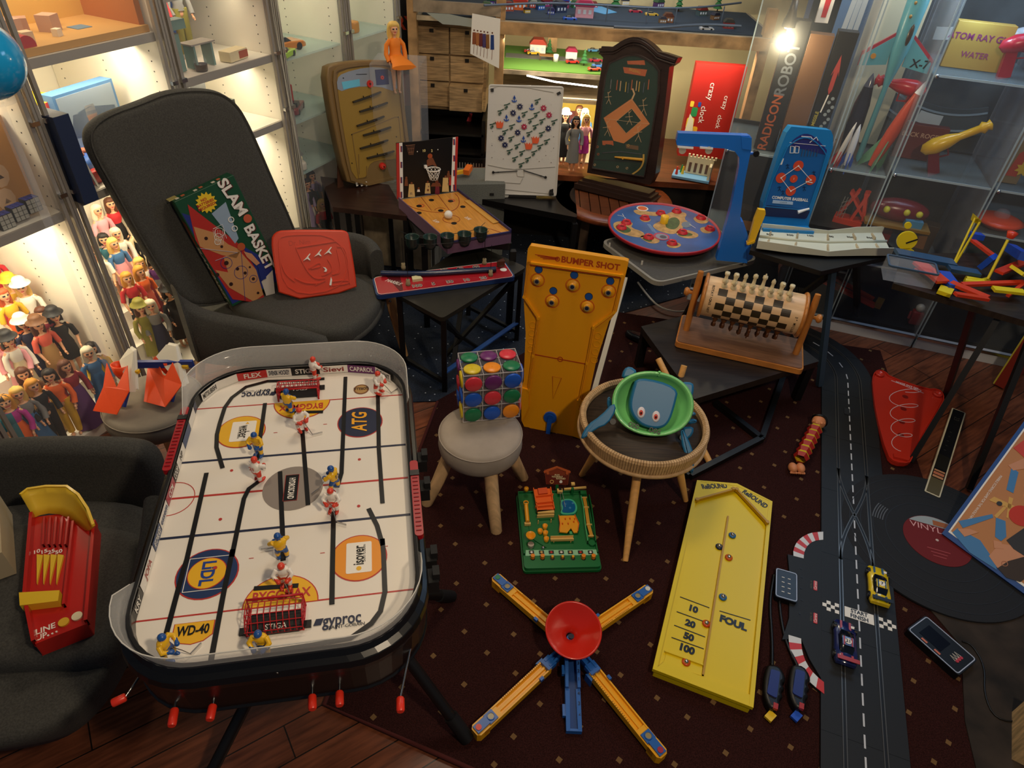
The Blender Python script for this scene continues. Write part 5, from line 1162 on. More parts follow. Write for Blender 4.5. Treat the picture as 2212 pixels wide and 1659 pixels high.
# ---- white trough
def trough():
    z = RZ2+.012; root = thing('golf_trough','long white curved scoring trough with wedge ribs and black numbers','toy',loc=at(1780,545,z)); WT = H('c9cab8',.45)
    def p(x,y,h): return at(*px('C8',x,y),h)
    f0 = [(1185,925),(1400,955),(1700,982),(1950,978),(2160,978)]; f1 = [(1185,860),(1350,900),(1680,930),(1950,915),(2160,895)]
    b0 = [(1210,770),(1500,790),(1800,800),(2060,790)]
    b = wmb(root)
    lo = [p(x,y,z) for x,y in f0]; back = [p(x,y,z) for x,y in ((1215,800),(1430,820),(1700,830),(1900,825),(2090,822))]
    b.loft([[tuple(v) for v in lo],[tuple(v+Vector((0,0,.006))) for v in lo],[tuple(v+Vector((0,0,.006))) for v in back],[tuple(v) for v in back]],WT,closed=False,cap=False,smooth=False); b.build('floor_plate',root,solid=.004)
    for nm,L,hh in (('front_wall',lo,.034),('back_wall',back,.034)):
        b = wmb(root); b.loft([[tuple(v) for v in L],[tuple(v+Vector((0,0,hh if i not in (2,) else hh*.62))) for i,v in enumerate(L)]],WT,closed=False,cap=False,smooth=False); b.build(nm,root,solid=.004)
    mid = [a.lerp(c_,.52) for a,c_ in zip(lo,back)]
    b = wmb(root); b.loft([[tuple(v+Vector((0,0,.006))) for v in mid],[tuple(v+Vector((0,0,.018))) for v in mid]],WT,closed=False,cap=False); b.build('mid_rail',root,solid=.003)
    for i,t in enumerate((.35,1.2,2.0,2.9,3.6)):
        k = int(t); fr = t-k; a = lo[k].lerp(lo[k+1],fr); c_ = back[k].lerp(back[k+1],fr); m_ = a.lerp(c_,.25)
        for q1,q2 in ((a.lerp(c_,.05),a.lerp(c_,.45)),(a.lerp(c_,.62),a.lerp(c_,.95))):
            b = wmb(root); b.loft([[tuple(q1+Vector((-.006,0,.006))),tuple(q1+Vector((.006,0,.006))),tuple(q1+Vector((0,0,.022)))],[tuple(q2+Vector((-.006,0,.006))),tuple(q2+Vector((.006,0,.006))),tuple(q2+Vector((0,0,.012)))]],H('b8a88a',.5),smooth=False); b.build('wedge',root)
    b = wmb(root)
    for i,t in enumerate(('500','300','100','100','300','500')):
        v = back[0].lerp(back[-1],.08+.16*i).lerp(lo[0].lerp(lo[-1],.08+.16*i),.30); b.text(t,(v.x,v.y,z+.008),.014,BK,-.12,bold=.02)
    b.build('numbers',root)
trough()
# ---- barrel chess
def chess():
    z = CZ+.03; f = Fr(at(*px('C8',600,1600),z),at(*px('C8',1500,1800),z)-at(*px('C8',600,1600),z),(0,1,0)); f.k = 'C8'; q = f.q
    A = Vector(q(597,1600)); 
    tl = Vector(q(690,1400)); tr = Vector(q(1640,1560)); L = q(1510,1790)[0]
    L = .40; Wd = .15
    L = (Vector(px('P',0,0)),0) and q(1530,1790)[0]
    root = boardthing('barrel_chess_set','wooden barrel chess set turning between two arched posts on a board','chess set',f)
    OAK = woodm('honey_oak',hexc('c07a38'),.3,k=.22); BRD = woodm('base_veneer',hexc('7d5a44'),.4,k=.25); LT = woodm('maple',hexc('dcb486'),.4,k=.12); DKS = woodm('burnt_square',hexc('2e2210'),.45,k=.2)
    D = q(1530,1560)[1]; D = max(.15,min(.22,D))
    b = MB(); b.prism(roundcorners([Vector(p) for p in ((0,0),(L,0),(L,D),(0,D))],.02),-.026,-.004,OAK); b.prism(roundcorners([Vector(p) for p in ((.006,.006),(L-.006,.006),(L-.006,D-.006),(.006,D-.006))],.016),-.004,0,BRD); b.build('base',root,bev=.003)
    cy = D*.52; Rb = .078; zc = .165; x0 = .062; x1 = L-.062
    for sx in (.030,L-.030):
        b = MB(); b.tube([(sx,cy-.012,-.004),(sx,cy-.012,.08),(sx,cy-.004,.22),(sx,cy+.002,.262)],[.013,.013,.013,.011],OAK,12); b.build('post',root)
        s_ = -1 if sx < .1 else 1; b = MB(); b.lathe([(.001,0),(.007,0),(.007,.012),(.016,.018),(.018,.026),(.012,.034),(.001,.035)],OAK,(sx+s_*.01,cy,zc),18,X=Matrix.Rotation(s_*PI/2,4,'Y')); b.build('knob',root)
    Xm = Matrix.Translation((x0,cy,zc))@Matrix.Rotation(PI/2,4,'Y')
    bl = x1-x0; b = MB(); n = 48
    def ringpt(r,t,x): return (x,cy+r*math.cos(t),zc+r*math.sin(t))
    SQ = 8; mar = bl*.13; w8 = (bl-2*mar)/8
    b.loft([[ringpt(Rb,2*PI*i/n,x) for i in range(n)] for x in (x0,x1)],LT)
    rot0 = -2.05
    for i in range(8):
        for j in range(8):
            if (i+j) % 2: continue
            t0 = PI*.5+.95-j*.38; t1 = t0-.38; xx = x0+mar+i*w8
            pts = []
            for k in range(5): t = t0+(t1-t0)*k/4; pts.append(ringpt(Rb+.0006,PI-t+PI*0,0)[1:])
            t0_ = 2.15+j*.36; tt = [t0_+.36*k/4 for k in range(5)]
            r1 = [(xx,cy+(Rb+.0006)*math.cos(t),zc+(Rb+.0006)*math.sin(t)) for t in tt]; r2 = [(xx+w8,p_[1],p_[2]) for p_ in r1]
            b.add(r1+r2,[(k,k+1,6+k,5+k) for k in range(4)],DKS)
    for t_,xx in (('ROTATIONS.NET',x0+mar*.55),('3" MILLER',x1-mar*.5)):
        for m_,ch in enumerate(t_):
            an = 2.1+m_*.115+(.7 if 'MILL' in t_ else 0); T = Matrix(((0,1,0,xx),(math.sin(an),0,math.cos(an),cy+Rb*math.cos(an)),(-math.cos(an),0,math.sin(an),zc+Rb*math.sin(an)),(0,0,0,1)))
            T = Matrix(((0,1,0,xx),(-math.sin(an),0,math.cos(an),cy+(Rb+.0004)*math.cos(an)),(math.cos(an),0,math.sin(an),zc+(Rb+.0004)*math.sin(an)),(0,0,0,1)))
            if ch != ' ': b.text(ch,(0,0,.0002),.009,DKS,0,X=T,bold=.02)
    b.build('barrel',root)
    for xx in (x0-.008,x1-.004):
        b = MB(); b.lathe([(.001,0),(Rb+.006,0),(Rb+.010,.004),(Rb+.010,.009),(Rb+.006,.013),(.001,.013)],OAK,(xx,cy,zc),40,X=Matrix.Rotation(PI/2,4,'Y')); b.build('end_disc',root)
    IV = H('e0d0a8',.35); WN = H('5c3214',.3)
    K_ = {'pawn': [(.0085,0),(.008,.004),(.0045,.008),(.0035,.014),(.0055,.016),(.0035,.018),(.0045,.021),(.001,.025)],'rook': [(.009,0),(.0085,.005),(.005,.009),(.0045,.020),(.007,.023),(.007,.030),(.001,.030)],'knight': [(.009,0),(.0085,.005),(.005,.009),(.006,.018),(.008,.024),(.007,.031),(.001,.034)],'bishop': [(.009,0),(.0085,.005),(.005,.009),(.004,.022),(.006,.024),(.0055,.031),(.001,.038)],'queen': [(.0095,0),(.009,.005),(.005,.010),(.0042,.028),(.007,.031),(.0065,.038),(.001,.043)],'king': [(.0095,0),(.009,.005),(.005,.010),(.0045,.030),(.007,.034),(.0065,.041),(.002,.043),(.002,.048),(.001,.049)]}
    order = ['rook','knight','bishop','queen','king','bishop','knight','rook']
    proto = {}
    for m_,col,rows in ((IV,'ivory',((1.62,0),(1.98,1))),(WN,'dark brown',((5.55,0),(5.2,1)))):
        for an,isp in rows:
            if col != 'ivory': an = 4.25 if isp else 4.6
            for i in range(8):
                kd = 'pawn' if isp else order[i]; key = (kd,col)
                if key not in proto:
                    b = MB(); b.lathe(K_[kd],m_,n=14); b.lathe([(.001,0),(K_[kd][0][0],0)],m_,n=14)
                    if kd == 'knight': b.box((0,-.004,.028),(.006,.012,.008),m_)
                    o = b.build('chess_piece'); proto[key] = o
                else: o = proto[key].copy(); COL.objects.link(o)
                xx = x0+mar+(i+.5)*w8; P_ = f.M@Vector((xx,cy+Rb*math.cos(an),zc+Rb*math.sin(an))); nn = (f.M.to_3x3()@Vector((0,math.cos(an),math.sin(an)))).normalized()
                o.matrix_world = Matrix.Translation(P_)@Vector((0,0,1)).rotation_difference(nn).to_matrix().to_4x4()@Matrix.Diagonal((1.35,1.35,1.35,1))
                side = 'standing on top of the barrel' if col == 'ivory' else 'hanging under the barrel'
                fl = ['at the left end','second from the left end','third from the left end','fourth from the left end','fifth from the left end','third from the right end','second from the right end','at the right end'][i]
                tag(o,f"{col} chess {kd} {side}, {fl}",'chess piece',f'{col} chess pieces on the barrel')
                o.name = 'chess_'+kd
    return
chess()
# ================================================================== toys on stools and floor
FZ = .0085
# ---- disc cube on the grey stool
def cube():
    z = .292
    cx = at(1062,905,z); base = Vector((cx.x,cx.y,z+.012))
    a = at(*px('D5',385,1315),z+.012); b_ = at(*px('D5',772,1275),z+.012); u = b_-a; u.z = 0; Wd = u.length; u.normalize(); v = Vector((-u.y,u.x,0))
    f = Fr(a,u,(0,0,1)); f.k = 'D5'; top = f.q(375,1000)[1]; Ht = max(.12,min(top,.2)); s = Wd/3; sh = Ht/3
    g = Fr(a+Vector((0,0,Ht)),u,v); g.k = 'D5'; dep = .75*Wd
    dq = g.q(330,840)[1]; dep = max(.09,min(.16,dq))
    root = thing('disc_cube','clear plastic puzzle cube covered in coloured discs on the grey stool','toy',mat=f.M)
    C = M('cube_clear',(.85,.82,.82),.06,spec=.4,alpha=.05); E_ = M('cube_edge',(.8,.74,.74),.1,alpha=.5)
    b = MB()
    for i in range(3):
        for j in range(3):
            for k in range(3): b.box((s*(i+.5),sh*(j+.5),-dep/3*(k+.5)),(s*.97,sh*.97,dep/3*.97),C)
    b.build('clear_block',root)
    b = MB()
    for i in range(4):
        for j in range(4):
            b.box((s*i,sh*j,-dep/2),(.0018,.0018,dep),E_)
            if i in (0,3) or j in (0,3): pass
            b.box((s*i,Ht/2,-dep*j/3),(.0018,Ht,.0018),E_); b.box((Wd/2,sh*i,-dep*j/3),(Wd,.0018,.0018),E_)
    b.build('edge_frame',root)
    CR = dict(g=H('1b7a4e',.35),p=H('6d2a6e',.35),r=H('e23a48',.35),y=H('e0c424',.35),o=H('f8941e',.35),b=H('1c5ac8',.35)); NM = dict(g='green',p='purple',r='red',y='yellow',o='orange',b='blue')
    r_ = min(s,sh)*.44
    for j,row in enumerate(('gbo','brg','rpb')):
        for i,c in enumerate(row): b = MB(); b.lathe([(.001,0),(r_,0),(r_,.005),(r_*.92,.007),(.001,.007)],CR[c],(s*(i+.5),sh*(j+.5),.001),24); b.build('disc',root,label=NM[c]+' disc')
    for k,row in enumerate(('yog','gpr')):
        k2 = (.22,.72)[k]
        for i,c in enumerate(row): b = MB(); b.lathe([(.001,0),(r_,0),(r_,.005),(r_*.92,.007),(.001,.007)],CR[c],(s*(i+.5),Ht+.001,-dep*k2),24,X=Matrix.Rotation(-PI/2,4,'X'),sy=.9); b.build('disc',root,label=NM[c]+' disc')
    for j,row in enumerate(('yb','br','yp')):
        for k,c in enumerate(row): b = MB(); b.lathe([(.001,0),(r_,0),(r_,.005),(.001,.006)],CR[c],(-.001,sh*(j+.5),-dep*(.22+.5*k)),24,X=Matrix.Rotation(-PI/2,4,'Y')); b.build('disc',root,label=NM[c]+' disc')
        c = 'rob'[j]; b = MB(); b.lathe([(.001,0),(r_,0),(r_,.005),(.001,.006)],CR[c],(Wd+.001,sh*(j+.5),-dep*.3),24,X=Matrix.Rotation(PI/2,4,'Y')); b.build('disc',root,label=NM[c]+' disc')
    b = MB(); b.cyl((Wd*.5,-.011,-dep*.5),.035,.011,BLACK,28,X=Matrix.Rotation(-PI/2,4,'X')); b.build('stand_base',root)
cube()
# ---- bumper shot board
def bumper():
    A = at(*px('D5',790,1340),FZ); f = standing('D5',(800,1345),(1190,1420),FZ,R(7)); q = f.q
    root = boardthing('bumper_ball_game','tall yellow-orange BUMPER SHOT board game standing upright on the rug','toy',f)
    YO = M('mustard_plastic',hexc('e69c0e'),.38); RL = H('a83c10',.4)
    L = [(805,1345),(840,1350),(900,1420),(960,1425),(1020,1430),(1060,1395),(1180,1420),(1195,1400),(1250,1130),(1300,900),(1390,620),(1445,550),(1480,400),(1525,210),(1500,200),(845,98),(830,120),(800,440),(815,700),(800,1050),(783,1070),(785,1300)]
    L = [(x,y) for x,y in L]; o_ = f.Q(L); m = min(p[1] for p in o_); 
    root.matrix_world = root.matrix_world@Matrix.Translation((0,0,0))
    b = MB(); b.prism(o_[::-1],-.028,0,YO); b.build('board',root,bev=.004)
    b = MB(); tr = [(845,210),(1480,300),(1425,550),(1285,655),(1240,900),(1190,1150)]; tl = [(845,210),(808,445),(905,590),(870,850),(838,1085)]
    for T_ in (tr,tl):
        b.stroke(f.Q(T_),.007,0,.011,YO)
        for x,y in T_: b.cyl((*q(x,y),0),.0055,.012,YO,12)
        b.stroke([(p[0]+.0,p[1]-.006) for p in f.Q(T_)],.0014,.0,.0115,RL)
    b.build('rubber_rail',root)
    b = MB()
    for x,y in ((905,262),(1150,300),(1398,342),(1006,408),(1250,448)): b.disc(q(x,y),.0135,.0,.0012,BK,24); b.disc(q(x,y),.0122,.0012,.0018,H('1d4f9a',.3),24)
    for x,y in ((897,335),(1140,372),(1387,412),(998,480),(1240,518)): b.ring(q(x,y),.0235,.0022,.0,.0014,H('c8501a'),30)
    b.text('BUMPER SHOT',(*q(1260,222),.0),.021,RL,math.atan2(q(1460,250)[1]-q(1050,190)[1],q(1460,250)[0]-q(1050,190)[0]),width=(Vector(q(1465,250))-Vector(q(1062,192))).length,bold=.03)
    for k in range(4): b.stroke([q(880+18*k,158+10*k),q(1040,182+4*k)],.0022,0,.001,RL)
    b.ring(q(1035,190),.007,.003,0,.001,RL,16)
    b.stroke([q(875,847),q(1240,915)],.004,0,.001,RL); b.ring(q(1053,880),.009,.003,0,.0012,RL,16); b.stroke([q(1000,998),q(1062,1010),q(1003,1152)],.0022,0,.001,RL,True)
    for i in range(4):
        for x,y in ((863-5*i,645+55*i),(1313-9*i,720+55*i)): b.ring(q(x,y),.012,.0016,0,.002,YO,20)
    b.prism(f.Q([(785,1070),(840,1085),(838,1200),(790,1300)]),0,.008,YO); b.prism(f.Q([(1170,1155),(1235,1160),(1195,1420),(1140,1400)]),0,.010,YO)
    b.text('3',(*q(1190,1205),.010),.016,RL,0)
    b.build('printed_detail',root)
    for x,y in ((897,335),(1140,372),(1387,412),(998,480),(1240,518)):
        b = MB(); b.lathe([(.021,0),(.020,.004),(.016,.006),(.012,.006),(.0115,.014),(.009,.016),(.006,.016)],YO,(*q(x,y),0),24); bb = b.build('bumper',root)
        b = MB(); b.ring(q(x,y),.0085,.003,.015,.017,H('8a7a5a'),18); b.disc(q(x,y),.0065,.014,.0165,H('16243e',.3),16); b.build('bumper_cap',bb)
    b = MB(); x,y = q(985,1278); b.disc((x,y),.0245,0,.008,M('blue_spinner',hexc('1a52b0'),.3),30); b.stroke([(x,y),q(965,1440)],.016,0,.014,M('blue_spinner')); b.ring((x,y),.014,.002,.008,.010,M('blue_spinner'),20); b.build('blue_launcher',root)
bumper()
# ---- rattan stool and crab-like ball catcher
RATM = bpy.data.materials.new('rattan'); RATM.use_nodes = True; MC['rattan'] = RATM
nt = RATM.node_tree; bs = nt.nodes['Principled BSDF']; bs.inputs['Roughness'].default_value = .6; tc = nt.nodes.new('ShaderNodeTexCoord'); wv = nt.nodes.new('ShaderNodeTexNoise'); wv.inputs['Scale'].default_value = 60
rp = nt.nodes.new('ShaderNodeValToRGB'); rp.color_ramp.elements[0].color = (.36,.2,.08,1); rp.color_ramp.elements[1].color = (.75,.5,.25,1); nt.links.new(tc.outputs['Object'],wv.inputs[0]); nt.links.new(wv.outputs['Fac'],rp.inputs[0]); nt.links.new(rp.outputs[0],bs.inputs['Base Color'])
def rattan():
    z = .318; c = (at(1257,890,z)+at(1532,905,z))/2; r = (at(1532,905,z)-at(1257,890,z)).length/2-.006; c = at(1392,905,z)
    root = thing('rattan_stool','round rattan-rimmed stool with pale wooden legs holding the green and blue crab toy','stool',loc=(c.x,c.y,0))
    b = MB(); n = 150
    for i in range(n):
        t = 2*PI*i/n; w_ = 2*PI/n*.42
        b.loft([[((r+dr)*math.cos(t+s_*w_),(r+dr)*math.sin(t+s_*w_),zz) for dr,zz in ((-.014,z-.002),(-.006,z+.006),(.004,z+.005),(.008,z-.004),(.004,z-.045),(-.006,z-.05),(-.014,z-.04))] for s_ in (-1,1)],RATM,smooth=False)
    b.build('woven_rim',root)
    b = MB(); b.lathe([(.001,z-.035),(r-.006,z-.035),(r-.006,z-.018),(.001,z-.018)],woodm('dark_ribbed_seat',hexc('33261a'),.6,sc=(3,60,3),k=.6),n=48); b.build('seat',root)
    b = MB(); b.tube([((r+.004)*math.cos(t),(r+.004)*math.sin(t),z-.052) for t in [2*PI*i/60 for i in range(60)]],.007,RATM,6,closed=True); b.build('lower_hoop',root)
    for ft,tx,ty in ((at(1255,1030),-.11,-.02),(at(1350,1215),-.02,-.12),(at(1480,1085),.10,-.03),(Vector((c.x-.02,c.y+.2,0)),0,.11)):
        b = MB(); b.tube([(ft.x-c.x,ft.y-c.y,.009),((ft.x-c.x)*.6+tx*.4,(ft.y-c.y)*.6+ty*.4,.11),(tx,ty,z-.04)],[.009,.0135,.0145],woodm('pale_turned_leg',hexc('e0a860'),.45,k=.15),12); b.build('leg',root)
    # bare stool legs sticking up behind
    return c,r,z
RC_,RR2,RZZ = rattan()
def crab():
    z = RZZ-.01; c = at(1408,905,z+.055)
    # green bowl facing the viewer, tilted up
    u = Vector((1,-.07,0)).normalized(); ln = R(42); back = Vector((-u.y,u.x,0)); v = Vector((0,0,1))*math.cos(ln)+back*math.sin(ln)
    f = Fr(c,u,v); f.k = 'D5'; q = f.q
    x0 = q(1408,1180)[0]; x1 = q(1972,1230)[0]; yb = q(1690,1412)[1]; yt = q(1720,965)[1]; rx = (x1-x0)/2; ry = (yt-yb)/2; cx = (x0+x1)/2; cy = (yt+yb)/2
    root = boardthing('crab_ball_catcher','green and blue crab-shaped ball catcher toy ODD OGG on the rattan stool','toy',f)
    GN = M('apple_green',hexc('7ed67c'),.3,coat=.3); BL = M('teal_blue',hexc('1d6d9a'),.42)
    n = 48; E_ = [(math.cos(2*PI*i/n),math.sin(2*PI*i/n)) for i in range(n)]
    sup = lambda t: (abs(math.cos(t))**.95*(1 if math.cos(t) > 0 else -1),abs(math.sin(t))**.95*(1 if math.sin(t) > 0 else -1))
    E_ = [sup(2*PI*i/n) for i in range(n)]
    b = MB(); rings = []
    for k,z_ in ((.3,-.075),(.65,-.068),(.88,-.04),(.98,-.012),(1.0,0),(.965,.006),(.90,.002),(.86,-.012),(.75,-.032),(.5,-.044),(.15,-.048)): rings.append([(cx+rx*k*a,cy+ry*k*c_,z_) for a,c_ in E_])
    b.loft(rings,GN); b.build('shell',root)
    b = MB(); P = smooth_poly(f.Q([(1590,1012),(1855,1080),(1830,1200),(1790,1320),(1720,1352),(1620,1330),(1560,1270),(1538,1200),(1560,1100)]),2)
    pillow(b,[tuple((sum((Vector(p_) for p_ in P),Vector((0,0)))/len(P))*-.1+Vector(p)*1.1) for p in P],-.04,.006,.008,BL,4); b.build('face_flap',root)
    for x,y in ((1612,1247),(1714,1275)):
        X,Y = q(x,y,.008); b = MB(); b.sph((X,Y,.006),(.0125,.018,.005),H('eadfe0',.3),18,10); e = b.build('eye',root,label='bulging white eye with red ring')
        b = MB(); b.sph((X-.001,Y-.001,.0095),(.0065,.0095,.0032),H('d84a3a',.3),14,8); b.sph((X-.001,Y-.002,.0118),(.003,.0045,.0018),H('2a0c0c',.2),10,6); b.build('iris',e)
    b = MB(); b.text('ODD',(*q(1560,1338,.008),.008),.015,BK,-.22,bold=.03,width=.034); b.text('OGG',(*q(1705,1375,.008),.008),.015,BK,-.18,bold=.03,width=.036); b.build('lettering',root)
    b = MB(); x,y = q(1735,975); b.tube([(x,y-.008,-.004),(x,y+.004,.006)],.004,GN,8); b.build('top_hinge',root)
    for s_,P in ((1,[(1420,1175),(1440,1230),(1380,1330),(1300,1360),(1215,1432),(1190,1420),(1240,1330),(1330,1270)]),(-1,[(1885,1350),(1930,1420),(1975,1540),(1970,1660),(1950,1670),(1915,1560),(1880,1440)])):
        b = MB(); pillow(b,smooth_poly(f.Q(P),1),-.004,.010,.005,BL,3); b.build('claw',root)
        b = MB(); x,y = q(1415 if s_ > 0 else 1895,1310 if s_ > 0 else 1420); b.cyl((x,y,-.02),.010,.026,BK,12); b.build('axle',root)
    for P in ([(1480,1010),(1500,940),(1545,920),(1600,960),(1560,1000)],[(1895,1060),(1910,1030),(1985,1035),(1995,1080),(1975,1160),(1930,1140)],[(1960,1230),(2010,1250),(2000,1270),(1960,1265)],[(1940,1290),(2010,1290),(2015,1320),(1950,1330)],[(1900,1350),(1990,1340),(1990,1400),(1930,1450)],[(1380,1150),(1405,1130),(1420,1200),(1390,1250)]):
        b = MB(); pillow(b,smooth_poly(f.Q(P),1),-.05,-.03,.008,BL,3); b.build('leg_fin',root)
crab()
b = MB(); root = thing('wooden_trestle','pale round wooden rods of a folded stool behind the rattan stool','stool',loc=(.62,1.85,0))
for a,c_ in ((at(1422,775,.25),Vector((.75,1.62,.01))),(at(1478,790,.25),Vector((.60,1.80,.01)))):
    b = wmb(root); b.tube([a,(c_.x,c_.y+.12,.012)],.012,MC['pale_turned_leg'],12); b.build('rod',root)
# ---- green obstacle game
def screw():
    z = FZ+.022; A = at(*px('D6',425,610),z); B_ = at(*px('D6',832,600),z); u = B_-A; u.z = 0; W = u.length; u.normalize(); v = Vector((-u.y,u.x,0))
    f = Fr(A,u,v); f.k = 'D6'; q = f.q; Ln = q(400,205)[1]
    root = boardthing('obstacle_course_game','green plastic obstacle course game with orange and yellow pieces on the rug','toy',f)
    GN = M('game_green',hexc('0f6a34'),.35); OR = H('e8641c',.35); YO = H('e8a01c',.35); CR = H('e0b868',.4); LG = H('4aa868',.4)
    b = MB(); b.prism(roundcorners([Vector(p) for p in ((0,0),(W,0),(W,Ln),(0,Ln))],.012),-.022,0,GN); b.prism(roundcorners([Vector(p) for p in ((-.004,-.004),(W+.004,-.004),(W+.004,Ln),(-.004,Ln))],.014),-.022,-.012,GN)
    b.stroke([(.003,.05),(.003,Ln-.003),(W-.003,Ln-.003),(W-.003,.05)],.005,0,.008,GN); b.build('base_tray',root,bev=.0015)
    b = MB(); b.prism(f.Q([(430,545),(812,540),(808,512),(432,515)]),0,.003,H('8fc8a0',.4))
    for i,x in enumerate((462,515,567,620,668,722,775)):
        X,Y = q(x,527); b.box((X,Y,.0035),(.016,.013,.001),BK); b.box((X,Y,.0042),(.009,.003,.0006),[W2,CR,RDP][i % 3]); b.box((X,Y,.0043),(.003,.008,.0006),[W2,CR,RDP][i % 3])
    b.stroke(smooth_poly(f.Q([(440,300),(450,400),(460,450),(540,500)]),1,False),.002,0,.004,GN); b.build('label_strip',root)
    for i,x in enumerate((468,520,573,627,682,737,790)):
        X,Y = q(x,553); b = MB(); tall = i in (0,1,5,6); b.disc((X,Y-.002),.0075,0,.0006,BK,18); b.cyl((X,Y,0),.0066 if tall else .004,.013 if tall else .009,YO if not tall else H('e8861c',.35),16); b.build('control_button',root)
    def part(nm,fn,**k): b = MB(); fn(b); return b.build(nm,root,**k)
    def tubep(b):
        X,Y = q(433,265,.03); X2,Y2 = q(440,375); b.tube([(X,Y,.028),(X2,Y2,.014)],.007,YO,12); b.ring((X,Y+.002),.0075,.0025,.028,.034,YO,16); b.box((X2,Y2-.004,.006),(.02,.008,.01),CR)
    part('orange_pipe',tubep)
    def chute(b):
        P = [q(470,210),q(560,205),q(580,320),q(492,330)]; n = 6
        b.prism(P[::-1],.016,.020,OR); b.stroke([P[0],P[3]],.003,.016,.028,OR); b.stroke([P[1],P[2]],.003,.016,.028,OR)
        for k,y in enumerate((245,282,300)): b.stroke([q(480,y+8),q(575,y-2)],.003,.018,.028,OR)
        b.prism(f.Q([(492,215),(540,210),(545,240),(498,245)]),.020,.030,H('d8501a'))
    part('orange_staircase',chute)
    def tbl(b):
        b.stroke(f.Q([(492,328),(580,325)]),.012,.012,.020,CR); [b.box((*q(x,y),.008),(.003,.003,.016),CR) for x,y in ((497,372),(565,365))]; b.stroke(f.Q([(490,348),(580,343)]),.004,.008,.02,CR)
    part('cream_bench',tbl)
    def pond(b):
        P = smooth_poly(f.Q([(610,265),(630,250),(680,250),(705,285),(700,325),(660,335),(610,330),(625,300)]),2); b.prism(P,0,.010,H('3fae8a',.3)); c = Vector(q(655,292)); b.prism([tuple(c+(Vector(p)-c)*.8) for p in P],.010,.0112,H('0f5a92',.2)); [b.disc(q(x,y),.004,.0112,.012,H('2a7ab0'),12) for x,y in ((640,280),(665,300),(680,275))]
    part('blue_pond',pond)
    def maze(b):
        b.prism(f.Q([(605,340),(690,338),(712,385),(705,428),(685,430),(670,405),(650,430),(608,425),(612,385)])[::-1],.006,.010,YO); [b.cyl((*q(x,y),.010),.002,.007,OR,8) for x,y in ((640,360),(665,358),(625,385),(655,385),(685,375),(690,360))]; b.stroke(f.Q([(605,340),(612,385),(608,425)]),.002,.006,.015,OR); b.stroke(f.Q([(690,338),(712,385),(705,428)]),.002,.006,.015,OR)
    part('orange_maze_plate',maze)
    for x,y in ((507,420),(533,395),(535,430),(540,462)): part('ring_cup',lambda b: b.lathe([(.007,0),(.0085,.014),(.0065,.014),(.006,.002),(.001,.002)],YO,(*q(x,y),0),16))
    def trough_(b): b.stroke(f.Q([(562,465),(683,462)]),.010,.008,.011,CR); b.stroke([(p[0],p[1]+.006) for p in f.Q([(562,465),(683,462)])],.002,.008,.018,CR); b.stroke([(p[0],p[1]-.006) for p in f.Q([(562,465),(683,462)])],.002,.008,.018,CR); [b.box((*q(x,470),.004),(.003,.003,.008),CR) for x in (580,670)]; b.box((*q(668,440),.01),(.008,.010,.02),LG)
    part('cream_gutter',trough_)
    def cupc(b): b.lathe([(.003,.010),(.012,.022),(.0155,.032),(.0135,.032),(.010,.022),(.001,.014)],YO,(*q(455,465),0),20); b.cyl((*q(458,492),0),.010,.012,H('b8b0a4',.3,metal=.5),18)
    part('funnel_cup',cupc)
    def seesaw(b):
        for L in ([(740,245),(750,300)],[(750,300),(762,390)],[(762,390),(780,455)]): b.stroke(f.Q(L),.011,.010,.014,H('c8902c',.4)); 
        b.stroke(f.Q([(722,240),(735,300),(745,400),(758,480)]),.003,0,.018,LG); b.stroke(f.Q([(765,235),(778,300),(790,380),(800,480)]),.003,0,.018,GN); b.cyl((*q(782,480),0),.011,.008,GN,18)
        for x,y in ((750,300),(765,392),(740,248),(775,452)): b.box((*q(x,y),.014),(.018,.003,.006),CR)
    part('seesaw_ramp',seesaw)
    def gate(b): b.box((*q(610,215),.016),(.018,.014,.010),CR); b.box((*q(612,212),.020),(.010,.006,.006),BK); b.tube([(*q(612,215),.02),(*q(620,330),.006)],.001,CHROME,5); b.tube([(*q(620,215),.02),(*q(650,330),.006)],.001,CHROME,5)
    part('magnet_gate',gate)
    def crane(b): b.stroke(f.Q([(632,215),(748,205)]),.006,.022,.028,CR); b.cyl((*q(676,215),0),.005,.03,GN,12); b.box((*q(735,225),.01),(.02,.016,.02),GN); b.box((*q(678,190),.028),(.012,.012,.006),CR)
    part('swing_arm',crane)
    part('orange_knob',lambda b: b.lathe([(.001,.02),(.008,.022),(.008,.034),(.001,.036)],YO,(*q(432,218),0),8))
    part('steel_ball',lambda b: b.sph((*q(523,505),.006),.0055,CHROME,12,8))
    # sign
    g = standing('D6',(538,168),(655,172),FZ+.022+.012,R(15)); g = Fr(f.M@Vector((*q(597,195),.004)),f.u,(Vector((0,0,1))*.9+f.v*.35)); g.k = 'D6'; T = root.matrix_world.inverted()@g.M
    RDB = H('8a3a20',.4); P = g.Q([(540,162),(533,100),(530,90),(598,68),(668,92),(662,118),(655,166)])
    b = MB(); b.X = T; b.prism(P,-.004,0,RDB); b.stroke(g.Q([(528,98),(598,70),(668,98)]),.006,0,.004,H('b85a2c',.4)); [b.disc(g.q(x,y),.005,0,.006,H('b85a2c',.4),12) for x,y in ((548,100),(650,100))]
    b.prism(g.Q([(542,160),(537,112),(658,116),(652,164)]),0,.0008,H('6a2416',.4)); 
    for t,x,y in (('RUN',598,112),('YOURSELF',598,122),('RAGGED',618,132)): b.text(t,(*g.q(x,y),.001),.0058,H('e8d8a8'),-.03,bold=.03)
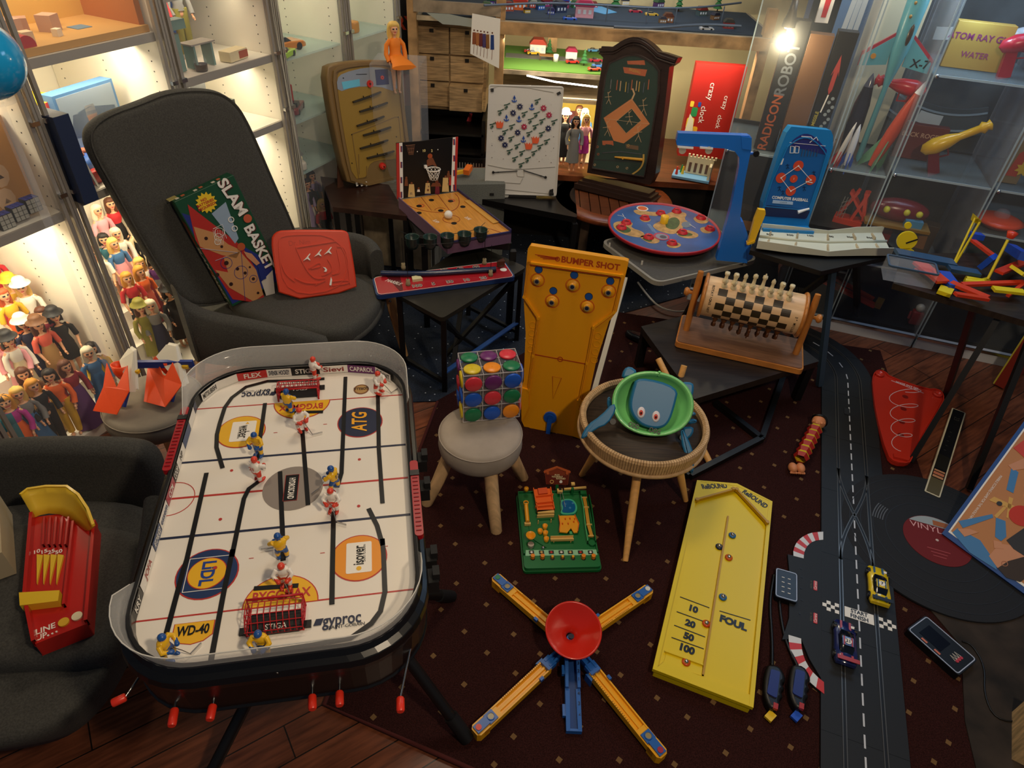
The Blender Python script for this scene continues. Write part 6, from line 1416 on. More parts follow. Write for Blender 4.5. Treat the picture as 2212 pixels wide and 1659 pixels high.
    b.disc(g.q(618,148),.0055,.001,.002,W2,14); b.ring(g.q(570,148),.006,.002,.001,.002,CR,12); b.box((*g.q(598,185),-.002),(.010,.03,.003),GN); b.build('sign_board',root)
screw()
# ---- red funnel game with four arms
def funnel():
    z = .10; rimc = at(1238,1365,.098); root = thing('marble_spinner_game','red funnel marble game with four yellow chutes and blue stem on the rug','toy',loc=(rimc.x,rimc.y,0)); c = Vector((rimc.x,rimc.y,0))
    YO = M('arm_yellow',hexc('f0ac14'),.35); BL = M('stem_blue',hexc('1f5fae'),.35); RD = M('funnel_red',hexc('d02818'),.25,coat=.3)
    r = .078; tilt = Matrix.Rotation(R(14),4,'X')@Matrix.Rotation(R(4),4,'Y')
    b = MB(); b.lathe([(.010,-.058),(.018,-.052),(.06,-.018),(r-.003,-.004),(r,.002),(r-.002,.005),(r-.006,.002),(.062,-.012),(.03,-.036),(.012,-.050),(.0105,-.058)],RD,(0,0,.108),56,X=tilt); b.build('funnel_bowl',root,label='glossy red funnel bowl')
    b = MB(); b.cyl((0,.01,.02),.020,.030,BL,20,r2=.012); b.cyl((0,.012,.052),.008,.004,H('0a1230'),14); b.build('hub',root)
    ends = {'ul': (1072,1245),'ur': (1402,1270),'ll': (1030,1575),'lr': (1430,1625)}
    cols = {'ul': '1b7a4e','ur': 'd8d8d0','ll': 'e2483c','lr': 'a8203a'}
    for k,e in ends.items():
        E_ = at(*e,.045); E_.z = 0; d = (E_-c); L = d.length; d.normalize(); n = Vector((-d.y,d.x,0)); s0 = .055 if k[0] == 'u' else .075
        T = Matrix((d,n,Vector((0,0,1)))).transposed().to_4x4(); T.translation = (0,0,0); T2 = T
        def z_(x): return .048-.010*(x/L)
        b = MB(); P = []
        for sy in (-1,1):
            b.loft([[(s0+.02,sy*.013,z_(s0)),(s0+.02,sy*.017,z_(s0)),(s0+.02,sy*.017,.022),(s0+.02,sy*.013,.022)],[(L-.012,sy*.013,z_(L)),(L-.012,sy*.017,z_(L)),(L-.012,sy*.017,.018),(L-.012,sy*.013,.018)]],YO,smooth=False,X=T)
        b.loft([[(s0+.02,-.016,z_(s0)-.010),(s0+.02,.016,z_(s0)-.010),(s0+.02,.016,z_(s0)-.014),(s0+.02,-.016,z_(s0)-.014)],[(L-.012,-.016,z_(L)-.008),(L-.012,.016,z_(L)-.008),(L-.012,.016,z_(L)-.012),(L-.012,-.016,z_(L)-.012)]],YO,smooth=False,X=T)
        b.loft([[(s0+.02,-.003,z_(s0)-.004),(s0+.02,.003,z_(s0)-.004),(s0+.02,.003,z_(s0)-.012),(s0+.02,-.003,z_(s0)-.012)],[(L-.012,-.003,z_(L)-.004),(L-.012,.003,z_(L)-.004),(L-.012,.003,z_(L)-.012),(L-.012,-.003,z_(L)-.012)]],YO,smooth=False,X=T)
        arm = b.build('chute_arm',root)
        b = MB(); b.prism([(L-.03,-.017),(L,-.017),(L+.008,-.010),(L+.008,.010),(L,.017),(L-.03,.017)],.0085,.040,YO,X=T); b.prism([(L-.075,-.015),(L-.03,-.015),(L-.03,.015),(L-.075,.015)],.030,.038,YO,X=T); b.build('arm_foot',arm)
        b = MB(); b.prism([(L-.036,-.011),(L+.004,-.011),(L+.004,.011),(L-.036,.011)],.040,.046,BL,X=T); b.prism([(L-.06,-.014),(L-.034,-.014),(L-.034,.014),(L-.06,.014)],.038,.044,BL,X=T)
        b.cyl(T@Vector((L-.006,0,.046)),.0075,.002,H(cols[k],.4),18); b.cyl(T@Vector((L-.047,0,.044)),.0085,.0015,H('9a8a60',.3),18); b.ring((L-.047,0),.009,.002,.044,.047,BL,18,X=T); b.build('blue_end_clip',arm)
        b = MB()
        for i in range(2):
            for j in range(11): x = s0+.035+i*(L-s0-.12)*.5+j*(L-s0-.12)*.04; b.box(T@Vector((x,-.015,z_(x)+.001)),(.0012,.0035,.0006),H('8a4a10'),rz=math.atan2(d.y,d.x))
        b.build('score_marks',arm)
        b = MB(); b.prism([(s0+.0,-.016),(s0+.03,-.016),(s0+.03,.016),(s0,.016)],.034,.050,BL,X=T) if k[0] == 'l' else None
        if k[0] == 'l': b.prism([(.012,-.010),(s0+.02,-.012),(s0+.02,-.006),(.012,-.004)],.03,.052,BL,X=T); b.prism([(.012,.010),(s0+.02,.012),(s0+.02,.006),(.012,.004)],.03,.052,BL,X=T); b.prism([(.012,-.01),(s0+.02,-.012),(s0+.02,.012),(.012,.01)],.03,.040,BL,X=T)
        b.prism([(s0+.015,-.024),(s0+.04,-.024),(s0+.035,-.014),(s0+.02,-.014)],.0085,.04,BL,X=T)
        b.box(T@Vector((s0+.06,.019,z_(.1))),(.012,.008,.010),BL,rz=math.atan2(d.y,d.x)); b.build('blue_joint',arm)
    # straight blue chute towards viewer
    E_ = at(1240,1580,.02); d = (Vector((E_.x,E_.y,0))-c); L = d.length; d.normalize(); n = Vector((-d.y,d.x,0)); T = Matrix((d,n,Vector((0,0,1)))).transposed().to_4x4()
    b = MB(); P = [(.02,-.016),(L,-.016),(L,.016),(.02,.016)]
    b.loft([[(.02,-.019,.035),(.02,.019,.035),(.02,.019,.030),(.02,-.019,.030)],[(L,-.020,.014),(L,.020,.014),(L,.020,.0085),(L,-.020,.0085)]],H('16407e',.35),smooth=False,X=T)
    for sy in (-1,1):
        b.loft([[(.02,sy*.010,.062),(.02,sy*.020,.062),(.02,sy*.020,.03),(.02,sy*.010,.03)],[(L*.55,sy*.012,.044),(L*.55,sy*.020,.044),(L*.55,sy*.020,.02),(L*.55,sy*.012,.02)]],BL,smooth=False,X=T)
        b.loft([[(L*.55,sy*.008,.034),(L*.55,sy*.020,.034),(L*.55,sy*.020,.012),(L*.55,sy*.008,.012)],[(L,sy*.010,.024),(L,sy*.020,.024),(L,sy*.020,.0085),(L,sy*.010,.0085)]],BL,smooth=False,X=T)
    b.box(T@Vector((L-.002,0,.016)),(.04,.006,.016),BL,rz=math.atan2(n.y,n.x)); b.box(T@Vector((L*.78,-.023,.02)),(.010,.03,.012),BL,rz=math.atan2(n.y,n.x)); b.box(T@Vector((L*.35,-.023,.04)),(.010,.025,.012),BL,rz=math.atan2(n.y,n.x)); st = b.build('centre_chute',root)
    b = MB()
    for i,t in enumerate('4321'):
        p = T@Vector((L*(.60+.11*i),.0155,.0335-.0105*i*.32+.001)); b.text(t,p,.009,H('0c2450'),math.atan2(n.y,n.x),bold=.02); p = T@Vector((L*(.2+.09*i),.0155,.0588-.0025*i)); b.text(t,p,.009,H('0c2450'),math.atan2(n.y,n.x),bold=.02)
    b.build('chute_numbers',st)
funnel()
# ---- rebound board
def rebound():
    f = Fr(at(1415,1448,.045),at(1622,1524,.045)-at(1415,1448,.045),at(1508,1050,.045)-at(1415,1448,.045)); f.k = 'D7'; q = f.q
    root = boardthing('rebound_game','long yellow REBOUND sliding ball board lying on the rug','toy',f)
    YB = M('rebound_yellow',hexc('e4c808'),.42); DY = H('b88a10',.4); D = .037
    o8 = lambda L: [q(x,y,0,'D8') for x,y in L]
    top = f.Q([(345,683),(565,705),(760,800)]); bot = o8([(610,1160),(40,940)])
    out = [top[0],top[1],top[2],bot[0],bot[1]]; c = sum((Vector(p) for p in out),Vector((0,0)))/5
    b = MB(); b.prism(out[::-1],-D,-.010,YB); b.build('body',root,bev=.002)
    inn = f.Q([(340,800),(545,745),(735,930)])+o8([(578,1105),(345,1000),(92,885)])
    b = MB(); b.stroke([tuple(Vector(p)*.995) for p in out],.012,-.012,0,YB,True)
    b.prism((f.Q([(340,690),(565,708),(755,805),(740,935),(560,735),(540,735),(325,800)]))[::-1],-.012,-.001,YB); b.prism([o8([(40,940)])[0],o8([(610,1160)])[0],o8([(600,1090)])[0],o8([(335,990)])[0],o8([(95,895)])[0]][::1],-.012,-.001,YB)
    b.build('rim',root)
    b = MB(); rail = f.Q([(335,800),(540,742),(560,742),(735,930)]); b.stroke(rail[:2],.007,-.004,.008,DY); b.stroke(rail[2:],.007,-.004,.008,DY)
    for x,y in ((333,802),(540,740),(560,743),(735,932)): b.cyl((*q(x,y),-.002),.0065,.012,DY,14)
    b.build('rubber_bumper',root)
    b = MB(); a = q(515,885); e = o8([(325,970)])[0]; b.stroke([a,e],.005,-.010,-.003,DY); b.build('divider',root)
    b = MB(); b.prism(o8([(95,893),(112,830),(325,905),(320,972)]),-.0095,-.008,YB); b.stroke(o8([(100,830),(326,912)]),.003,-.010,-.002,YB); b.build('end_pocket',root)
    b = MB(); z = -.0095
    for L in ([(192,505),(365,570)],[(172,592),(345,655)],[(157,672),(340,742)],[(142,744),(332,812)],[(425,588),(608,643)]): b.stroke(o8(L),.0025,z,z+.001,BK)
    an = lambda: math.atan2(*(Vector(o8([(365,570)])[0])-Vector(o8([(192,505)])[0])).yx)
    A0 = an()
    for t,x,y,s_ in (('10',268,577,.020),('20',252,665,.020),('50',243,742,.020),('100',230,813,.021),('FOUL',505,660,.022)): b.text(t,(*o8([(x,y)])[0],z+.0006),s_,BK,A0,bold=.055)
    for t,p1,p2 in (('ReBOUND',(362,722),(506,716)),('ReBOUND',(600,745),(735,838))):
        a_,b_ = Vector(q(*p1)),Vector(q(*p2)); d = b_-a_; m_ = (a_+b_)/2; b.text(t,(m_.x,m_.y,-.0005),.021,BK,math.atan2(d.y,d.x),width=d.length,bold=.04)
    b.build('printing',root)
    for i,(k,x,y,cl,nm) in enumerate((('D7',537,1000,'2a6aa8','blue steel-ball slider nearest the peaked end of the yellow board'),('D7',462,1065,'1a2a4a','dark blue steel-ball slider left of the divider'),('D7',517,1127,'d05a20','orange steel-ball slider beside the middle of the divider'),('D7',483,1355,'2a6aa8','blue steel-ball slider right above the word FOUL'),('D7',388,1507,'d04a18','orange steel-ball slider beside the number 20'),('D8',224,900,'d05018','orange steel-ball slider in the end pocket'))):
        X,Y = q(x,y,-.006,k); r2 = tag(empty('ball_slider',mat=f.M@Matrix.Translation((X,Y,-.0093))),nm,'game piece','steel-ball sliders on the yellow board')
        b = MB(); b.lathe([(.005,0),(.0115,0),(.0118,.004),(.0095,.007),(.0068,.0075)],H(cl,.3),n=20); b.build('ring',r2); b = MB(); b.sph((0,0,.0065),.0068,CHROME,14,10); b.build('ball',r2)
rebound()
# ---- stretch figure
def stretch():
    root = thing('squeeze_toy','rubber squeeze toy with black-banded head and red and yellow pleated body','toy',loc=at(1722,1012,FZ)); base = root.matrix_world.translation
    a = at(1722,1005,FZ+.028); hd = at(1772,905,FZ+.038); d = hd-a; SK = H('d88a5a',.5); YE = H('e0c020',.45); RE = H('a82018',.45)
    L = d.length; d.normalize(); X = Vector((0,0,1)).rotation_difference(d).to_matrix().to_4x4()
    b = wmb(root); n = 6
    for i in range(n):
        z0 = L*(.12+.68*i/n); z1 = L*(.12+.68*(i+1)/n); zm = (z0+z1)/2
        for (ra,rb,za,zb,m) in ((.021,.029,z0,zm,RE),(.029,.021,zm,z1,YE)): b.lathe([(ra,za),(rb,zb)],m,a,6,X=X@Matrix.Rotation(.3,4,'Z'),smooth=False)
    b.build('pleated_body',root)
    b = wmb(root); m_ = a+d*(L*.93); b.sph(m_,(.027,.025,.028),SK,20,14,X=X); b.sph(m_+Vector((-.0,-.020,.012)),(.007,.008,.006),SK,10,8); 
    for s_ in (-1,1): b.sph(m_+Vector((s_*.024,-.004,.004)),(.006,.005,.009),SK,10,8); b.sph(m_+Vector((s_*.013-.002,-.016,.008)),(.008,.006,.006),SK,10,8)
    h = b.build('head',root)
    b = wmb(root); b.tube([m_+X.to_3x3()@Vector((.0275*math.cos(t),.0255*math.sin(t),.010+.003*math.sin(3*t))) for t in [2*PI*i/24 for i in range(24)]],.005,BK,8,closed=True); b.build('mask_band',h)
    b = wmb(root); b.sph(m_+Vector((0,-.022,.001)),(.009,.003,.003),H('8a3a2a'),10,6); b.build('mouth',h)
    b = wmb(root)
    for s_ in (-1,1): 
        p = a+Vector((s_*.014,-.004,-.010)); b.sph(p,(.016,.022,.017),SK,14,10)
        for k in range(4): b.sph(p+Vector((-.010+.0065*k,-.020,-.006)),.0048,SK,8,6)
    b.build('feet',root)
stretch()
# ---- zig zag board
def zig():
    z = FZ+.02; f = Fr(at(*px('D7',1460,565),z),at(*px('D7',1560,590),z)-at(*px('D7',1460,565),z),(0,1,0)); f.k = 'D7'; q = f.q
    root = boardthing('spring_track_toy','translucent red wedge-shaped toy board with a white looping line','toy',f)
    RD = M('zig_red',hexc('c03020'),.25,coat=.3); out = smooth_poly(f.Q([(1470,585),(1550,590),(1565,560),(1600,480),(1745,240),(1748,195),(1720,165),(1650,165),(1440,95),(1410,62),(1370,55),(1345,80),(1340,130),(1360,300),(1425,545)]),1)
    b = MB(); pillow(b,out,-.02,0,.005,RD,2); b.stroke([tuple(p) for p in out],.004,-.003,.006,RD,True); b.build('board',root)
    b = MB(); WL = H('d8c8d0',.5); c = []
    for i in range(90):
        t = i/89; x = 1530+(1505-1530)*t; y = 150+(490-150)*t; w_ = 95*(1-.45*t); a = 2*PI*4*t
        c.append(q(x+w_*math.sin(a),y+28*math.cos(a)))
    b.stroke(c,.0022,0,.001,WL)
    for k,(x,y) in enumerate(((1530,205),(1520,275),(1510,350),(1505,425))): b.disc(q(x,y),.012,0,.0006,H('7a1a14',.3),16)
    b.text('ZIG ZAG ZOOM',(*q(1540,140),.0008),.012,WL,PI-.2,width=.09,bold=.03); b.stroke([q(1450,112),q(1635,185)],.002,0,.001,WL); b.build('printing',root)
    for x,y in ((1380,80),(1712,195)): b = MB(); b.lathe([(.001,0),(.018,0),(.018,.010),(.012,.012),(.010,.006),(.001,.006)],RD,(*q(x,y),0),20); b.build('corner_cup',root)
    b = MB(); X,Y = q(1500,560); b.box((X,Y,.004),(.05,.02,.012),RD); b.build('launcher',root)
zig()
# ---- long bar calculator game
def bar():
    z = FZ+.012; A = at(*px('D7',1640,745),z); B_ = at(*px('D7',1730,785),z); f = Fr(A,B_-A,at(*px('D7',1930,318),z)-A); f.k = 'D7'; q = f.q; W = (B_-A).length; L = q(1930,318)[1]
    root = boardthing('handheld_game','long narrow black electronic game bar with cream edge','electronic game',f)
    b = MB(); b.prism(roundcorners([Vector(p) for p in ((0,0),(W,0),(W,L),(0,L))],.006),-.012,0,H('d8d0b4',.4)); b.build('casing',root)
    b = MB(); m_ = .005; b.prism([(m_,m_),(W-m_,m_),(W-m_,L-m_),(m_,L-m_)],0,.0012,H('0c0c10',.25)); b.prism([(m_,m_),(W-m_,m_),(W-m_,L*.16),(m_,L*.16)],.0012,.002,H('5a5238',.4))
    for y0,y1,cl in ((.17,.19,'c8906a'),(.20,.225,'c87a5a'),(.235,.25,'c8906a')): b.prism([(m_*1.6,L*y0),(W-m_*1.6,L*y0),(W-m_*1.6,L*y1),(m_*1.6,L*y1)],.0012,.002,H(cl,.4))
    b.prism([(m_,L*.27),(W-m_,L*.27),(W-m_,L*.42),(m_,L*.42)],.0012,.002,H('1c1a14',.3))
    for k in range(5): b.text('8',(W*.4,L*(.48+.055*k),.0012),.008,H('3a3a34'),-PI/2)
    b.text('23',(W*.5,L*.88,.0012),.02,H('34342e'),-PI/2); b.build('face',root)
bar()
# ---- picture box leaning at the right
def picbox():
    f = Fr(at(*px('D7',1740,990),.03),at(*px('D7',2250,1360),.03)-at(*px('D7',1740,990),.03),(0,0,1)); 
    A = at(2036,1152,.03); B_ = at(2225,1290,.03); u = (B_-A); u.z = 0; u.normalize(); back = Vector((-u.y,u.x,0)); ln = R(58)
    f = Fr(A,u,Vector((0,0,1))*math.cos(ln)+back*math.sin(ln)); f.k = 'D7'; q = f.q
    root = boardthing('game_box','large picture game box with blue border leaning over the record rug','box',f)
    e = Vector(q(2212,370)); Ht = (Vector(q(2212,345))-Vector(q(1740,990))).length; v = (Vector(q(2212,345))-Vector(q(1740,990))).normalized(); W = .34
    vx = v*Ht; wx = Vector((1,0))*W; O_ = Vector(q(1740,990)); quadp = lambda s,t: tuple(O_+wx*s+vx*t)
    BLB = H('1c4a8c',.4); TANB = H('b87a48',.5)
    b = MB(); b.prism([quadp(0,0),quadp(1,0),quadp(1,1),quadp(0,1)],-.045,0,BLB); b.build('carton',root,bev=.002)
    b = MB(); b.prism([quadp(.035,.035),quadp(.97,.035),quadp(.97,.97),quadp(.035,.97)],0,.0008,W2); b.prism([quadp(.05,.05),quadp(.95,.05),quadp(.95,.95),quadp(.05,.95)],.0008,.0014,TANB)
    z = .0014; BLK = H('20222a',.5); SKN = H('c88a66',.5); HR = H('2a1a14',.6); SH = H('3a7ab0',.5); YLW = H('d0a050',.5)
    pr = lambda L,m,h=.0006,z_=z: b.prism(f.Q(L),z_,z_+h,m)
    pr([(1800,985),(1830,960),(1960,1030),(2050,1160),(2055,1200),(1900,1100)],SH)
    pr([(2010,1120),(2070,1050),(2150,1060),(2212,1110),(2230,1180),(2150,1250),(2060,1190)],SKN,.001); pr([(2060,1190),(2120,1150),(2230,1120),(2260,1220),(2190,1270),(2110,1245)],HR,.0014); b.ring(q(2100,1165),.008,.002,z,z+.002,H('a86a4a'),14)
    pr([(2110,1030),(2212,960),(2260,1060),(2212,1120),(2150,1080)],BLK,.0016)
    for L in ([(1835,920),(2030,880),(2035,900),(1860,960)],[(2050,900),(2105,920),(2110,1010),(2080,1035),(2045,1010)],[(2140,610),(2180,640),(2150,760),(2110,740)]): pr(L,SH,.0012)
    for L in ([(1830,965),(1900,965),(1950,985),(1870,1010)],[(2035,1030),(2080,1040),(2095,1080),(2040,1075)],[(2120,600),(2212,560),(2212,620),(2150,630)]): pr(L,SKN,.0016)
    for L in ([(2040,890),(2100,830),(2110,845),(2055,905)],[(2110,900),(2125,780),(2150,790),(2120,905)],[(2010,800),(2040,780),(2212,860),(2200,880)]): pr(L,YLW,.0012)
    b.disc(q(2200,890),.035,z,z+.0018,H('c03020',.4),28); b.disc(q(2070,820),.008,z,z+.002,BLK,14); pr([(2150,500),(2260,420),(2260,560),(2212,555)],H('c83a2a'),.0016)
    b.text('MARBLE SCORING GAME FOR THE WHOLE FAMILY',(*q(1985,790),z+.0006),.008,W2,math.atan2(v.y,v.x)+PI,width=.20); b.build('cover_picture',root)
picbox()
# ---- slot car track
def track():
    cA = at(1778,1655,FZ); cB = at(1955,1655,FZ); T0 = at(1775,900,FZ); T1 = at(1890,900,FZ)
    v = ((T0+T1)/2-(cA+cB)/2); v.z = 0; v.normalize(); u = Vector((v.y,-v.x,0)); O = (cA+cB)/2; W = .213
    f = Fr(O+Vector((0,0,.010)),u,v); f.k = 'D7'; q = f.q; q8 = lambda x,y,h=0: q(x,y,h,'D8')
    root = boardthing('slot_car_track','black plastic slot car track running from the bottom edge across the rug','race track',f)
    TR = M('track_black',hexc('141619'),.6); hw = W/2; SL = q8(0,0)
    y1 = q(1190,120)[1]; y0 = -.25
    cx = 0.0; lft = (y1)
    # centreline : straight then bends to the left at the far end
    mid = [(0,y0),(0,y1)]; r = .30; arcP = [(-r+r*math.cos(t),y1+r*math.sin(t)) for t in [R(90)*i/16 for i in range(1,15)]]; cl = mid+arcP
    b = MB(); b.stroke([(0,y0)]+[(0,y0+(y1-y0)*i/12) for i in range(1,13)]+arcP,W,-.010,0,TR)
    for i in range(1,9): yy = y0+.30*i; b.box((0,yy,.0002),(W,.0012,.0006),H('050506'))
    b.build('track_deck',root)
    lx = -.048; rx = .050; RA_ = H('6c6a66',.3,metal=.6)
    def lane(P,bb,w=.0):
        bb.stroke(P,.011,-.001,.0006,H('050506',.5)); 
        for s_ in (-1,1):
            Q = []
            for i,p in enumerate(P):
                a = Vector(P[max(0,i-1)]); c_ = Vector(P[min(len(P)-1,i+1)]); t = (c_-a).normalized(); n_ = Vector((-t.y,t.x)); Q.append(tuple(Vector(p)+n_*s_*.0045))
            bb.stroke(Q,.0024,.0006,.0016,RA_)
    yx0 = q(1230,1160)[1]; yx1 = q(1230,640)[1]; ym = (yx0+yx1)/2
    full = lambda x: [(x,y0),(x,y1*.5+yx1*.5),(x,y1)]+[(-r+(r+x)*math.cos(t),y1+(r+x)*math.sin(t)) for t in [R(90)*i/16 for i in range(1,15)]]
    b = MB(); lane(full(lx),b); lane(full(rx),b)
    S_ = lambda a,c_: [(a+(c_-a)*(1-math.cos(PI*i/14))/2*1.0,yx0+(yx1-yx0)*i/14) for i in range(15)]
    lane(S_(lx,rx),b); lane(S_(rx,lx),b); b.build('slot_rails',root)
    b = MB(); yy = y0
    while yy < y1:
        if not (ym-.05 < yy < ym+.02): b.box((0,yy+.018,.0006),(.0045,.036,.0008),H('c8ccd4',.4))
        yy += .058
    for i in range(5): t = R(8+16*i); b.box((-r+r*math.cos(t),y1+r*math.sin(t),.0006),(.0045,.034,.0008),H('b8bcc4',.4),rz=t)
    b.build('dashed_line',root)
    ys = q8(1245,628)[1]
    b = MB(); b.box((.001,ys,.0008),(.082,.036,.0008),W2); b.text('START',(.001,ys+.0085,.0012),.0135,BK,0,width=.048,bold=.03); b.text('FINISH',(.001,ys-.009,.0012),.0135,BK,0,width=.05,bold=.03)
    for sx in (-1,1):
        for i in range(4):
            for j in range(3):
                if (i+j) % 2 == 0: b.box((sx*(.062+.0118*i),ys-.012+.012*j,.0008),(.0118,.012,.0008),W2)
    b.build('start_finish_marking',root)
    b = MB(); x_,y_ = q(1193,292); b.rbox((x_,y_,.002),(.020,.042,.004),.003,H('26282c',.4)); b.build('sensor',root)
    # pit extension and kerbs on the left
    b = MB(); P8 = [q8(x,y) for x,y in ((1036,1000),(950,880),(900,760),(790,765),(830,640),(835,400),(822,265),(915,285),(925,230),(960,190),(1030,180))]
    P8[0] = (-hw,P8[0][1]); P8[-1] = (-hw,P8[-1][1]); b.prism(P8,-.010,-.0003,TR)
    for x,y in ((900,350),(905,400),(900,465),(905,535),(893,615)): b.disc(q8(x,y),.003,-.0003,.0006,H('08090b'),12)
    b.build('connection_piece',root)
    RK = H('c82c24',.45); WK = H('d8dadc',.45)
    def kerb(outer,inner,n):
        b = MB()
        def rs(P,n):
            P = [Vector(p) for p in smooth_poly([tuple(p) for p in P],2,False)]; ls = [0]
            for i in range(1,len(P)): ls.append(ls[-1]+(P[i]-P[i-1]).length)
            out = []
            for k in range(n+1):
                t = ls[-1]*k/n; j = max(i for i in range(len(ls)) if ls[i] <= t+1e-9); j = min(j,len(P)-2); out.append(P[j].lerp(P[j+1],(t-ls[j])/max(1e-9,ls[j+1]-ls[j])))
            return out
        A_,B2 = rs(outer,n),rs(inner,n)
        for k in range(n): b.prism([tuple(A_[k]),tuple(A_[k+1]),tuple(B2[k+1]),tuple(B2[k])],.0,.001,RK if k % 2 else WK)
        b.prism([tuple(p) for p in A_]+[tuple(p) for p in B2[::-1]],-.010,-.0002,TR)
        b.build('kerb',root)
    kerb([q8(x,y) for x,y in ((1030,133),(950,138),(880,180),(852,240),(855,275))],[q8(x,y) for x,y in ((1030,180),(975,185),(935,215),(917,255),(915,290))],9)
    kerb([q8(x,y) for x,y in ((826,740),(830,830),(870,930),(950,1020),(1036,1088))],[q8(x,y) for x,y in ((900,762),(903,830),(930,910),(980,975),(1034,1018))],8)
    b = MB()
    for x,y in ((984,450),(984,642)): X,Y = q8(x,y); b.rbox((X,Y,.0006),(.011,.036,.0008),.002,RK); b.text('Carrera',(X,Y,.0011),.009,W2,PI/2,width=.03,shear=.3); b.text('DIGITAL 132',(X-.012,Y,.0002),.005,H('6a6a4a'),PI/2,width=.03)
    b.build('maker_badge',root)
    return f
TF = track()
def slotcar(k,x,y,col,acc,label,num):
    X,Y = TF.q(x,y,.012,k); M_ = TF.M@Matrix.Translation((X,Y,.0016))
    root = tag(empty('slot_car',mat=M_),label,'toy car',None); col = M('carpaint'+label[:4],hexc(col),.2,coat=.6); acc = H(acc,.3); GLs = H('0c1420',.1)
    # local: y forward(away), length .145, width .062
    L = .072
    sect = [(-L,.026,.007,.019),(-L*.9,.029,.006,.023),(-.045,.0315,.005,.025),(-.02,.030,.005,.024),(.02,.0295,.005,.021),(.045,.0315,.005,.019),(L*.86,.030,.005,.014),(L,.024,.006,.010)]
    b = MB(); b.loft([[(-w_,y_,lo),(-w_,y_,(lo+hi)/2),(-w_*.88,y_,hi),(0,y_,hi+.0015),(w_*.88,y_,hi),(w_,y_,(lo+hi)/2),(w_,y_,lo)] for y_,w_,lo,hi in sect],col); b.build('body',root)
    b = MB(); b.loft([[(-.023,y_,.018),(-w2,y_,h_),(w2,y_,h_),(.023,y_,.018)] for y_,w2,h_ in ((-.048,.014,.0245),(-.025,.017,.035),(.0,.0175,.036),(.012,.017,.033),(.034,.012,.021))],GLs); b.build('window_glass',root)
    b = MB(); b.box((0,-.012,.0362),(.030,.028,.002),col); 
    for sx in (-1,1): b.box((sx*.012,.048,.0195),(.006,.034,.0015),acc); b.box((sx*.0105,-.012,.0374),(.004,.028,.001),acc); b.box((sx*.014,-.058,.0262),(.006,.02,.0012),acc)
    b.build('roof_stripes',root)
    b = MB(); b.box((0,-.068,.036),(.058,.012,.0018),acc if num else BK); b.box((-.022,-.066,.030),(.002,.006,.012),BK); b.box((.022,-.066,.030),(.002,.006,.012),BK); b.build('rear_wing',root)
    for sx in (-1,1):
        for y_ in (-.046,.046): b = MB(); b.cyl((sx*.024,y_,.0115),.0115,.008*1,BK,18,X=Matrix.Rotation(sx*PI/2,4,'Y')); b.cyl((sx*.0322,y_,.0115),.006,.0006,CHROME,12,X=Matrix.Rotation(sx*PI/2,4,'Y')); b.build('wheel',root)
    b = MB(); b.disc((.0,-.012),.009,.0373,.0385,W2,18); b.text(num or '7',(0,-.012,.0385),.010,BK,0,bold=.03); b.box((.02,.052,.0195),(.010,.008,.001),W2); b.build('race_number',root)
slotcar('D7',1375,1290,'e8c81c','1c4a6a','yellow and blue racing slot car right of the START FINISH line','')
slotcar('D8',1157,785,'16245c','a82a1c','dark blue and red racing slot car just below the START FINISH line','21')
# ---- hand controllers
for k_,(x,y,tip,nm) in enumerate(((1668,1490,'e8c020','yellow'),(1722,1490,'1c50c0','blue'))):
    root = thing('hand_controller',f'black and blue slot car hand controller with {nm} plug tip','controller',loc=at(x,y,FZ),rz=-.35,group=None); b = MB()
    P = [(-.022,.055),(.006,.062),(.024,.040),(.026,.020),(.018,.012),(.026,-.002),(.018,-.012),(.024,-.026),(.016,-.036),(.020,-.055),(.006,-.070),(-.012,-.068),(-.026,-.040),(-.030,.0),(-.028,.04)]
    pillow(b,smooth_poly(P,1),0,.030,.010,BK,4); b.build('grip',root); b = MB(); b.prism(roundcorners([Vector(p) for p in ((-.016,.038),(.008,.040),(.006,-.040),(-.020,-.036))],.006),.030,.034,M('ctrl_blue',hexc('16246e'),.4)); b.build('grip_pad',root)
    b = MB(); b.box((.0,-.082,.010),(.020,.026,.008),H(tip,.4),rz=-.5); b.build('plug_tip',root); b = MB(); b.box((.006,-.060,.026),(.012,.016,.010),H('a82a2a')); b.build('trigger',root)
    e = [at(x+0,y-52,.02),at(1668+26*k_,1380,.012),at(1662+20*k_,1300,.012),at(1672+14*k_,1242,.015)]; P = smooth_poly([tuple(v) for v in e],2,False); rr = [.0045+.0009*(i % 2) for i in range(len(P))]
    b = wmb(root); Q = []; 
    for i in range(len(P)-1):
        for j in range(12): Q.append(tuple(Vector(P[i]).lerp(Vector(P[i+1]),j/12)))
    b.tube(Q,[.0036+.0016*(i % 2) for i in range(len(Q))],BK,7); b.build('coiled_cord',root)
def ctrlbox(label,c,ang,w_,l_,hgt,face):
    root = thing('control_unit',label,'control box',loc=c,rz=ang); b = MB(); b.prism(roundcorners([Vector(p) for p in ((-w_,-l_),(w_,-l_),(w_,l_),(-w_,l_))],.008),0,hgt,H('0e1013',.4)); b.build('casing',root)
    b = MB(); b.stroke(roundcorners([Vector(p)*.94 for p in ((-w_,-l_),(w_,-l_),(w_,l_),(-w_,l_))],.008),.0026,hgt,hgt+.0012,H('a8b4cc',.35),True); b.build('silver_edge',root); face(root,hgt); return root
def face1(root,h):
    b = MB()
    for i in range(4):
        for j in range(2): b.box((-.010+.018*j,-.03+.018*i,h+.0006),(.008,.0022,.0008),W2)
    b.build('label_marks',root)
ctrlbox('small black control box with silver edge half under the track left side',at(1694,1272,FZ),-.28,.032,.055,.022,face1)
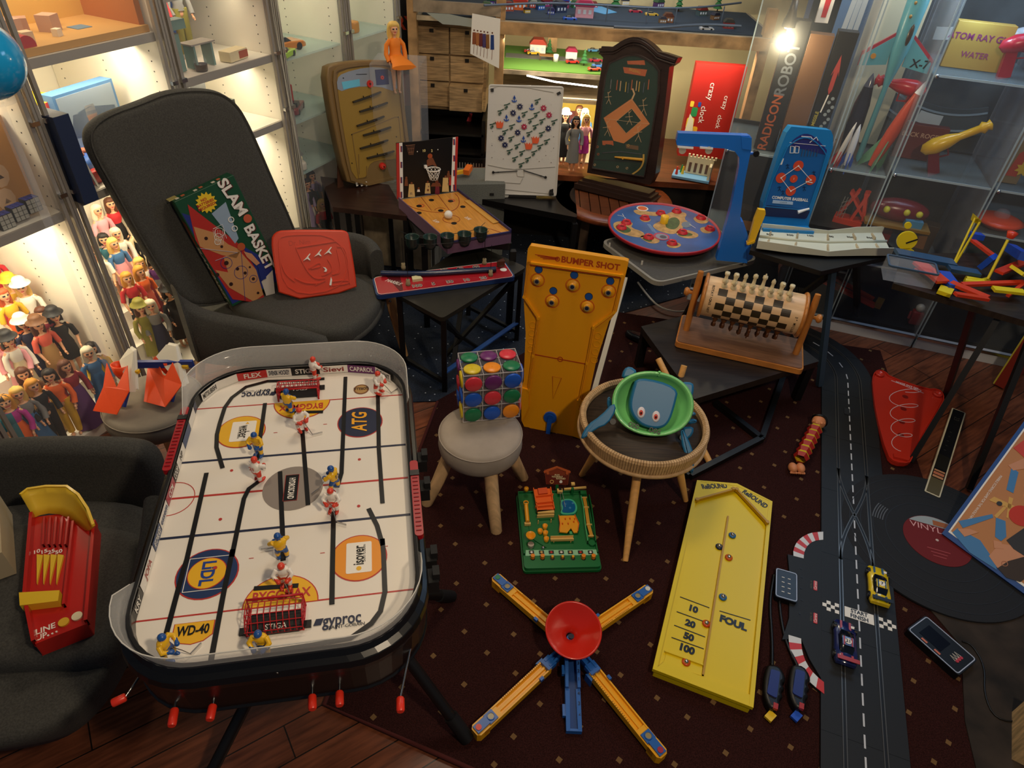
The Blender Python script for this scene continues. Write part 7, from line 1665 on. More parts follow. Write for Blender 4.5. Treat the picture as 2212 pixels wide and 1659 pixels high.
def face2(root,h):
    b = MB(); b.prism([(-.024,-.012),(.024,-.012),(.024,.055),(-.024,.055)],h,h+.001,H('060a18',.2)); b.build('screen',root); b = MB()
    for i in (-1,0,1): b.disc((.0+.010*i,-.053),.0045,h,h+.002,H('b83a4a',.4),12); b.stroke([(.010*i-.004,-.05),(.010*i,-.032),(.010*i+.004,-.05)],.001,h,h+.001,W2)
    for y_ in (-.008,.032): b.box((-.034,y_,h+.0008),(.006,.018,.001),H('c8705a'))
    b.build('buttons',root)
r_ = ctrlbox('black handheld control unit with silver edge beside the hide rug',at(2025,1402,FZ),R(33),.046,.080,.026,face2)
c_ = at(2085,1390,.015); P = smooth_poly([tuple(at(x,y,.014)) for x,y in ((2078,1385),(2100,1392),(2128,1440),(2125,1500),(2150,1555),(2212,1560))],2,False)
b = wmb(r_); b.tube(P,.0025,BK,6); b.build('cord',r_)
# pale box corner at the bottom right
p = at(2235,1600,.05); root = thing('wooden_box','pale wooden box corner at the bottom right corner of the frame','box',loc=(p.x,p.y,0)); b = MB(); b.box((0.03,0,.06),(.12,.14,.10),woodm('pale_box',hexc('c8a878'),.5),rz=-.5); b.build('body',root)
# ---- line up game on the lower left chair
def lineup():
    z = .415; A = at(75,1395,z); B_ = at(190,1350,z); v = at(75,1110,z)-A; f = Fr(A,B_-A,v); f.u,f.v
    f = Fr(A,B_-A,at(140,1120,z)-at(120,1375,z)); f.k = 'P'; q = f.q
    root = boardthing('rolling_ball_game','red and yellow LINE UP ball rolling game on the lower left chair seat','toy',f)
    RD = M('lineup_red',hexc('b8201a'),.3,coat=.3); YE = M('lineup_yellow',hexc('e8c030'),.3,coat=.3)
    P = f.Q([(75,1395),(190,1350),(207,1130),(150,1105),(70,1115),(55,1300)]); b = MB(); b.prism(P[::1],-.04,-.004,RD); b.build('base',root,bev=.003)
    b = MB(); b.stroke(f.Q([(78,1392),(58,1295),(72,1115)]),.007,-.004,.016,RD); b.stroke(f.Q([(190,1348),(207,1132)]),.007,-.004,.016,RD); b.stroke(f.Q([(78,1392),(190,1348)]),.006,-.004,.006,RD); b.stroke(f.Q([(140,1310),(160,1130)]),.005,-.004,.010,RD); b.build('side_wall',root)
    b = MB(); 
    for i in range(4): b.prism(f.Q([(80+15*i,1198),(93+15*i,1200),(80+14*i,1262)]),-.004,.002,YE)
    b.prism(f.Q([(48,1290),(135,1285),(132,1308),(50,1318)]),-.004,.018,YE); b.build('yellow_teeth',root)
    # curved yellow back slope
    n = 12; rings = []
    top = f.Q([(45,1070),(60,1058),(100,1052),(145,1052),(170,1070),(190,1100),(203,1135)],.05); low = f.Q([(72,1118),(85,1112),(105,1108),(130,1110),(148,1118),(165,1130),(185,1145)])
    b = MB(); b.loft([[(x,y,-.002) for x,y in low],[(a[0]*.6+c[0]*.4,a[1]*.6+c[1]*.4,.012) for a,c in zip(low,top)],[(a[0]*.2+c[0]*.8,a[1]*.2+c[1]*.8,.035) for a,c in zip(low,top)],[(x,y,.052) for x,y in top]],YE,closed=False,cap=False); b.build('curved_backstop',root,solid=.004)
    b = MB(); b.stroke([(x,y) for x,y in top],.006,.048,.055,YE); b.build('backstop_rim',root)
    b = MB()
    for i in range(5): b.stroke(f.Q([(95+12*i,1180),(98+13*i,1120)]),.004,-.004,.008,RD)
    b.build('lane_ribs',root)
    b = MB()
    d_ = math.atan2(*(Vector(q(190,1350))-Vector(q(75,1395))).yx)
    for i,t in enumerate(('10','15','25','50')): b.text(t,(*q(79+16*i,1192),.0),.011,W2,0,bold=.02)
    b.text('LINE',(*q(97,1357),-.003),.014,W2,0,width=.036,bold=.02); b.text('UP',(*q(88,1374),-.003),.014,W2,0,width=.02,bold=.02)
    for i in range(3): b.disc(q(103+9*i,1371-4*i),.002,-.004,-.002,W2,12)
    b.build('lettering',root)
    for x,y,c in ((137,1343,'e0b030'),(166,1330,'e8dcb8')): b = MB(); b.cyl((*q(x,y),-.004),.0105,.004,H(c,.4),20); b.build('score_disc',root)
    p = at(10,1180,.378); root = thing('game_box','cream box corner with blue letter e on the chair at the left frame edge','box',loc=p,rz=.6); b = MB(); b.box((-.05,0,.04),(.14,.2,.08),H('b8a888',.6)); b.build('carton',root); b = MB(); b.text('e',(-.02,.0,.0805),.05,H('1c4a8a'),0,bold=.03); b.build('box_print',root)
lineup()
# ---- orange shovels toy on the taupe stool
def shovels():
    z = .30; root = thing('throwing_game','orange scoop and white plastic catching game with blue crossbar on the stool','toy',loc=at(330,860,z)); OR = M('scoop_orange',hexc('f0501c'),.4); WH = H('ded8c8',.35); BL = H('1c3a8c',.35)
    # crossbar
    b = wmb(root); a = at(*px('D2',440,360),z+.105); c = at(*px('D2',985,355),z+.105); b.bar(a,c,.012,.024,BL); b.bar(at(*px('D2',350,740),z+.004),at(*px('D2',440,400),z+.09),.02,.008,BL); b.bar(at(*px('D2',780,690),z+.004),at(*px('D2',860,400),z+.09),.02,.008,BL); b.build('blue_crossbar',root)
    for dx,(w0,w1,w2,w3,w4),scoop in ((0,((405,225),(445,250),(462,600),(415,600),(330,330)),((210,350),(395,372),(412,600),(300,812),(88,778),(180,565))),(1,((745,190),(820,205),(915,545),(880,560),(660,290)),((650,285),(800,345),(885,545),(735,745),(545,695),(580,380)))):
        # white plate, upright, seen nearly edge on
        b = wmb(root); p = [at(*px('D2',*w),z+h) for w,h in ((w0,.15),(w1,.15),(w2,.06),(w3,.06),(w4,.12))]
        b.add(p+[v+Vector((.004,.012,0)) for v in p],[(0,1,2,3,4),(9,8,7,6,5)]+[(i,(i+1) % 5,5+(i+1) % 5,5+i) for i in range(5)],WH); b.build('white_plate',root,bev=.003)
        s = [at(*px('D2',*w),z+h) for w,h in zip(scoop,(.12,.12,.075,.02,.02,.07))]; mid = (s[2]+s[5])/2+Vector((.0,.0,.0))
        ridge = at(*px('D2',(300 if dx == 0 else 725),(570 if dx == 0 else 490)),z+.075)
        b = wmb(root); V = s+[ridge,(s[0]+s[1])/2+Vector((0,.03,-.01)),s[5].lerp(s[2],.5)+Vector((0,.02,-.04))]
        b.add(V,[(5,6,3,4),(6,2,3),(0,6,5),(1,2,6),(5,8,2,6)],OR); b.build('scoop',root,solid=.003)
        b = wmb(root); C_ = (s[0]+s[1])/2; r_ = (s[0]-s[1]).length*.40; rings = [[(C_.x+r_*k_*math.cos(t),C_.y+.010+r_*k_*.7*math.sin(t),C_.z-.008-dz) for t in [2*PI*i/20 for i in range(20)]] for k_,dz in ((1,0),(.95,.03),(.7,.05))]
        b.loft(rings,OR,cap=False); b.build('scoop_mouth',root,solid=.003)
        b = wmb(root); pc = at(*px('D2',(475 if dx == 0 else 915),(425 if dx == 0 else 380)),z+.10); b.box(pc,(.018,.012,.010),YEL); b.build('yellow_pin',root)
shovels()
# ================================================================== right glass cases
def inR(s,z,d=0): return RA+RU*s-RN*d+Vector((0,0,z))
RZA = math.atan2(RU.y,RU.x)
DKF = M('case_dark_card',hexc('14191d'),.7,noise=.7,nscale=7)
EDGE = M('glass_edge',(.55,.68,.72),.15,spec=.8,alpha=.55)
def gcase(s0,s1,sh,label,D=.42,Ht=1.75):
    W = s1-s0; root = thing('glass_display_case',label,'display case',loc=inR(s0,0),rz=RZA)
    b = MB(); b.box((W/2,D/2+.02,.035),(W,D-.04,.07),H('14181c',.5)); b.box((W/2,.01,.03),(W,.022,.06),H('c8ccd4',.35)); b.box((W/2,-.004,.055),(W,.006,.012),CHROME); b.build('base_rail',root)
    b = MB(); b.box((W/2,D-.01,.42),(W-.01,.01,.72),DKF); b.build('back_panel',root)  # dark backdrop card added to darken the lower part of the case
    for x in (.002,W-.002):
        b = MB(); b.box((x,D/2,Ht/2),(.004,D,Ht),CLEAR2); b.box((x,0,Ht/2),(.005,.006,Ht),EDGE); b.build('side_pane',root)
    b = MB(); b.box((W/2,0,Ht/2),(W-.01,.003,Ht-.1),CLEAR); b.build('front_pane',root)
    for z in sh:
        b = MB(); b.box((W/2,D/2,z),(W-.01,D-.02,.006),M('case_shelf',(.5,.62,.65),.06,spec=.5,alpha=.14)); b.box((W/2,.008,z),(W-.01,.004,.008),EDGE); b.build('shelf',root)
        b = MB(); b.sph((.012,-.004,z),.008,CHROME,8,6); b.build('clamp',root)
gcase(-.62,-.2,(.32,.76),'clear display case holding the tall dark rocket boxes')
gcase(-.19,.045,(.30,.75),'narrow clear display case with the tin rockets')
gcase(.055,.43,(.36,.77,1.15),'clear display case holding the toy ray guns')
gcase(.44,1.0,(.36,.585,.77,1.15),'clear display case at the right edge behind the marble machine')
def boxt(name,label,s,z,d,w_,h_,t,col,texts,cat='box',rz=0,extra=None):
    root = thing(name,label,cat,loc=inR(s,z,d),rz=RZA+rz); b = MB(); b.box((0,t/2,h_/2),(w_,t,h_),H(col,.45)); b.build('carton',root,bev=.001)
    b = MB(); X = Matrix.Rotation(PI/2,4,'X')
    for tx,x,y,sz,c,rot in texts: b.text(tx,(x,y,.0006),sz,H(c,.4),rot,X=X,bold=.02)
    if extra: extra(b,X)
    b.build('box_print',root); return root
boxt('game_box','tall dark box printed RADICON ROBOT in the left glass case',-.46,.77,.06,.085,.50,.06,'15171b',[('RADICON',-.004,.11,.036,'a8542c',R(88)),('ROBOT',.004,.32,.042,'5a6068',R(88))])
boxt('cardboard_box','tall plain brown box between the two dark rocket boxes',-.365,.77,.06,.09,.46,.06,'6a4a30',[])
def mis(b,X):
    b.prism([(.0,.25),(.008,.27),(.008,.34),(.015,.32),(.008,.36),(0,.40),(-.008,.36),(-.015,.32),(-.008,.34),(-.008,.27)],0,.001,H('a83a34'),X=X); b.stroke([(0,.25),(-.008,.18)],.005,0,.001,W2,X=X)
    for i in range(14): b.disc((.012+.009*(i % 3),.03+.016*i),.007,0,.0008,H('8a9496',.6),8,X=X)
boxt('game_box','black box printed BALLISTIC MISSILE with a red rocket picture',-.275,.77,.06,.075,.48,.06,'0e1012',[('BALLISTIC MISSILE',-.022,.11,.013,'b8a838',R(88))],extra=mis)
# red game box on the middle rack
f = Fr(aty(1470,305,BY+.15),(1,-.05,0),(0,0,1)); f.k = 'C3'; q = f.q
root = boardthing('game_box','bright red box printed crazy clock beside the cased baseball game','box',f); RB = H('a82018',.5)
b = MB(); b.prism([(0,-.08),(.26,-.08),(.26,.40),(0,.40)],-.06,0,RB); b.build('carton',root)
b = MB(); b.text('crazy',(.105,.27,.001),.03,W2,-PI/2); b.text('clock',(.085,.15,.001),.03,W2,-PI/2); b.text('clock',(.18,.12,.001),.024,W2,-PI/2); b.text('crazy',(.19,.22,.001),.024,W2,-PI/2)
for (x,y,r_,c) in ((.04,.16,.02,'2a8a4a'),(.03,.1,.025,'e8c83a'),(.06,.06,.02,'e8a81c'),(.06,.2,.01,'2a4a9a'),(.04,.05,.02,'f0ead0'),(.14,.03,.015,'e8c81c'),(.02,.2,.012,'e8c83a')): b.prism(rrect(r_*2,r_*1.5,r_*.3,2) and [(x+a,y+c_) for a,c_ in rrect(r_*1.6,r_*2.4,r_*.4,2)],0,.001,H(c))
b.prism([(.005,.0),(.06,.0),(.045,.12),(.02,.15)],.001,.002,H('e8e0c0')); b.build('box_print',root)
# clamp lamp
p = inR(-.50,1.24,.03); root = thing('spot_lamp','small glowing spot bulb clipped inside the left glass case','lamp',loc=p)
b = MB(); b.lathe([(.001,0),(.012,.002),(.022,.014),(.02,.03),(.012,.045)],M('bulb_glow',(1,.86,.55),emit=22),n=20); b.build('bulb',root)
b = MB(); b.lathe([(.026,.008),(.024,.03),(.016,.06),(.012,.1),(.001,.1)],H('4a4640',.4,metal=.5),n=20); b.build('lamp_shade',root)
light('spot_bulb','POINT',p-RN*-.05-Vector((0,0,.04)),3.2,(1,.82,.5),.02)
p = inR(.16,1.42,.1); root = thing('led_light','bright blue-white light at the top of the ray gun case','lamp',loc=p); b = MB(); b.lathe([(.001,0),(.018,.004),(.018,.012),(.001,.014)],M('led_glow',(.3,.7,1),emit=14),n=16); b.build('diode',root)
light('led_glow_lamp','POINT',p-Vector((0,0,.03)),1.6,(.45,.75,1),.02)
# racing track pieces hung on the wall
wf = Fr(inR(0,0,.60),RU,(0,0,1))
for i,(cx,cz,r_,a0,a1) in enumerate(((.30,1.35,.50,185,290),(.1,1.75,.55,200,265))):
    root = boardthing('track_piece',['curved dark slot track piece hung behind the ray guns','curved grey slot track piece hung behind the tin rocket'][i],'race track',wf); b = MB(); P = arc(cx,cz,r_,a0,a1,24); b.stroke(P,.12,.005,.015,H('3a4448' if i == 0 else '5a6a78',.6)); b.stroke(arc(cx,cz,r_-.035,a0,a1,24),.008,.015,.017,H('8a9aa0')); b.stroke(arc(cx,cz,r_+.035,a0,a1,24),.008,.015,.017,H('8a9aa0'))
    for k in range(3): b.stroke(arc(cx,cz,r_,a0+12+30*k,a0+24+30*k,5),.05,.015,.017,H('b8bcb8')) 
    b.build('track_strip',root)
# rockets
TIN = H('5aa0a8',.3); TR_ = H('a82a3a',.35); YG = H('c8b82a',.35)
def rocket(label,s,z,d,r,h,col,nose,fin,tilt=0,win=False):
    X0 = Matrix.Translation(inR(s,z,d))@Matrix.Rotation(RZA,4,'Z')@Matrix.Rotation(tilt,4,'Y'); root = tag(empty('toy_rocket',mat=X0),label,'toy rocket',None)
    b = MB(); b.lathe([(r*.5,.0),(r*.8,h*.15),(r,h*.4),(r*.9,h*.65),(r*.55,h*.85)],col,n=20); b.build('fuselage',root)
    b = MB(); b.lathe([(r*.56,h*.85),(r*.3,h*.94),(.001,h)],nose,n=16); b.build('nose_cone',root)
    for k in range(3): a = 2*PI*k/3-PI/2; b = MB(); b.prism([(r*.5,.02),(r*2.0,-.03),(r*2.0,.02),(r*.85,h*.34)],-.002,.002,fin,X=Matrix.Rotation(a,4,'Z')@Matrix.Rotation(PI/2,4,'X')); b.build('fin',root)
    if win:
        b = MB(); [b.sph((-.01+.02*(i % 2)*0,-r*.93,h*(.35+.09*i)),(.007,.003,.007),H('d8b84a'),8,6) for i in range(5)]; b.build('porthole',root)
    return root
rk = thing('toy_rocket','large turquoise tin rocket marked X-7 with red-edged wings','toy rocket',loc=inR(-.07,.76,.12),rz=RZA)
b = MB(); b.lathe([(.002,.0),(.012,.02),(.010,.3),(.020,.36),(.032,.44),(.038,.60),(.036,.8),(.022,.95),(.001,1.0)],TIN,n=22); b.build('fuselage',rk)
for s_ in (-1,1):
    P = [(s_*.03,.50),(s_*.13,.42),(s_*.13,.37),(s_*.03,.385)]; X = Matrix.Rotation(PI/2,4,'X'); b = MB(); b.prism(P,-.006,.006,TR_,X=X); b.prism([(x*.97,z_-.012 if z_ > .4 else z_) for x,z_ in P],.006,.008,TIN,X=X)
    if s_ > 0: b.text('X-7',(.088,.40,.008),.030,BK,0,X=X,bold=.02)
    else: b.disc((-.085,.41),.010,.008,.010,H('c8882a'),14,X=X)
    b.build('wing',rk)
b = MB(); [b.sph((-.011,-.034,.56+.045*i),(.006,.005,.007),H('8a6a2a'),8,6) for i in range(5)]; b.sph((.010,-.030,.5),(.010,.01,.04),H('3a2a1a',.2),10,8); b.build('porthole',rk)
rocket('green and yellow tin rocket with red lettering stripe leaning in the narrow case',-.015,.76,.10,.026,.36,H('b8442c',.35),W2,H('5a8a6a',.4),tilt=.22)
rocket('dark glass-domed toy rocket at the left of the narrow case',-.125,.76,.16,.034,.34,H('2a2c38',.15),H('5a6070',.1),H('c8a890'))
rocket('small white and blue rocket in the narrow case',-.12,.76,.05,.014,.17,H('d8dce0'),H('d8dce0'),H('1c4aa0'))
rocket('small white and red rocket at the left front of the narrow case',-.165,.76,.04,.010,.18,H('d8d4cc'),W2,H('a82020'),tilt=.15)
def gun(label,s,z,d,c1,c2,L=.15,ang=0,flip=1):
    X0 = Matrix.Translation(inR(s,z,d))@Matrix.Rotation(RZA,4,'Z')@Matrix.Rotation(-ang,4,'Y')@Matrix.Scale(1.25,4); root = tag(empty('ray_gun',mat=X0),label,'toy gun'); A,B_ = H(c1,.25),H(c2,.3); T = Matrix.Rotation(flip*PI/2,4,'Y')
    b = MB(); b.lathe([(.001,-.03),(.018,-.02),(.026,.01),(.022,.05),(.012,.08),(.012,L*.8),(.02,L*.85),(.012,L*.92),(.018,L*.97),(.004,L)],A,(0,0,.09),18,X=T); b.build('barrel',root)
    b = MB(); b.prism([(-flip*.03,.0),(flip*.005,.0),(flip*.02,.085),(-flip*.01,.085)],-.012,.012,B_,X=Matrix.Rotation(PI/2,4,'X')); b.build('grip',root)
    b = MB(); b.stroke([(flip*.012,.05),(flip*.04,.045),(flip*.045,.08)],.005,-.003,.003,B_,X=Matrix.Rotation(PI/2,4,'X')); b.build('trigger_guard',root)
gun('glossy red toy ray gun lying behind the narrow case edge',.04,.95,.16,'c0202c','a01828',.13,-.1,-1)
gun('yellow and maroon toy ray gun standing on its grip in the ray gun case',.24,.775,.10,'d8a81c','6a1020',.17,.6)
gun('crimson toy ray gun with ridged muzzle below the blue light',.33,1.155,.12,'a8142c','9a1428',.16,.35)
gun('silver-tubed toy ray gun at the back of the upper shelf',.36,1.155,.28,'a8acb4','b02038',.14,.15)
boxt('toy_box','yellow and purple box printed ATOM RAY GUN on the upper case shelf',.20,1.155,.16,.20,.16,.05,'a8843a',[('ATOM RAY GUN',.0,.11,.022,'7a2a5a',0),('WATER',0,.05,.02,'8a3a5a',0)])
boxt('toy_box','red-brown picture box behind the yellow ray gun',.16,.775,.22,.18,.14,.04,'6a2420',[('BUCK ROGERS',0,.10,.018,'c89a7a',0)])
boxt('toy_box','tall green and red picture box standing in the right edge case',.50,.775,.1,.07,.30,.05,'7a6a4a',[],extra=lambda b,X: (b.prism([(-.02,.03),(.02,.03),(.02,.15),(-.01,.12)],0,.001,H('a83a24'),X=X),b.prism([(-.02,.18),(.025,.17),(.02,.24)],0,.001,H('3a7a6a'),X=X)))
for i,(s,z,d,w_,h_,c,nm) in enumerate(((.10,.37,.1,.16,.12,'8a1c1c','red'),(.30,.37,.15,.12,.16,'3a2a1a','dark brown'),(.60,.37,.1,.18,.1,'16302c','dark green'),(-.4,.33,.1,.2,.14,'1c1410','black'),(-.1,.31,.1,.1,.12,'3a1414','maroon'),(.7,.775,.15,.16,.2,'20303c','slate blue'),(.75,1.155,.1,.2,.14,'5a4a2a','olive'))):
    boxt('toy_box',f'{nm} toy box on a dim shelf of the glass cases',s,z,d,w_,h_,.06,c,[],rz=.2*(-1)**i,extra=lambda b,X: (b.prism([(-w_*.3,h_*.3),(w_*.3,h_*.3),(w_*.25,h_*.7),(-w_*.3,h_*.6)],0,.001,H('8a5a2a'),X=X)))
# saucer and launcher
root = thing('toy_saucer','orange-red flying saucer toy with clear dome','toy',loc=inR(.545,.62,.105)); ORD = H('e04a24',.3)
b = MB(); b.lathe([(.001,-.03),(.05,-.028),(.08,-.01),(.095,.002),(.075,.010),(.035,.018),(.001,.018)],ORD,n=32); b.build('saucer',root); b = MB(); b.lathe([(.03,.016),(.03,.03),(.02,.045),(.001,.05)],CLEAR2,n=20); b.build('dome',root)
root = thing('toy_launcher','red plastic rocket launcher ramp behind the blue baseball game','toy',loc=at(1830,480,RZ2+.0),rz=-.5); LR = H('c8381c',.35)
b = MB(); b.box((0,0,.012),(.12,.07,.024),LR); b.build('base',root)
b = MB(); [b.bar((sx*.03-.02,y_,.02),(sx*.02+.02,y_+.0,.15),.012,.012,LR) for sx in (-1,1) for y_ in (-.02,.02)]; b.bar((-.03,0,.14),(.05,0,.05),.05,.01,LR); b.bar((.03,0,.15),(.06,0,.03),.05,.014,LR); b.build('lattice_ramp',root)
b = MB(); [b.bar((-.05+.012*i,-.03,.02),(-.045+.012*i,-.03,.12),.002,.002,GREYW) for i in range(3)]; [b.bar((-.05,-.03,.03+.02*k),(-.02,-.03,.05+.02*k),.002,.002,GREYW) for k in range(4)]; b.build('grey_mast',root)
# marble machine on the right table
BLM = H('1c48b0',.35); RDM = H('d03a1c',.35); YLM = H('e0c81a',.35)
root = thing('marble_machine','plastic marble machine with yellow dial, blue chutes and red ramps on the right table','toy',loc=at(2080,590,RT))
def ww(h,*P): return [at(*px('D1',x,y),RT+hh) for (x,y),hh in zip(P,h)]
def mp(nm,fn,**k): b = wmb(root); fn(b); return b.build(nm,root,**k)
fd = Fr(at(*px('D1',740,600),RT+.03),(1,-.3,0),(0,.15,1)); fd.k = 'D1'; X = fd.M; cxy = fd.q(775,495)
mp('yellow_dial',lambda b: (b.disc(cxy,.034,-.006,.006,YLM,32,X=X),b.stroke([fd.q(765,515),fd.q(870,480)],.005,.006,.009,BK,X=X),b.disc(fd.q(785,360),.012,-.004,.004,YLM,20,X=X),b.prism([fd.q(690,600),fd.q(840,590),fd.q(800,560),fd.q(720,565)],-.006,.006,YLM,X=X)))
mp('yellow_pole',lambda b: [b.tube(ww((.0,.15),p0,p1),.004,YLM,8) for p0,p1 in (((1200,690),(1390,290)),((1215,695),(1430,330)))])
mp('yellow_hopper',lambda b: (b.loft([[tuple(v) for v in ww((.13,.16,.16,.13),(1370,330),(1390,270),(1445,320),(1430,360))]]+[[tuple(v+Vector((.0,.02,.0))) for v in ww((.13,.16,.16,.13),(1370,330),(1390,270),(1445,320),(1430,360))]],YLM,smooth=False)))
mp('plunger_rod',lambda b: (b.tube(ww((.02,.15),(1500,840),(1680,490)),.005,YLM,8),b.lathe([(.012,0),(.018,.02),(.004,.024),(.001,.024)],RDM,ww((.14,),(1700,470))[0],14)))
mp('yellow_base',lambda b: b.tube(ww((.006,)*5,(1290,860),(1400,880),(1500,850),(1480,870),(1300,840)),.012,YLM,8))
mp('blue_trough',lambda b: (b.bar(*ww((.05,.03),(680,600),(1200,700)),.05,.012,H('2a4a6a',.4)),b.bar(*ww((.03,.02),(1150,740),(1420,790)),.04,.012,H('2a4a6a',.4))))
mp('blue_bracket',lambda b: (b.bar(*ww((.04,.05),(1380,440),(1420,470)),.04,.02,BLM),b.bar(*ww((.03,.08),(1450,730),(1560,640)),.05,.02,BLM),b.bar(*ww((.03,.10),(1700,560),(1825,640)),.03,.03,BLM),b.bar(*ww((.02,.02),(1100,790),(1200,920)),.04,.02,BLM)))
for i,(p0,p1,w_) in enumerate((((860,745),(1500,1010),.03),((880,690),(1100,870),.05),((1210,975),(1500,1020),.02),((1270,890),(1825,870),.02),((1360,490),(1560,640),.02),((1600,780),(1825,690),.03),((1680,990),(1825,880),.012))): mp('red_ramp',lambda b: b.bar(*ww((.02+.015*(i % 3),.03+.02*(i == 4)),p0,p1),w_,.010,RDM))
mp('yellow_platform',lambda b: (b.bar(*ww((.012,.012),(1060,930),(1180,970)),.05,.014,YLM),b.bar(*ww((.07,.05),(1760,760),(1825,800)),.06,.012,YLM),b.bar(*ww((.03,.03),(1550,930),(1825,960)),.03,.01,YLM)))
b = MB(); p = at(*px('D1',800,800),RT+.03); root = thing('plastic_tub','clear plastic tub with grey rim at the left end of the right table','tub',loc=p,rz=-.3); b.box((.0,.02,.0),(.16,.09,.055),CLEAR2); b.build('bin',root); b = MB(); b.stroke(roundcorners([Vector(p) for p in ((-.08,-.025),(.08,-.025),(.08,.065),(-.08,.065))],.01),.006,.026,.032,H('3a5068',.4),True); b.build('rim',root)
# playful card at the far right under the table
b = MB(); root = thing('game_box','yellow-edged picture box half hidden under the right table','box',loc=at(2190,810,.01),rz=-.9); b.box((0,0,.13),(.04,.3,.26),H('8a2a1c')); b.box((-.022,0,.13),(.006,.3,.26),H('d0c040')); b.build('carton',root); b = MB(); b.box((-.026,-.02,.12),(.002,.22,.16),W2); [b.box((-.0275,-.1+.05*i,.12+.03*(i % 2)),(.001,.016,.03),BK) for i in range(4)]; b.build('box_print',root)
# ================================================================== small vehicles, houses, trees
def mcar(label,loc,rz,L,col,group=None,kind='car'):
    root = thing('model_car',label,'toy car',loc=loc,rz=rz,group=group); C_ = H(col,.2,coat=.5); w_ = L*.2; b = MB()
    b.loft([[(x,-w_*k,L*.05),(x,-w_*k,L*h),(x,-w_*k*.9,L*(h+.02)),(x,w_*k*.9,L*(h+.02)),(x,w_*k,L*h),(x,w_*k,L*.05)] for x,k,h in ((-L/2,.85,.14),(-L*.4,1,.17),(L*.1,1,.17),(L*.42,1,.15),(L/2,.85,.11))],C_,smooth=False); b.build('body',root)
    b = MB(); b.loft([[(x,-w_*.85*k,L*.17),(x,-w_*.7*k,L*h),(x,w_*.7*k,L*h),(x,w_*.85*k,L*.17)] for x,k,h in ((-L*.32,.95,.175),(-L*.2,1,.27),(L*.03,1,.27),(L*.17,.95,.18))],H('20262c',.15),smooth=False); b.build('cabin',root)
    for sx in (-.3,.3):
        for sy in (-1,1): b = MB(); b.cyl((L*sx,sy*w_*.8,L*.075),L*.075,w_*.22*1,BK,12,X=Matrix.Rotation(-sy*PI/2,4,'X')); b.build('wheel',root)
for s,z,d,L,c,n,a in ((1.13,1.254,.10,.17,'b83a28','red model car on the top glass shelf',.2),(1.17,1.024,.12,.20,'c87a28','orange model car with open bonnet on the middle glass shelf',-.15),(1.08,1.024,.04,.15,'a8d83a','lime green model car at the front of the middle glass shelf',.3),(1.19,.774,.12,.16,'7a1c28','dark red model pickup on the lower glass shelf',.5),(1.07,1.254,.28,.14,'c85a78','pink model car at the back of the top glass shelf',.1)): mcar(n,inL(s,d,z),math.atan2(LU.y,LU.x)+a,L,c,'model cars on the glass shelves')
def house(label,loc,rz,w_,wall,roof,h_=None):
    root = thing('toy_house',label,'toy house',loc=loc,rz=rz); h_ = h_ or w_*.6; b = MB(); b.box((0,0,h_/2),(w_,w_*.7,h_),H(wall)); [b.box((x,-w_*.352,h_*.55),(w_*.16,.002,h_*.35),H('cfd8e0')) for x in (-w_*.3,0,w_*.3)]; b.build('walls',root)
    b = MB(); b.prism([(-w_*.56,h_),(w_*.56,h_),(w_*.3,h_*1.5),(-w_*.3,h_*1.5)],-w_*.4,w_*.4,H(roof),X=Matrix.Rotation(PI/2,4,'X')); b.build('roof',root)
FOL = H('2f6a34',.8); G1 = .858; T1_ = 1.083
def tree(label,loc,h):
    root = thing('toy_tree',label,'toy tree',loc=loc); b = MB(); [b.lathe([(h*.28*(1-.22*k),h*(.2+.2*k)),(.001,h*(.5+.17*k))],FOL,n=9) for k in range(4)]; b.build('foliage',root); b = MB(); b.cyl((0,0,0),h*.04,h*.3,H('4a3020'),6); b.build('trunk',root)
r0 = thing('railway_baseboard','green model village board with a grey road on the middle rack shelf','baseboard',loc=(.18,BY+.28,G1-.003)); b = MB(); b.box((0,0,0),(.68,.5,.006),H('5f8a34',.9)); b.box((0,.02,.004),(.66,.09,.002),H('6a6a68')); b.build('grass_board',r0)
def bp(x,y,z): 
    return at(*px('C3',x,y),z)
house('white toy house with red roof at the left of the green board',bp(280,400,G1),0,.085,'e8e4da','b83a24'); house('small white toy house with crimson roof on the green board',bp(530,435,G1),0,.06,'e8e4da','a8204a')
tree('dark bushy toy tree beside the white toy house',bp(365,410,G1),.08); tree('pale green toy fir in the middle of the green board',bp(625,490,G1),.08)
for x,y,c,n in ((540,470,'c82428','red toy coach by the crimson-roofed house'),(715,460,'a8203c','crimson toy car behind the blue toy car'),(735,500,'4a7ac8','blue toy car by the cased baseball game'),(705,525,'d8482c','orange-red toy car at the front of the green board'),(700,385,'5a9ad0','light blue toy van at the back of the green board'),(225,390,'c02a2a','red toy van at the left end of the green board'),(250,405,'d8b02a','yellow toy car in front of the red toy van')): mcar(n,bp(x,y,G1+.004),.2,.07,c)
b = MB(); p = bp(345,480,G1-.02); root = thing('toy_bench','small brown toy market stand at the front of the green board','toy',loc=p); b.box((0,0,.045),(.08,.04,.004),H('9a6a3a')); b.build('top',root); [MB().box((x,0,.022),(.004,.03,.044),H('5a3a20')).build('leg',root) for x in (-.034,.034)]
p = bp(415,460,G1); root = thing('plastic_cup','white plastic cup on the green board','cup',loc=p); b = MB(); b.lathe([(.001,0),(.012,0),(.015,.035),(.013,.035),(.011,.003)],W2,n=16); b.build('cup_body',root)
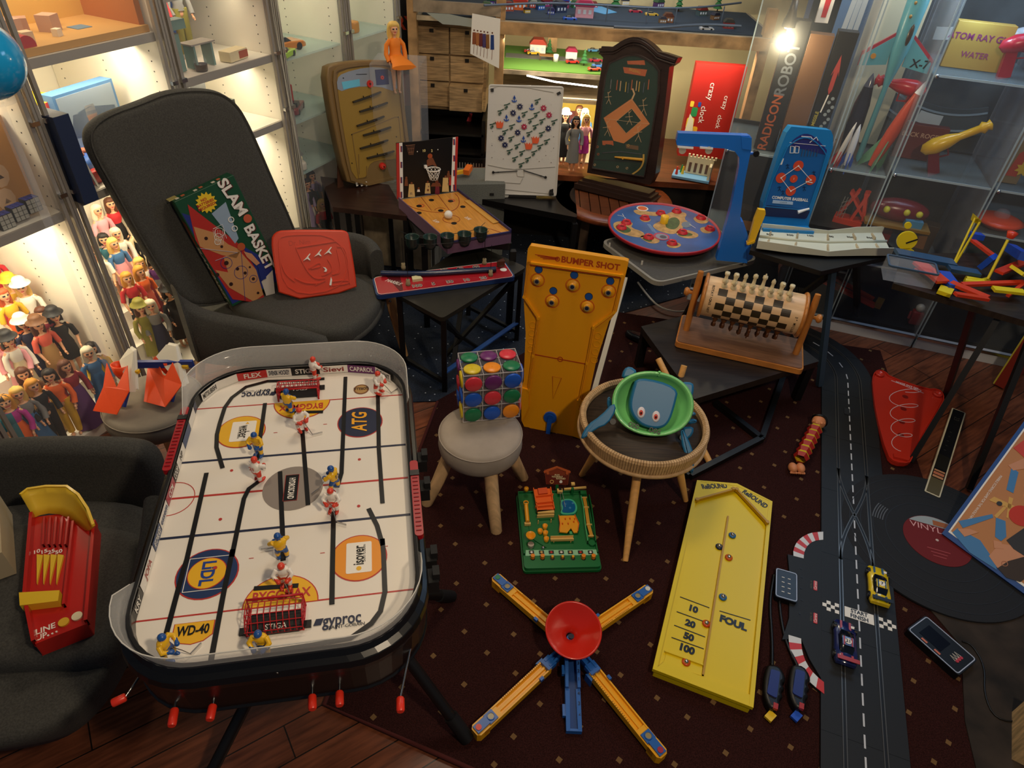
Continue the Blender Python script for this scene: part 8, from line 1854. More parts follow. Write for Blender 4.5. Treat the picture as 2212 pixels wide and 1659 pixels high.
# top level : colourful toy town behind a grey monorail
def tp(x,y,z=T1_): return at(*px('C3',x,y),z)
r0 = thing('railway_baseboard','dark toy town ground sheet on the top rack board','baseboard',loc=(.3,BY+.3,T1_)); b = MB(); b.box((0,0,0),(1.7,.58,.006),H('2c3844',.8)); b.prism([(-.2,.28),(0,.28),(.12,.05),(.05,-.02),(-.08,.1)],.003,.005,H('5aa0c8')); b.build('ground_sheet',r0)
for x,y,w_,c1,c2,n in ((150,75,.07,'d8682c','b02a20','orange toy house with red roof on the toy town'),(625,130,.09,'d8a0b0','b8305a','pink gabled toy house on the toy town'),(470,60,.06,'8a2a4a','2a3a8a','maroon toy house with blue roof on the toy town'),(250,60,.04,'c84a3a','8a8a80','small red toy hut on the toy town'),(1250,170,.05,'8a5a3a','5a2a1a','brown toy hut right of the yellow car'),(1400,30,.06,'3a4a3a','c8b02a','green toy kiosk with yellow roof'),(1700,215,.05,'8a2a2a','2a2a2a','dark red toy hut at the right end of the toy town'),(380,110,.035,'3a4a9a','2a2a5a','tiny blue toy hut left of the pink house'),(-60,50,.05,'6a4aa0','2a6a3a','purple toy hut at the left of the toy town')): house(n,tp(x,y),0,w_,c1,c2)
for x,y,c,n in ((1130,118,'e0b03a','yellow toy sports car under the monorail'),(520,150,'2a5ac8','blue toy car before the pink gabled house'),(1540,225,'c8c8c8','white toy car at the right of the toy town'),(1010,95,'a8283a','red toy car behind the yellow sports car')): mcar(n,tp(x,y),.1,.07,c)
for x,y,n in ((20,40,'toy tree at the left edge of the toy town'),(860,60,'toy tree behind the blue road of the toy town'),(1620,90,'toy tree near the right post of the toy town'),(1330,90,'toy tree beside the yellow-roofed kiosk')): tree(n,tp(x,y),.09)
root = thing('toy_monorail','grey plastic monorail beam on thin pillars across the toy town','toy railway',loc=tp(900,150)); GM = H('5a6470',.4)
P = smooth_poly([tuple(tp(x,y,T1_+.07)) for x,y in ((-120,40),(350,20),(800,40),(1100,60),(1450,62),(1800,20))],2,False); b = wmb(root); b.tube(P,.005,GM,6); P2 = smooth_poly([tuple(tp(x,y,T1_+.03)) for x,y in ((850,200),(1150,215),(1500,180),(1800,195))],2,False); b.tube(P2,.006,GM,6); b.build('beam',root)
for x,y in ((-40,130),(370,140),(790,170),(1090,185),(1300,190),(1650,170)): p = tp(x,y); b = wmb(root); b.tube([p,p+Vector((0,0,.075))],.003,GM,6); b.build('pillar',root)
# backdrop, fort, posters
root = thing('scene_backdrop','yellow printed toy room backdrop behind the dressed dolls','backdrop',loc=aty(1240,300,BY+.42)); b = wmb(root); p = root.matrix_world.translation; b.box((p.x,p.y,.55),(.42,.02,.33),H('e0c050',.6)); b.box((p.x-.05,p.y-.012,.50),(.2,.004,.12),H('8a4a4a')); b.build('panel',root); b = wmb(root); b.box((p.x+.0,p.y-.18,.381),(.40,.30,.006),H('e0d4b0')); b.build('floor_mat',root)
p = aty(1490,395,BY-.03); p.z = .38; root = thing('toy_castle','cream toy fort with arches on a pale blue base','toy',loc=p,rz=-.3); b = MB(); b.box((0,0,.008),(.20,.10,.012),H('7ab0d8')); b.build('base',root); b = MB(); b.box((.03,.03,.06),(.14,.015,.09),H('e0d0a8')); b.box((.09,0,.05),(.012,.07,.07),H('e0d0a8')); [b.box((-.02+.03*i,.022,.05),(.014,.004,.05),H('6a4a3a')) for i in range(4)]; [b.box((-.035+.02*i,.03,.11),(.01,.015,.014),H('e0d0a8')) for i in range(8)]; b.build('fort_wall',root)
for i,(x,c) in enumerate(((-.08,'d83a2a'),(-.05,'e8c02a'),(-.06,'2a8a4a'))): b = MB(); b.cyl((x,-.02+.02*i,.014),.008,.04,H(c),8,r2=.004); b.build('knight_figure',root)
f = Fr(aty(1045,145,BY-.06),(1,.0,0),(0,0,1)); f.k = 'C2'; root = boardthing('poster','small white picture sheet of six dressed women taped to the rack post','poster',f)
b = MB(); b.prism(f.Q([(1590,100),(1800,140),(1790,510),(1575,400)])[::-1],0,.002,W2); 
for i,(x,c) in enumerate(((1605,'8a4a2a'),(1630,'a8683a'),(1655,'6a2a2a'),(1680,'4a3a6a'),(1705,'8a5a2a'),(1740,'1c3a7a'))): b.prism(f.Q([(x-12,240+i*4),(x+12,240+i*4),(x+14,330+i*8),(x-14,330+i*8)]),.002,.003,H(c)); b.disc(f.q(x,225+i*4),.004,.002,.003,H('6a3a24'),8); b.stroke(f.Q([(x,330+i*8),(x-5,400+i*9)]),.002,.002,.003,H('7a4a30'))
b.build('sheet',root)
f = Fr(aty(975,60,BY-.05),(1,.0,0),(0,0,1)); f.k = 'C2'; root = boardthing('paper_strip','torn grey paper strip hanging over the drawer chest','paper',f); b = MB(); b.prism(f.Q([(1250,95),(1420,105),(1760,180),(1740,225),(1500,190),(1370,180),(1300,130)])[::-1],0,.002,H('9aa098')); b.build('sheet',root)
p = aty(872,60,3.75); root = thing('poster','black poster with orange-red lettering at the end of the cabinets','poster',loc=p); b = MB(); X = Matrix.Rotation(PI/2,4,'X'); b.box((0,0,-.2),(.12,.01,1.3),H('141210')); b.text('RY',(.01,.02,.006),.06,H('c8401c'),0,X=X,bold=.03); b.text('SHOTS',(.0,-.14,.006),.03,H('b8a890'),0,X=X); b.box((0,-.006,-.3),(.09,.002,.16),H('7a2a1c')); b.build('sheet',root)

# ------------------------------------------------------------------ more of the clutter at the back
boxt('pale_board','tall pale board standing behind the tin rockets',-.10,.77,.36,.24,.85,.01,'b8b49c',[],'board')
boxt('pale_board','blue and white streaked board left of the tin rockets',-.25,.77,.36,.12,.75,.01,'5a7aa0',[],'board',extra=lambda b,X: [b.prism([(-.05+.03*i,.05),(-.03+.03*i,.05),(.0+.02*i,.6),(-.02+.02*i,.6)],0,.001,H('b8c0c4',.5),X=X) for i in range(3)])
boxt('picture_card','white card with red rocket picture beside the glowing bulb',-.38,1.26,.12,.05,.25,.01,'d8d4cc',[],'card',rz=.2,extra=lambda b,X: b.prism([(-.008,.02),(.01,.02),(.014,.16),(.0,.2),(-.01,.14)],0,.001,H('b82430'),X=X))
boxt('game_box','orange box at the top of the left glass case',-.42,1.38,.15,.16,.12,.05,'d85a24',[('COMET',0,.05,.03,'3a1a10',0)])
def slab(name,label,cat,loc,rz,parts):
    root = thing(name,label,cat,loc=loc,rz=rz)
    for nm,fn in parts: b = MB(); fn(b); b.build(nm,root)
slab('toy_ramp','long red toy launching ramp low in the ray gun case','toy',inR(.10,.11,.12),RZA-.3,(('ramp',lambda b: (b.bar((-.12,0,.06),(.14,0,.02),.035,.014,LR),b.bar((-.10,.05,.07),(.12,.04,.03),.025,.012,LR))),('yellow_end',lambda b: b.box((.15,.02,.03),(.03,.06,.03),H('9a6a1c')))))
slab('toy_tank','dark toy vehicle with silver round grille low in the left glass case','toy',inR(-.12,.08,.10),RZA,(('body',lambda b: pillow(b,rrect(.14,.07,.02),0,.04,.01,H('2a241c',.4))),('round_grille',lambda b: [b.stroke([(-.03+.008*i,-.025),(-.03+.008*i,.025)],.003,.041,.044,H('a8a48c',.3)) for i in range(8)])))
slab('toy_robot','small red and white toy robot on the lower case floor','toy',inR(.42,.08,.08),RZA,(('body',lambda b: pillow(b,rrect(.05,.04,.01),0,.07,.008,H('8a1c1c'))),('head',lambda b: b.sph((0,0,.085),.02,H('b8b8b0',.3))),('arm',lambda b: b.tube([(-.03,0,.06),(-.035,-.02,.03)],.006,H('8a1c1c')))))
slab('toy_helmet','maroon toy space set with yellow dots under the ray gun shelf','toy',inR(.16,.55,.08),RZA,(('shell',lambda b: b.sph((0,0,.05),(.12,.05,.05),H('6a1420',.25),20,12)),('yellow_knob',lambda b: [b.sph((x,-.045,.06),.014,H('c8c02a'),10,8) for x in (-.06,.02,.07)]),('gold_tray',lambda b: b.box((.0,-.03,.0),(.26,.1,.012),H('8a6a34',.35))),('blue_pack',lambda b: b.box((.06,-.05,.02),(.07,.03,.03),H('4a8ab0',.3)))))
slab('toy_spaceship','dark grey oval spaceship toy on the right edge case shelf','toy',inR(.80,.60,.1),RZA,(('hull',lambda b: b.sph((0,0,.04),(.12,.06,.02),H('3a4448',.3),24,10)),('red_stripe',lambda b: b.tube([(.12*math.cos(t),.06*math.sin(t),.038) for t in [2*PI*i/30 for i in range(30)]],.006,H('a02430'),6,closed=True))))
slab('coiled_hose','grey coiled hose toy at the right frame edge','toy',inR(.62,.82,.1),RZA,(('hose',lambda b: b.tube([(.07*math.cos(t),0,.07+.07*math.sin(t)) for t in [PI*1.5*i/20 for i in range(21)]],.014,H('6a7264',.5),10)),('yellow_star',lambda b: b.prism([((.03 if i % 2 else .018)*math.cos(PI*i/8)-.09,(.03 if i % 2 else .018)*math.sin(PI*i/8)+.02) for i in range(16)],0,.004,H('c8a82a'),X=Matrix.Rotation(PI/2,4,'X')))))
p = at(1005,378,.42); slab('toy_hammer','orange and yellow toy hammer between the basketball game and the pin board','toy',p,.3,(('handle',lambda b: b.bar((-.06,0,.012),(0,0,.02),.02,.016,H('e8b02a'))),('head',lambda b: b.bar((.0,-.02,.02),(.03,.03,.03),.03,.026,H('e8701c')))))
slab('speckled_tray','grey speckled tray under the orange toy hammer','tray',p-Vector((-.02,-.02,.012)),.2,(('tray_body',lambda b: b.box((0,0,-.2),(.34,.22,.4),M('speckle',hexc('6a6c66'),.6,noise=.3,nscale=200))),))
p = at(990,250,.55); slab('grabber_toy','dark blue curved grabber arm with red claw left of the pin board','toy',p,0,(('arm',lambda b: b.tube([(.0+.07*math.sin(t),0,.10*math.cos(t)) for t in [R(20+14*i) for i in range(10)]],.007,NVY,8)),('claw',lambda b: (b.bar((.07,0,.02),(.04,0,-.06),.018,.012,H('d0404a')),b.bar((.07,-.01,.02),(.06,0,-.07),.014,.012,H('d0404a'))))))
p = Vector((-.33,3.60,.32)); slab('plastic_basket','black slotted plastic basket on the dark storage shelf','basket',p,0,(('basket_wall',lambda b: (b.stroke(rrect(.22,.12,.02),.006,0,.10,BK,True),[b.box((-.09+.015*i,-.062,.05),(.005,.003,.05),GREYW) for i in range(13)])),))
b = MB(); b.tube(smooth_poly([tuple(at(x,y,.02)) for x,y in ((1378,610),(1400,640),(1425,665),(1465,675),(1500,668))],2,False),.005,W2,6); tag(b.build('white_cable'),'white cable curving over the floor under the grey folding table','cable')
slab('black_shoe','glossy black rounded toy lying on the rug behind the mustard board','toy',at(1385,738,FZ),-.5,(('shell',lambda b: pillow(b,smooth_poly([(-.08,-.02),(.05,-.03),(.08,0),(.05,.03),(-.08,.02)],2),0,.035,.012,H('14181c',.2))),))
rr = random.Random(5)
for i,(x,y,c,a,n) in enumerate(((60,85,'a8503a',.05,'rust'),(200,100,'c8a83a',.03,'mustard'),(300,75,'2a5aa8',.04,'bright blue'),(345,50,'8a2a5a',.05,'plum'),(445,95,'2a3a5a',.06,'navy'),(560,60,'3a7a4a',.04,'leaf green'),(700,60,'c03a2a',.035,'scarlet'),(930,40,'d8c8a0',.04,'cream'),(1180,60,'5a3a6a',.05,'violet'),(1500,120,'4a5a5a',.05,'slate'),(1600,150,'7a5a3a',.04,'tan'),(-100,90,'3a6a3a',.05,'moss green'),(-30,100,'4a4a9a',.04,'indigo'),(1210,175,'8a6a4a',.035,'ochre'))): house(n+' toy building in the town under the monorail',tp(x,y),rr.random()*.6,a,c,('7a2a20','2a2a3a','3a5a3a')[i % 3])
# ================================================================== dolls
SKN = H('e0a880',.45); EYEC = H('20283a',.3); LIP = H('b83a44',.4)
def dollbody():
    b = MB(); m = SKN
    for s in (-1,1):
        b.tube([(s*.014,0,.145),(s*.013,-.001,.08),(s*.011,.002,.012)],[.0145,.0095,.0055],m,10); b.sph((s*.011,-.006,.005),(.006,.013,.005),m,8,6)
        b.tube([(s*.022,0,.222),(s*.034,.0,.205),(s*.040,-.004,.170),(s*.036,-.022,.140)],[.0075,.0075,.006,.0045],m,8); b.sph((s*.035,-.027,.134),(.0045,.007,.006),m,8,6)
        for k in range(3): b.tube([(s*(.033+.0025*k),-.030,.132),(s*(.033+.0025*k),-.035,.126)],.0014,m,5)
    b.sph((0,0,.150),(.023,.015,.018),m,14,10); b.sph((0,0,.178),(.015,.011,.024),m,12,10); b.sph((0,-.001,.205),(.022,.014,.022),m,14,10); b.tube([(0,0,.215),(0,0,.245)],.0062,m,8)
    b.sph((0,0,.262),(.0165,.0175,.021),m,16,12); b.sph((0,-.0175,.259),(.0025,.003,.003),m,6,5); b.sph((0,-.009,.246),(.008,.007,.006),m,8,6)
    def fn(c):
        if c.y < -.011 and c.z > .24:
            if .261 < c.z < .2665 and .0035 < abs(c.x) < .0105: return 1
            if .2475 < c.z < .251 and abs(c.x) < .0048: return 2
        return 0
    return remeshed(b,.0019,((SKN,EYEC,LIP),fn),'doll_body')
DB = dollbody()
CN = dict(y=('e0b860','blonde'),g=('d09030','golden'),b=('1c1410','black'),n=('5a3018','brown'),r=('b85020','auburn'),w=('ded4b8','platinum'))
KC = dict(red='b81c24',crimson='8a1428',orange='e8641c',yellow='e0b020',olive='8a8430',white='e4dfd2',cream='d8c8a0',pink='e8a0a8',magenta='b02a8a',purple='5a2a6a',blue='3a6a9a',navy='1a2040',grey='7a7a78',black='121214',brown='6a4424',tan='b08850',teal='2a6a7a',green='2a5a34',coral='e0604a',lilac='a090b8')
HM = {}
def hairmesh(long_):
    if long_ in HM: return HM[long_]
    L = MB(); m = WHITE; zb = .205 if long_ else .240; n = 14; rings = []
    for z,r,y0 in ((.286,.004,.002),(.283,.013,.002),(.274,.0195,.003),(.262,.0215,.004),(.250,.0225,.006),(.235,.023,.008),(zb,.018,.010)):
        rings.append([(r*1.02*math.cos(a),y0+r*(math.sin(a) if math.sin(a) > -.35 or z > .270 else -.28)*(1.0),z+.0015*math.sin(5*a)) for a in [2*PI*i/n for i in range(n)]])
    L.loft(rings,m); me = L.mesh('hair'); HM[long_] = me; return me
DM = {}
def clothes(kind,top,bot):
    key = (kind,top,bot)
    if key in DM: return DM[key]
    T,B_ = H(KC[top],.7,bump=.3),H(KC[bot],.7,bump=.3); out = []; n = 20
    def rg(z,rx,ry,fl=0): return [(rx*(1+fl*math.sin(6*a))*math.cos(a),ry*(1+fl*math.sin(6*a))*math.sin(a)-.001,z) for a in [2*PI*i/n for i in range(n)]]
    b = MB(); b.loft([rg(.158,.0245,.0175),rg(.178,.0175,.0135),rg(.20,.0245,.018),rg(.215,.0245,.0155),rg(.224,.018,.011)],T,cap=False)
    for s in (-1,1): b.tube([(s*.018,0,.220),(s*.034,0,.205),(s*.041,-.004,.170)]+([(s*.037,-.020,.145)] if kind in 'cgp' else []),.0095,T,8)
    out.append(('top',b.mesh('top')))
    b = MB()
    if kind == 'p':
        for s in (-1,1): b.tube([(s*.013,0,.165),(s*.014,-.001,.08),(s*.013,.002,.015)],[.0165,.0135,.0115],B_,10)
        out.append(('trousers',b.mesh('trousers')))
    else:
        zb = {'g': .006,'c': .05,'s': .09}[kind]; w_ = {'g': .050,'c': .036,'s': .032}[kind]
        b.loft([rg(.182,.0178,.0138),rg(.15,.0265,.0205),rg((.15+zb)/2,(.0265+w_)/2,(.0205+w_*.8)/2,.04),rg(zb,w_,w_*.8,.09)],B_,cap=False); out.append(('skirt',b.mesh('skirt')))
    DM[key] = out; return out
def doll(P,yaw,hr,kind,top,bot,where,hat=None,long_=True,group=None,sc=1.0,sit=False):
    hc,hn = CN[hr]; kn = {'g': 'gown','c': 'coat dress','s': 'short skirt','p': 'trousers'}[kind]
    lab = f"{hn}-haired doll, {top} top and {bot} {kn}, {where}" if top != bot else f"{hn}-haired doll in {top} {kn}, {where}"
    root = thing('fashion_doll',lab,'doll',group=group,mat=Matrix.Translation(P)@Matrix.Rotation(yaw,4,'Z')@Matrix.Diagonal((sc,sc,sc,1)))
    o = bpy.data.objects.new('body',DB); COL.objects.link(o); o.parent = root
    h = bpy.data.objects.new('hair',hairmesh(long_)); COL.objects.link(h); h.parent = root
    if not h.data.materials: h.data.materials.append(WHITE)
    h.material_slots[0].link = 'OBJECT'; h.material_slots[0].material = H(hc,.6)
    for nm,me in clothes(kind,top,bot): c = bpy.data.objects.new(nm,me); COL.objects.link(c); c.parent = root
    if hat:
        b = MB(); b.lathe([(.033,.274),(.031,.277),(.021,.279),(.020,.292),(.015,.299),(.001,.30)],H(KC[hat],.6),(0,.001,0),18); b.build('hat',root,label=hat+' hat')
    return root
def tierL(x,y,lo,hi):
    best = None
    for i,(d0,z) in enumerate(STEP):
        p = at(x,y,z+.262); v = p-LA; s = v.dot(LU); d = -v.dot(LN); d1 = STEP[i+1][0] if i < 3 else .54
        s2 = min(max(s,lo+.05),hi-.05); d2 = min(max(d,d0+.04),max(d0+.05,d1-.03)); e = abs(s-s2)+abs(d-d2)
        if best is None or e < best[0]: best = (e,s2,d2,z)
    return inL(best[1],best[2],best[3]+.001)
VW = R(55)
Z0 = [(12,560,'r','g','red','red','back row',None),(52,597,'y','s','yellow','black','back row','yellow'),(92,634,'y','p','white','white','sailor','white'),(12,640,'r','s','yellow','orange','far left',None),(28,690,'b','c','navy','navy','wearing sunglasses hat','white'),(68,668,'n','s','crimson','crimson','half hidden',None),(97,708,'n','s','coral','tan','mid row','brown'),(148,686,'b','s','black','black','right side','black'),(8,735,'r','g','pink','pink','far left edge',None),(48,748,'b','c','white','cream','mid row','black'),(190,762,'w','g','blue','blue','right row',None),(216,742,'b','c','yellow','yellow','hooded at the right',None),(142,792,'n','g','crimson','purple','front right',None),(8,790,'n','g','brown','tan','left edge',None),(108,812,'b','p','orange','yellow','front row',None),(78,836,'g','p','black','black','front row',None),(38,850,'y','g','grey','blue','front row',None),(8,885,'g','g','magenta','orange','front row',None),(-5,940,'b','s','teal','teal','front left',None)]
for i,(x,y,hr,k,t,bt,wh,hat) in enumerate(Z0): doll(tierL(x,y,-.45,-.03),VW-.3*(i % 3)+.2,hr,k,t,bt,wh+' of left cabinet',hat,long_=hr != 'b' or i == 0,group='dolls in the left cabinet')
Z1 = [(212,455,'w','s','pink','pink','topmost row',None),(238,440,'n','s','red','black','topmost row',None),(252,476,'b','s','black','black','upper row',None),(270,470,'w','s','cream','cream','upper row',None),(243,502,'w','g','white','pink','upper row',None),(218,515,'b','s','teal','white','upper left',None),(285,540,'y','s','blue','pink','mid row',None),(276,560,'y','g','white','crimson','mid row',None),(240,560,'n','s','white','grey','mid left',None),(312,590,'g','s','orange','coral','by the chair edge',None),(284,604,'g','s','red','black','wearing sunglasses',None),(330,562,'b','s','purple','grey','by the chair',None),(350,625,'b','c','black','black','behind the chair','black'),(291,660,'n','c','olive','olive','in a brimmed hat','olive'),(325,660,'w','g','grey','navy','with ponytail',None)]
for i,(x,y,hr,k,t,bt,wh,hat) in enumerate(Z1): doll(tierL(x,y,.0,.49),VW-.3*(i % 3)+.2,hr,k,t,bt,wh+', behind the wing chair',hat,long_=hr != 'b',group='dolls behind the wing chair')
Z3 = [(660,312,'n','g','white','white','top left',None),(690,308,'y','g','red','white','top middle',None),(703,330,'r','g','magenta','magenta','top right','magenta'),(672,352,'w','g','cream','coral','second row',None),(715,350,'n','s','brown','black','right end',None),(676,378,'b','s','lilac','teal','third row',None),(655,400,'n','g','lilac','lilac','left end',None),(705,408,'b','p','black','white','by the table',None),(674,434,'y','s','red','black','front',None)]
for i,(x,y,hr,k,t,bt,wh,hat) in enumerate(Z3): doll(tierL(x,y,1.02,1.42),VW-.1,hr,k,t,bt,wh+', beside the tan bagatelle',hat,long_=hr != 'b',group='dolls beside the tan bagatelle')
for x,y,hr,k,t,bt,hat in ((1222,250,'b','c','black','black','white'),(1245,262,'b','c','grey','grey',None),(1267,258,'y','s','pink','magenta',None),(1252,238,'n','s','navy','navy',None),(1264,244,'w','s','blue','blue',None)): P = at(x,y,.385+.262); P.z = .386; P.y = min(P.y,3.95); doll(P,.1,hr,k,t,bt,'in the lit scene by the cased baseball',hat,group='dolls in the lit scene')
# suited dolls whose legs show beside the workbench
for x,y,hr,t in ((460,60,'g','red'),(505,60,'b','grey')): P = onL = inL(.66 if x < 480 else .76,.20,1.062); doll(P,VW,hr,'p',t,'red' if t == 'red' else 'olive','standing by the toy workbench',None,group='dolls by the workbench')
# seated orange doll on the clear box
p = BP; root = thing('fashion_doll','blonde doll in a long orange dress sitting on the clear box behind the tan bagatelle','doll',loc=(p.x-.03,p.y-.02,BTOP),rz=.5)
for nm,me in (('body',DB),('hair',hairmesh(True))):
    o = bpy.data.objects.new(nm,me); COL.objects.link(o); o.parent = root; o.location = (0,0,-.135)
    if nm == 'hair': o.material_slots[0].link = 'OBJECT'; o.material_slots[0].material = H('e0b860',.6); o.scale = (1.25,1.25,1.02)
OD = H('e07a14',.7); b = MB(); n = 16
b.loft([[(r1*math.cos(a),y_+r2*math.sin(a),z) for a in [2*PI*i/n for i in range(n)]] for z,r1,r2,y_ in ((.092,.012,.010,0),(.082,.027,.018,0),(.06,.026,.019,0),(.035,.024,.018,0),(.012,.036,.030,-.005),(.0,.04,.036,-.012))],OD); [b.tube([(s*.02,0,.085),(s*.038,0,.065),(s*.043,-.004,.03),(s*.037,-.024,.004)],.010,OD,8) for s in (-1,1)]
b.loft([[(r1*math.cos(a),y_,z+r2*math.sin(a)) for a in [2*PI*i/n for i in range(n)]] for y_,r1,r2,z in ((.0,.03,.016,.016),(-.04,.036,.015,.015),(-.09,.045,.012,.010),(-.115,.055,.010,.0))],OD); b.build('orange_dress',root)
# ================================================================== things on the left shelves
LA_ = math.atan2(LU.y,LU.x)
def lbox(name,label,s,d,z,w_,t,h_,col,texts=(),rz=0,extra=None,cat='box'):
    root = thing(name,label,cat,loc=inL(s,d,z),rz=LA_+rz); b = MB(); b.box((0,0,h_/2),(w_,t,h_),H(col,.5)); b.build('carton',root,bev=.001); b = MB(); X = Matrix.Translation((0,-t/2,0))@Matrix.Rotation(PI/2,4,'X')
    for tx,x,y,sz,c,rot in texts: b.text(tx,(x,y,.0005),sz,H(c,.4),rot,X=X,bold=.02)
    for L,c in (extra or ()): b.prism(L,.0,.001,H(c,.5),X=X)
    if b.v: b.build('box_print',root)
    return root
lbox('game_box','large tan box printed PEACE with sketched faces on the left cabinet shelf',-.155,.13,.80,.26,.07,.27,'c08a48',[('PEACE',-.02,.225,.04,'2a1a10',0)],rz=.15,extra=[([(x+.03*math.cos(a),y+.035*math.sin(a)) for a in [2*PI*i/10 for i in range(10)]],'d8b088') for x,y in ((-.06,.14),(.0,.15),(.05,.12),(-.03,.07),(.04,.05))]+[([(x-.01,y),(x+.012,y),(x+.0,y+.015)],'4a2a1a') for x,y in ((-.06,.13),(.0,.14),(.05,.11),(-.03,.06),(.04,.04),(.08,.2))])
root = thing('cube_puzzle','connected twisty cube puzzle pieces with grey faces on the cabinet shelf','puzzle',loc=inL(-.155,.045,.802),rz=LA_)
for i in range(6):
    b = MB(); x = -.15+.045*i; z = .02+.008*(i % 3); b.box((x,-.0,z),(.042,.03,.042),BK)
    for a in range(3):
        for c in range(3): b.box((x-.0135+.0135*a,-.016,z-.0135+.0135*c),(.0115,.002,.0115),H('9a988e' if i > 2 else ('3a3a9a','2a8a4a','d8602a')[i % 3],.4)); b.box((x-.0135+.0135*a,-.0+.01*(c-1),z+.0215),(.0115,.008,.001),H('2a3a9a' if i > 2 else 'c84a2a',.4))
    b.build('cube_block',root)
bp_ = Vector((-1.325,1.68,1.28)); root = thing('blue_ball','big glossy bright blue ball cut by the left frame edge','ball',loc=bp_); b = MB(); b.sph((0,0,0),.092,M('blue_ball',hexc('1a9ad8'),.15,coat=.5),36,24); b.build('ball_shell',root)
root = thing('ball_stand','slim clear acrylic column under the big blue ball','stand',loc=(bp_.x,bp_.y,0)); b = MB(); b.cyl((0,0,0),.012,1.18,CLEAR2,12); b.build('column',root); b = MB(); b.cyl((0,0,1.18),.04,.010,CLEAR2,20); b.build('top_plate',root); b = MB(); b.cyl((0,0,0),.07,.008,CLEAR2,24); b.build('foot_plate',root)
lbox('game_case','upright navy blue case on the shelf behind the wing chair',.045,.05,.82,.05,.2,.26,'1c2a48')
lbox('picture_box','clear-covered box with a helmeted doll and a blue car picture',.30,.22,.82,.24,.05,.24,'4a78a8',rz=.1,extra=[([(-.11,.01),(.11,.01),(.11,.23),(-.11,.23)],'8a9aaa'),([(-.1,.1),(-.07,.17),(0,.18),(.1,.16),(.1,.08)],'2a5aa0'),([(-.06,.0),(.06,.0),(.05,.08),(.02,.12),(-.02,.12),(-.05,.08)],'1c1a1c'),([(-.018,.12),(.018,.12),(.02,.155),(-.02,.155)],'d8a080'),([(-.022,.15),(.022,.15),(.018,.185),(-.018,.185)],'e8e4e0'),([(-.01,.02),(.012,.02),(.006,.1),(-.006,.1)],'e8e4e0')])
lbox('game_box','yellow and red striped box behind the helmeted doll box',.18,.34,.82,.1,.25,.22,'d8b81c',rz=.3,extra=[([(-.05,.17),(.05,.17),(.05,.22),(-.05,.22)],'c8342a')])
root = thing('toy_vehicle','blue curved toy racer with clear engine cover on the shelf','toy',loc=inL(.18,.13,.822),rz=LA_+.5); b = MB(); pillow(b,smooth_poly([(-.11,-.04),(.08,-.04),(.12,0),(.05,.05),(-.11,.05)],2),0,.07,.02,H('3a6ac0',.25),3); b.build('shell',root); b = MB(); [b.lathe([(.001,0),(.016,0),(.012,.012),(.001,.014)],H('b86a4a'),(-.05+.035*i,0,.068),12) for i in range(3)]; b.build('engine_part',root)
root = thing('toy_chair','white bent plastic toy chair on the shelf','toy',loc=inL(.09,.07,.822),rz=LA_-.3); b = MB(); P = [(-.02,.0,.16),(.0,0,.09),(.035,0,.08),(.05,0,.0)]; b.loft([[(x,-.03,z),(x,.03,z),(x+.006,.03,z),(x+.006,-.03,z)] for x,y,z in P],W2,smooth=False); b.build('seat_shell',root)
root = thing('toy_diorama','brown toy ruin scene with blocks and rubble on the upper shelf','diorama',loc=inL(.26,.16,1.22),rz=LA_); b = MB(); b.box((0,0,.01),(.42,.28,.02),H('b88a4a',.7)); b.build('base_board',root); b = MB(); b.box((0,.13,.1),(.42,.015,.18),H('c89a4a',.7)); b.box((.2,.0,.09),(.02,.25,.18),H('a8642c',.7)); b.build('back_walls',root)
for i,(x,y,w_,c) in enumerate(((-.14,0,.05,'b8907a'),(-.08,.04,.04,'a8806a'),(-.02,.0,.045,'b89078'),(-.15,-.08,.03,'c8b090'),(.03,.05,.03,'c8a888'),(-.05,-.07,.02,'d8c8b0'))): b = MB(); b.box((x,y,.02+w_/2),(w_,w_,w_),H(c,.7),rz=i); b.build('stone_block',root)
b = MB(); b.box((.06,-.02,.0205),(.05,.05,.002),H('5a7a90')); b.build('blue_mat',root)
root = thing('toy_roller','red ridged toy roller at the front of the brown ruin scene','toy',loc=inL(.075,.04,1.245),rz=LA_); b = MB(); b.cyl((0,-.01,0),.026,.03,H('a8242c'),20,X=Matrix.Rotation(-PI/2,4,'X')); b.build('tyre',root)
lbox('poster_card','blue printed card standing behind the workbench dolls',.80,.40,1.06,.26,.01,.3,'1c4a9a',[('SE',.08,.22,.04,'c8d0e0',-.4)],extra=[([(-.02,.1+.02*i),(.05,.1+.02*i),(.05,.106+.02*i),(-.02,.106+.02*i)],'c8d0e0') for i in range(4)]+[([(.0,.04),(.06,.04),(.06,.07),(.0,.07)],'3a64ac')])
root = thing('toy_workbench','small grey-green toy lathe and work table beside the suited dolls','toy',loc=inL(.66,.08,1.062),rz=LA_); GG = H('6a8a84',.4); b = MB(); b.box((.04,0,.08),(.11,.06,.005),GREYW); b.build('table_top',root); [MB().box((x,0,.04),(.008,.05,.08),GG).build('leg',root) for x in (0,.08)]
b = MB(); b.box((-.05,.02,.06),(.03,.05,.12),GG); b.box((-.04,-.0,.15),(.06,.04,.03),GG); b.build('drill_press',root)
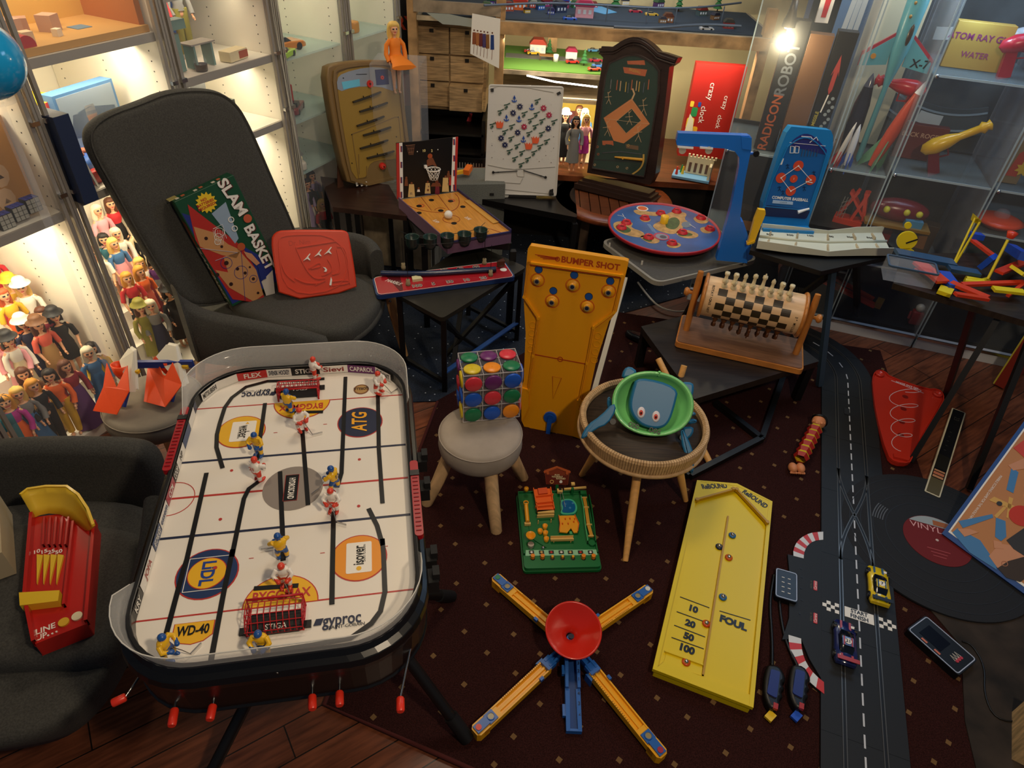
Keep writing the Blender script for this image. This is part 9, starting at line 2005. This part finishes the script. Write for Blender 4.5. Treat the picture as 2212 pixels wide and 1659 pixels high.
root = thing('glass_jar','small glass jar with brown contents on the shelf edge','jar',loc=inL(.66,.04,1.062)); b = MB(); b.lathe([(.001,0),(.02,0),(.022,.02),(.022,.022)],H('4a3826',.3),n=16); b.build('contents',root); b = MB(); b.lathe([(.022,.02),(.022,.035),(.012,.045)],CLEAR2,n=16); b.build('jar_glass',root)
lbox('small_box','small cream and red packet at the right of the toy workbench',.84,.06,1.062,.10,.05,.035,'d8c8a0',rz=.1,extra=[([(-.0,.005),(.05,.005),(.05,.03),(.0,.03)],'a84a2a')])
lbox('orange_frame','orange and brown upright panel at the left of the workbench shelf',.53,.10,1.062,.02,.16,.24,'c8742c')
lbox('toy_device','grey boxy device with red button behind the wing chair top',.72,.22,.812,.09,.12,.17,'6a6c6c',rz=.2,extra=[([(.01+.008*math.cos(a),.12+.008*math.sin(a)) for a in [PI*i/5 for i in range(10)]],'a83a2a')])
lbox('toy_radio','small dark green radio on the shelf beside the grey device',.82,.14,.812,.04,.08,.1,'4a5240')
for s,d,z,w_,h_,c,n in ((1.12,.1,.774,.04,.05,'2a2c30','dark round helmet toy'),(1.22,.16,.774,.03,.1,'b82a1c','red toy petrol pump'),(1.5,.1,1.024,.08,.05,'b83a2a','red toy lorry'),(1.56,.16,1.024,.07,.04,'3a5a9a','blue toy set'),(1.62,.1,1.024,.08,.05,'c8882a','orange toy crane'),(1.52,.1,1.254,.05,.09,'2a2a30','black toy engine'),(1.68,.15,1.254,.08,.06,'8aa090','pale green toy scooter'),(1.55,.12,.774,.1,.06,'8a2a2a','maroon toy carriage'),(1.1,.06,.554,.08,.04,'c8c0b0','white toy packet'),(.15,.06,.822,.05,.04,'b82a24','red toy grip')):
    root = thing('small_toy',n+' on a cabinet shelf','toy',loc=inL(s,d,z),rz=LA_+s); b = MB(); pillow(b,rrect(w_,w_*.6,w_*.2,3),0,h_,w_*.12,H(c,.35),3); b.build('toy_body',root); b = MB(); b.sph((w_*.2,-w_*.2,h_),w_*.14,H('d8c8a0',.4),8,6); b.build('cap',root)
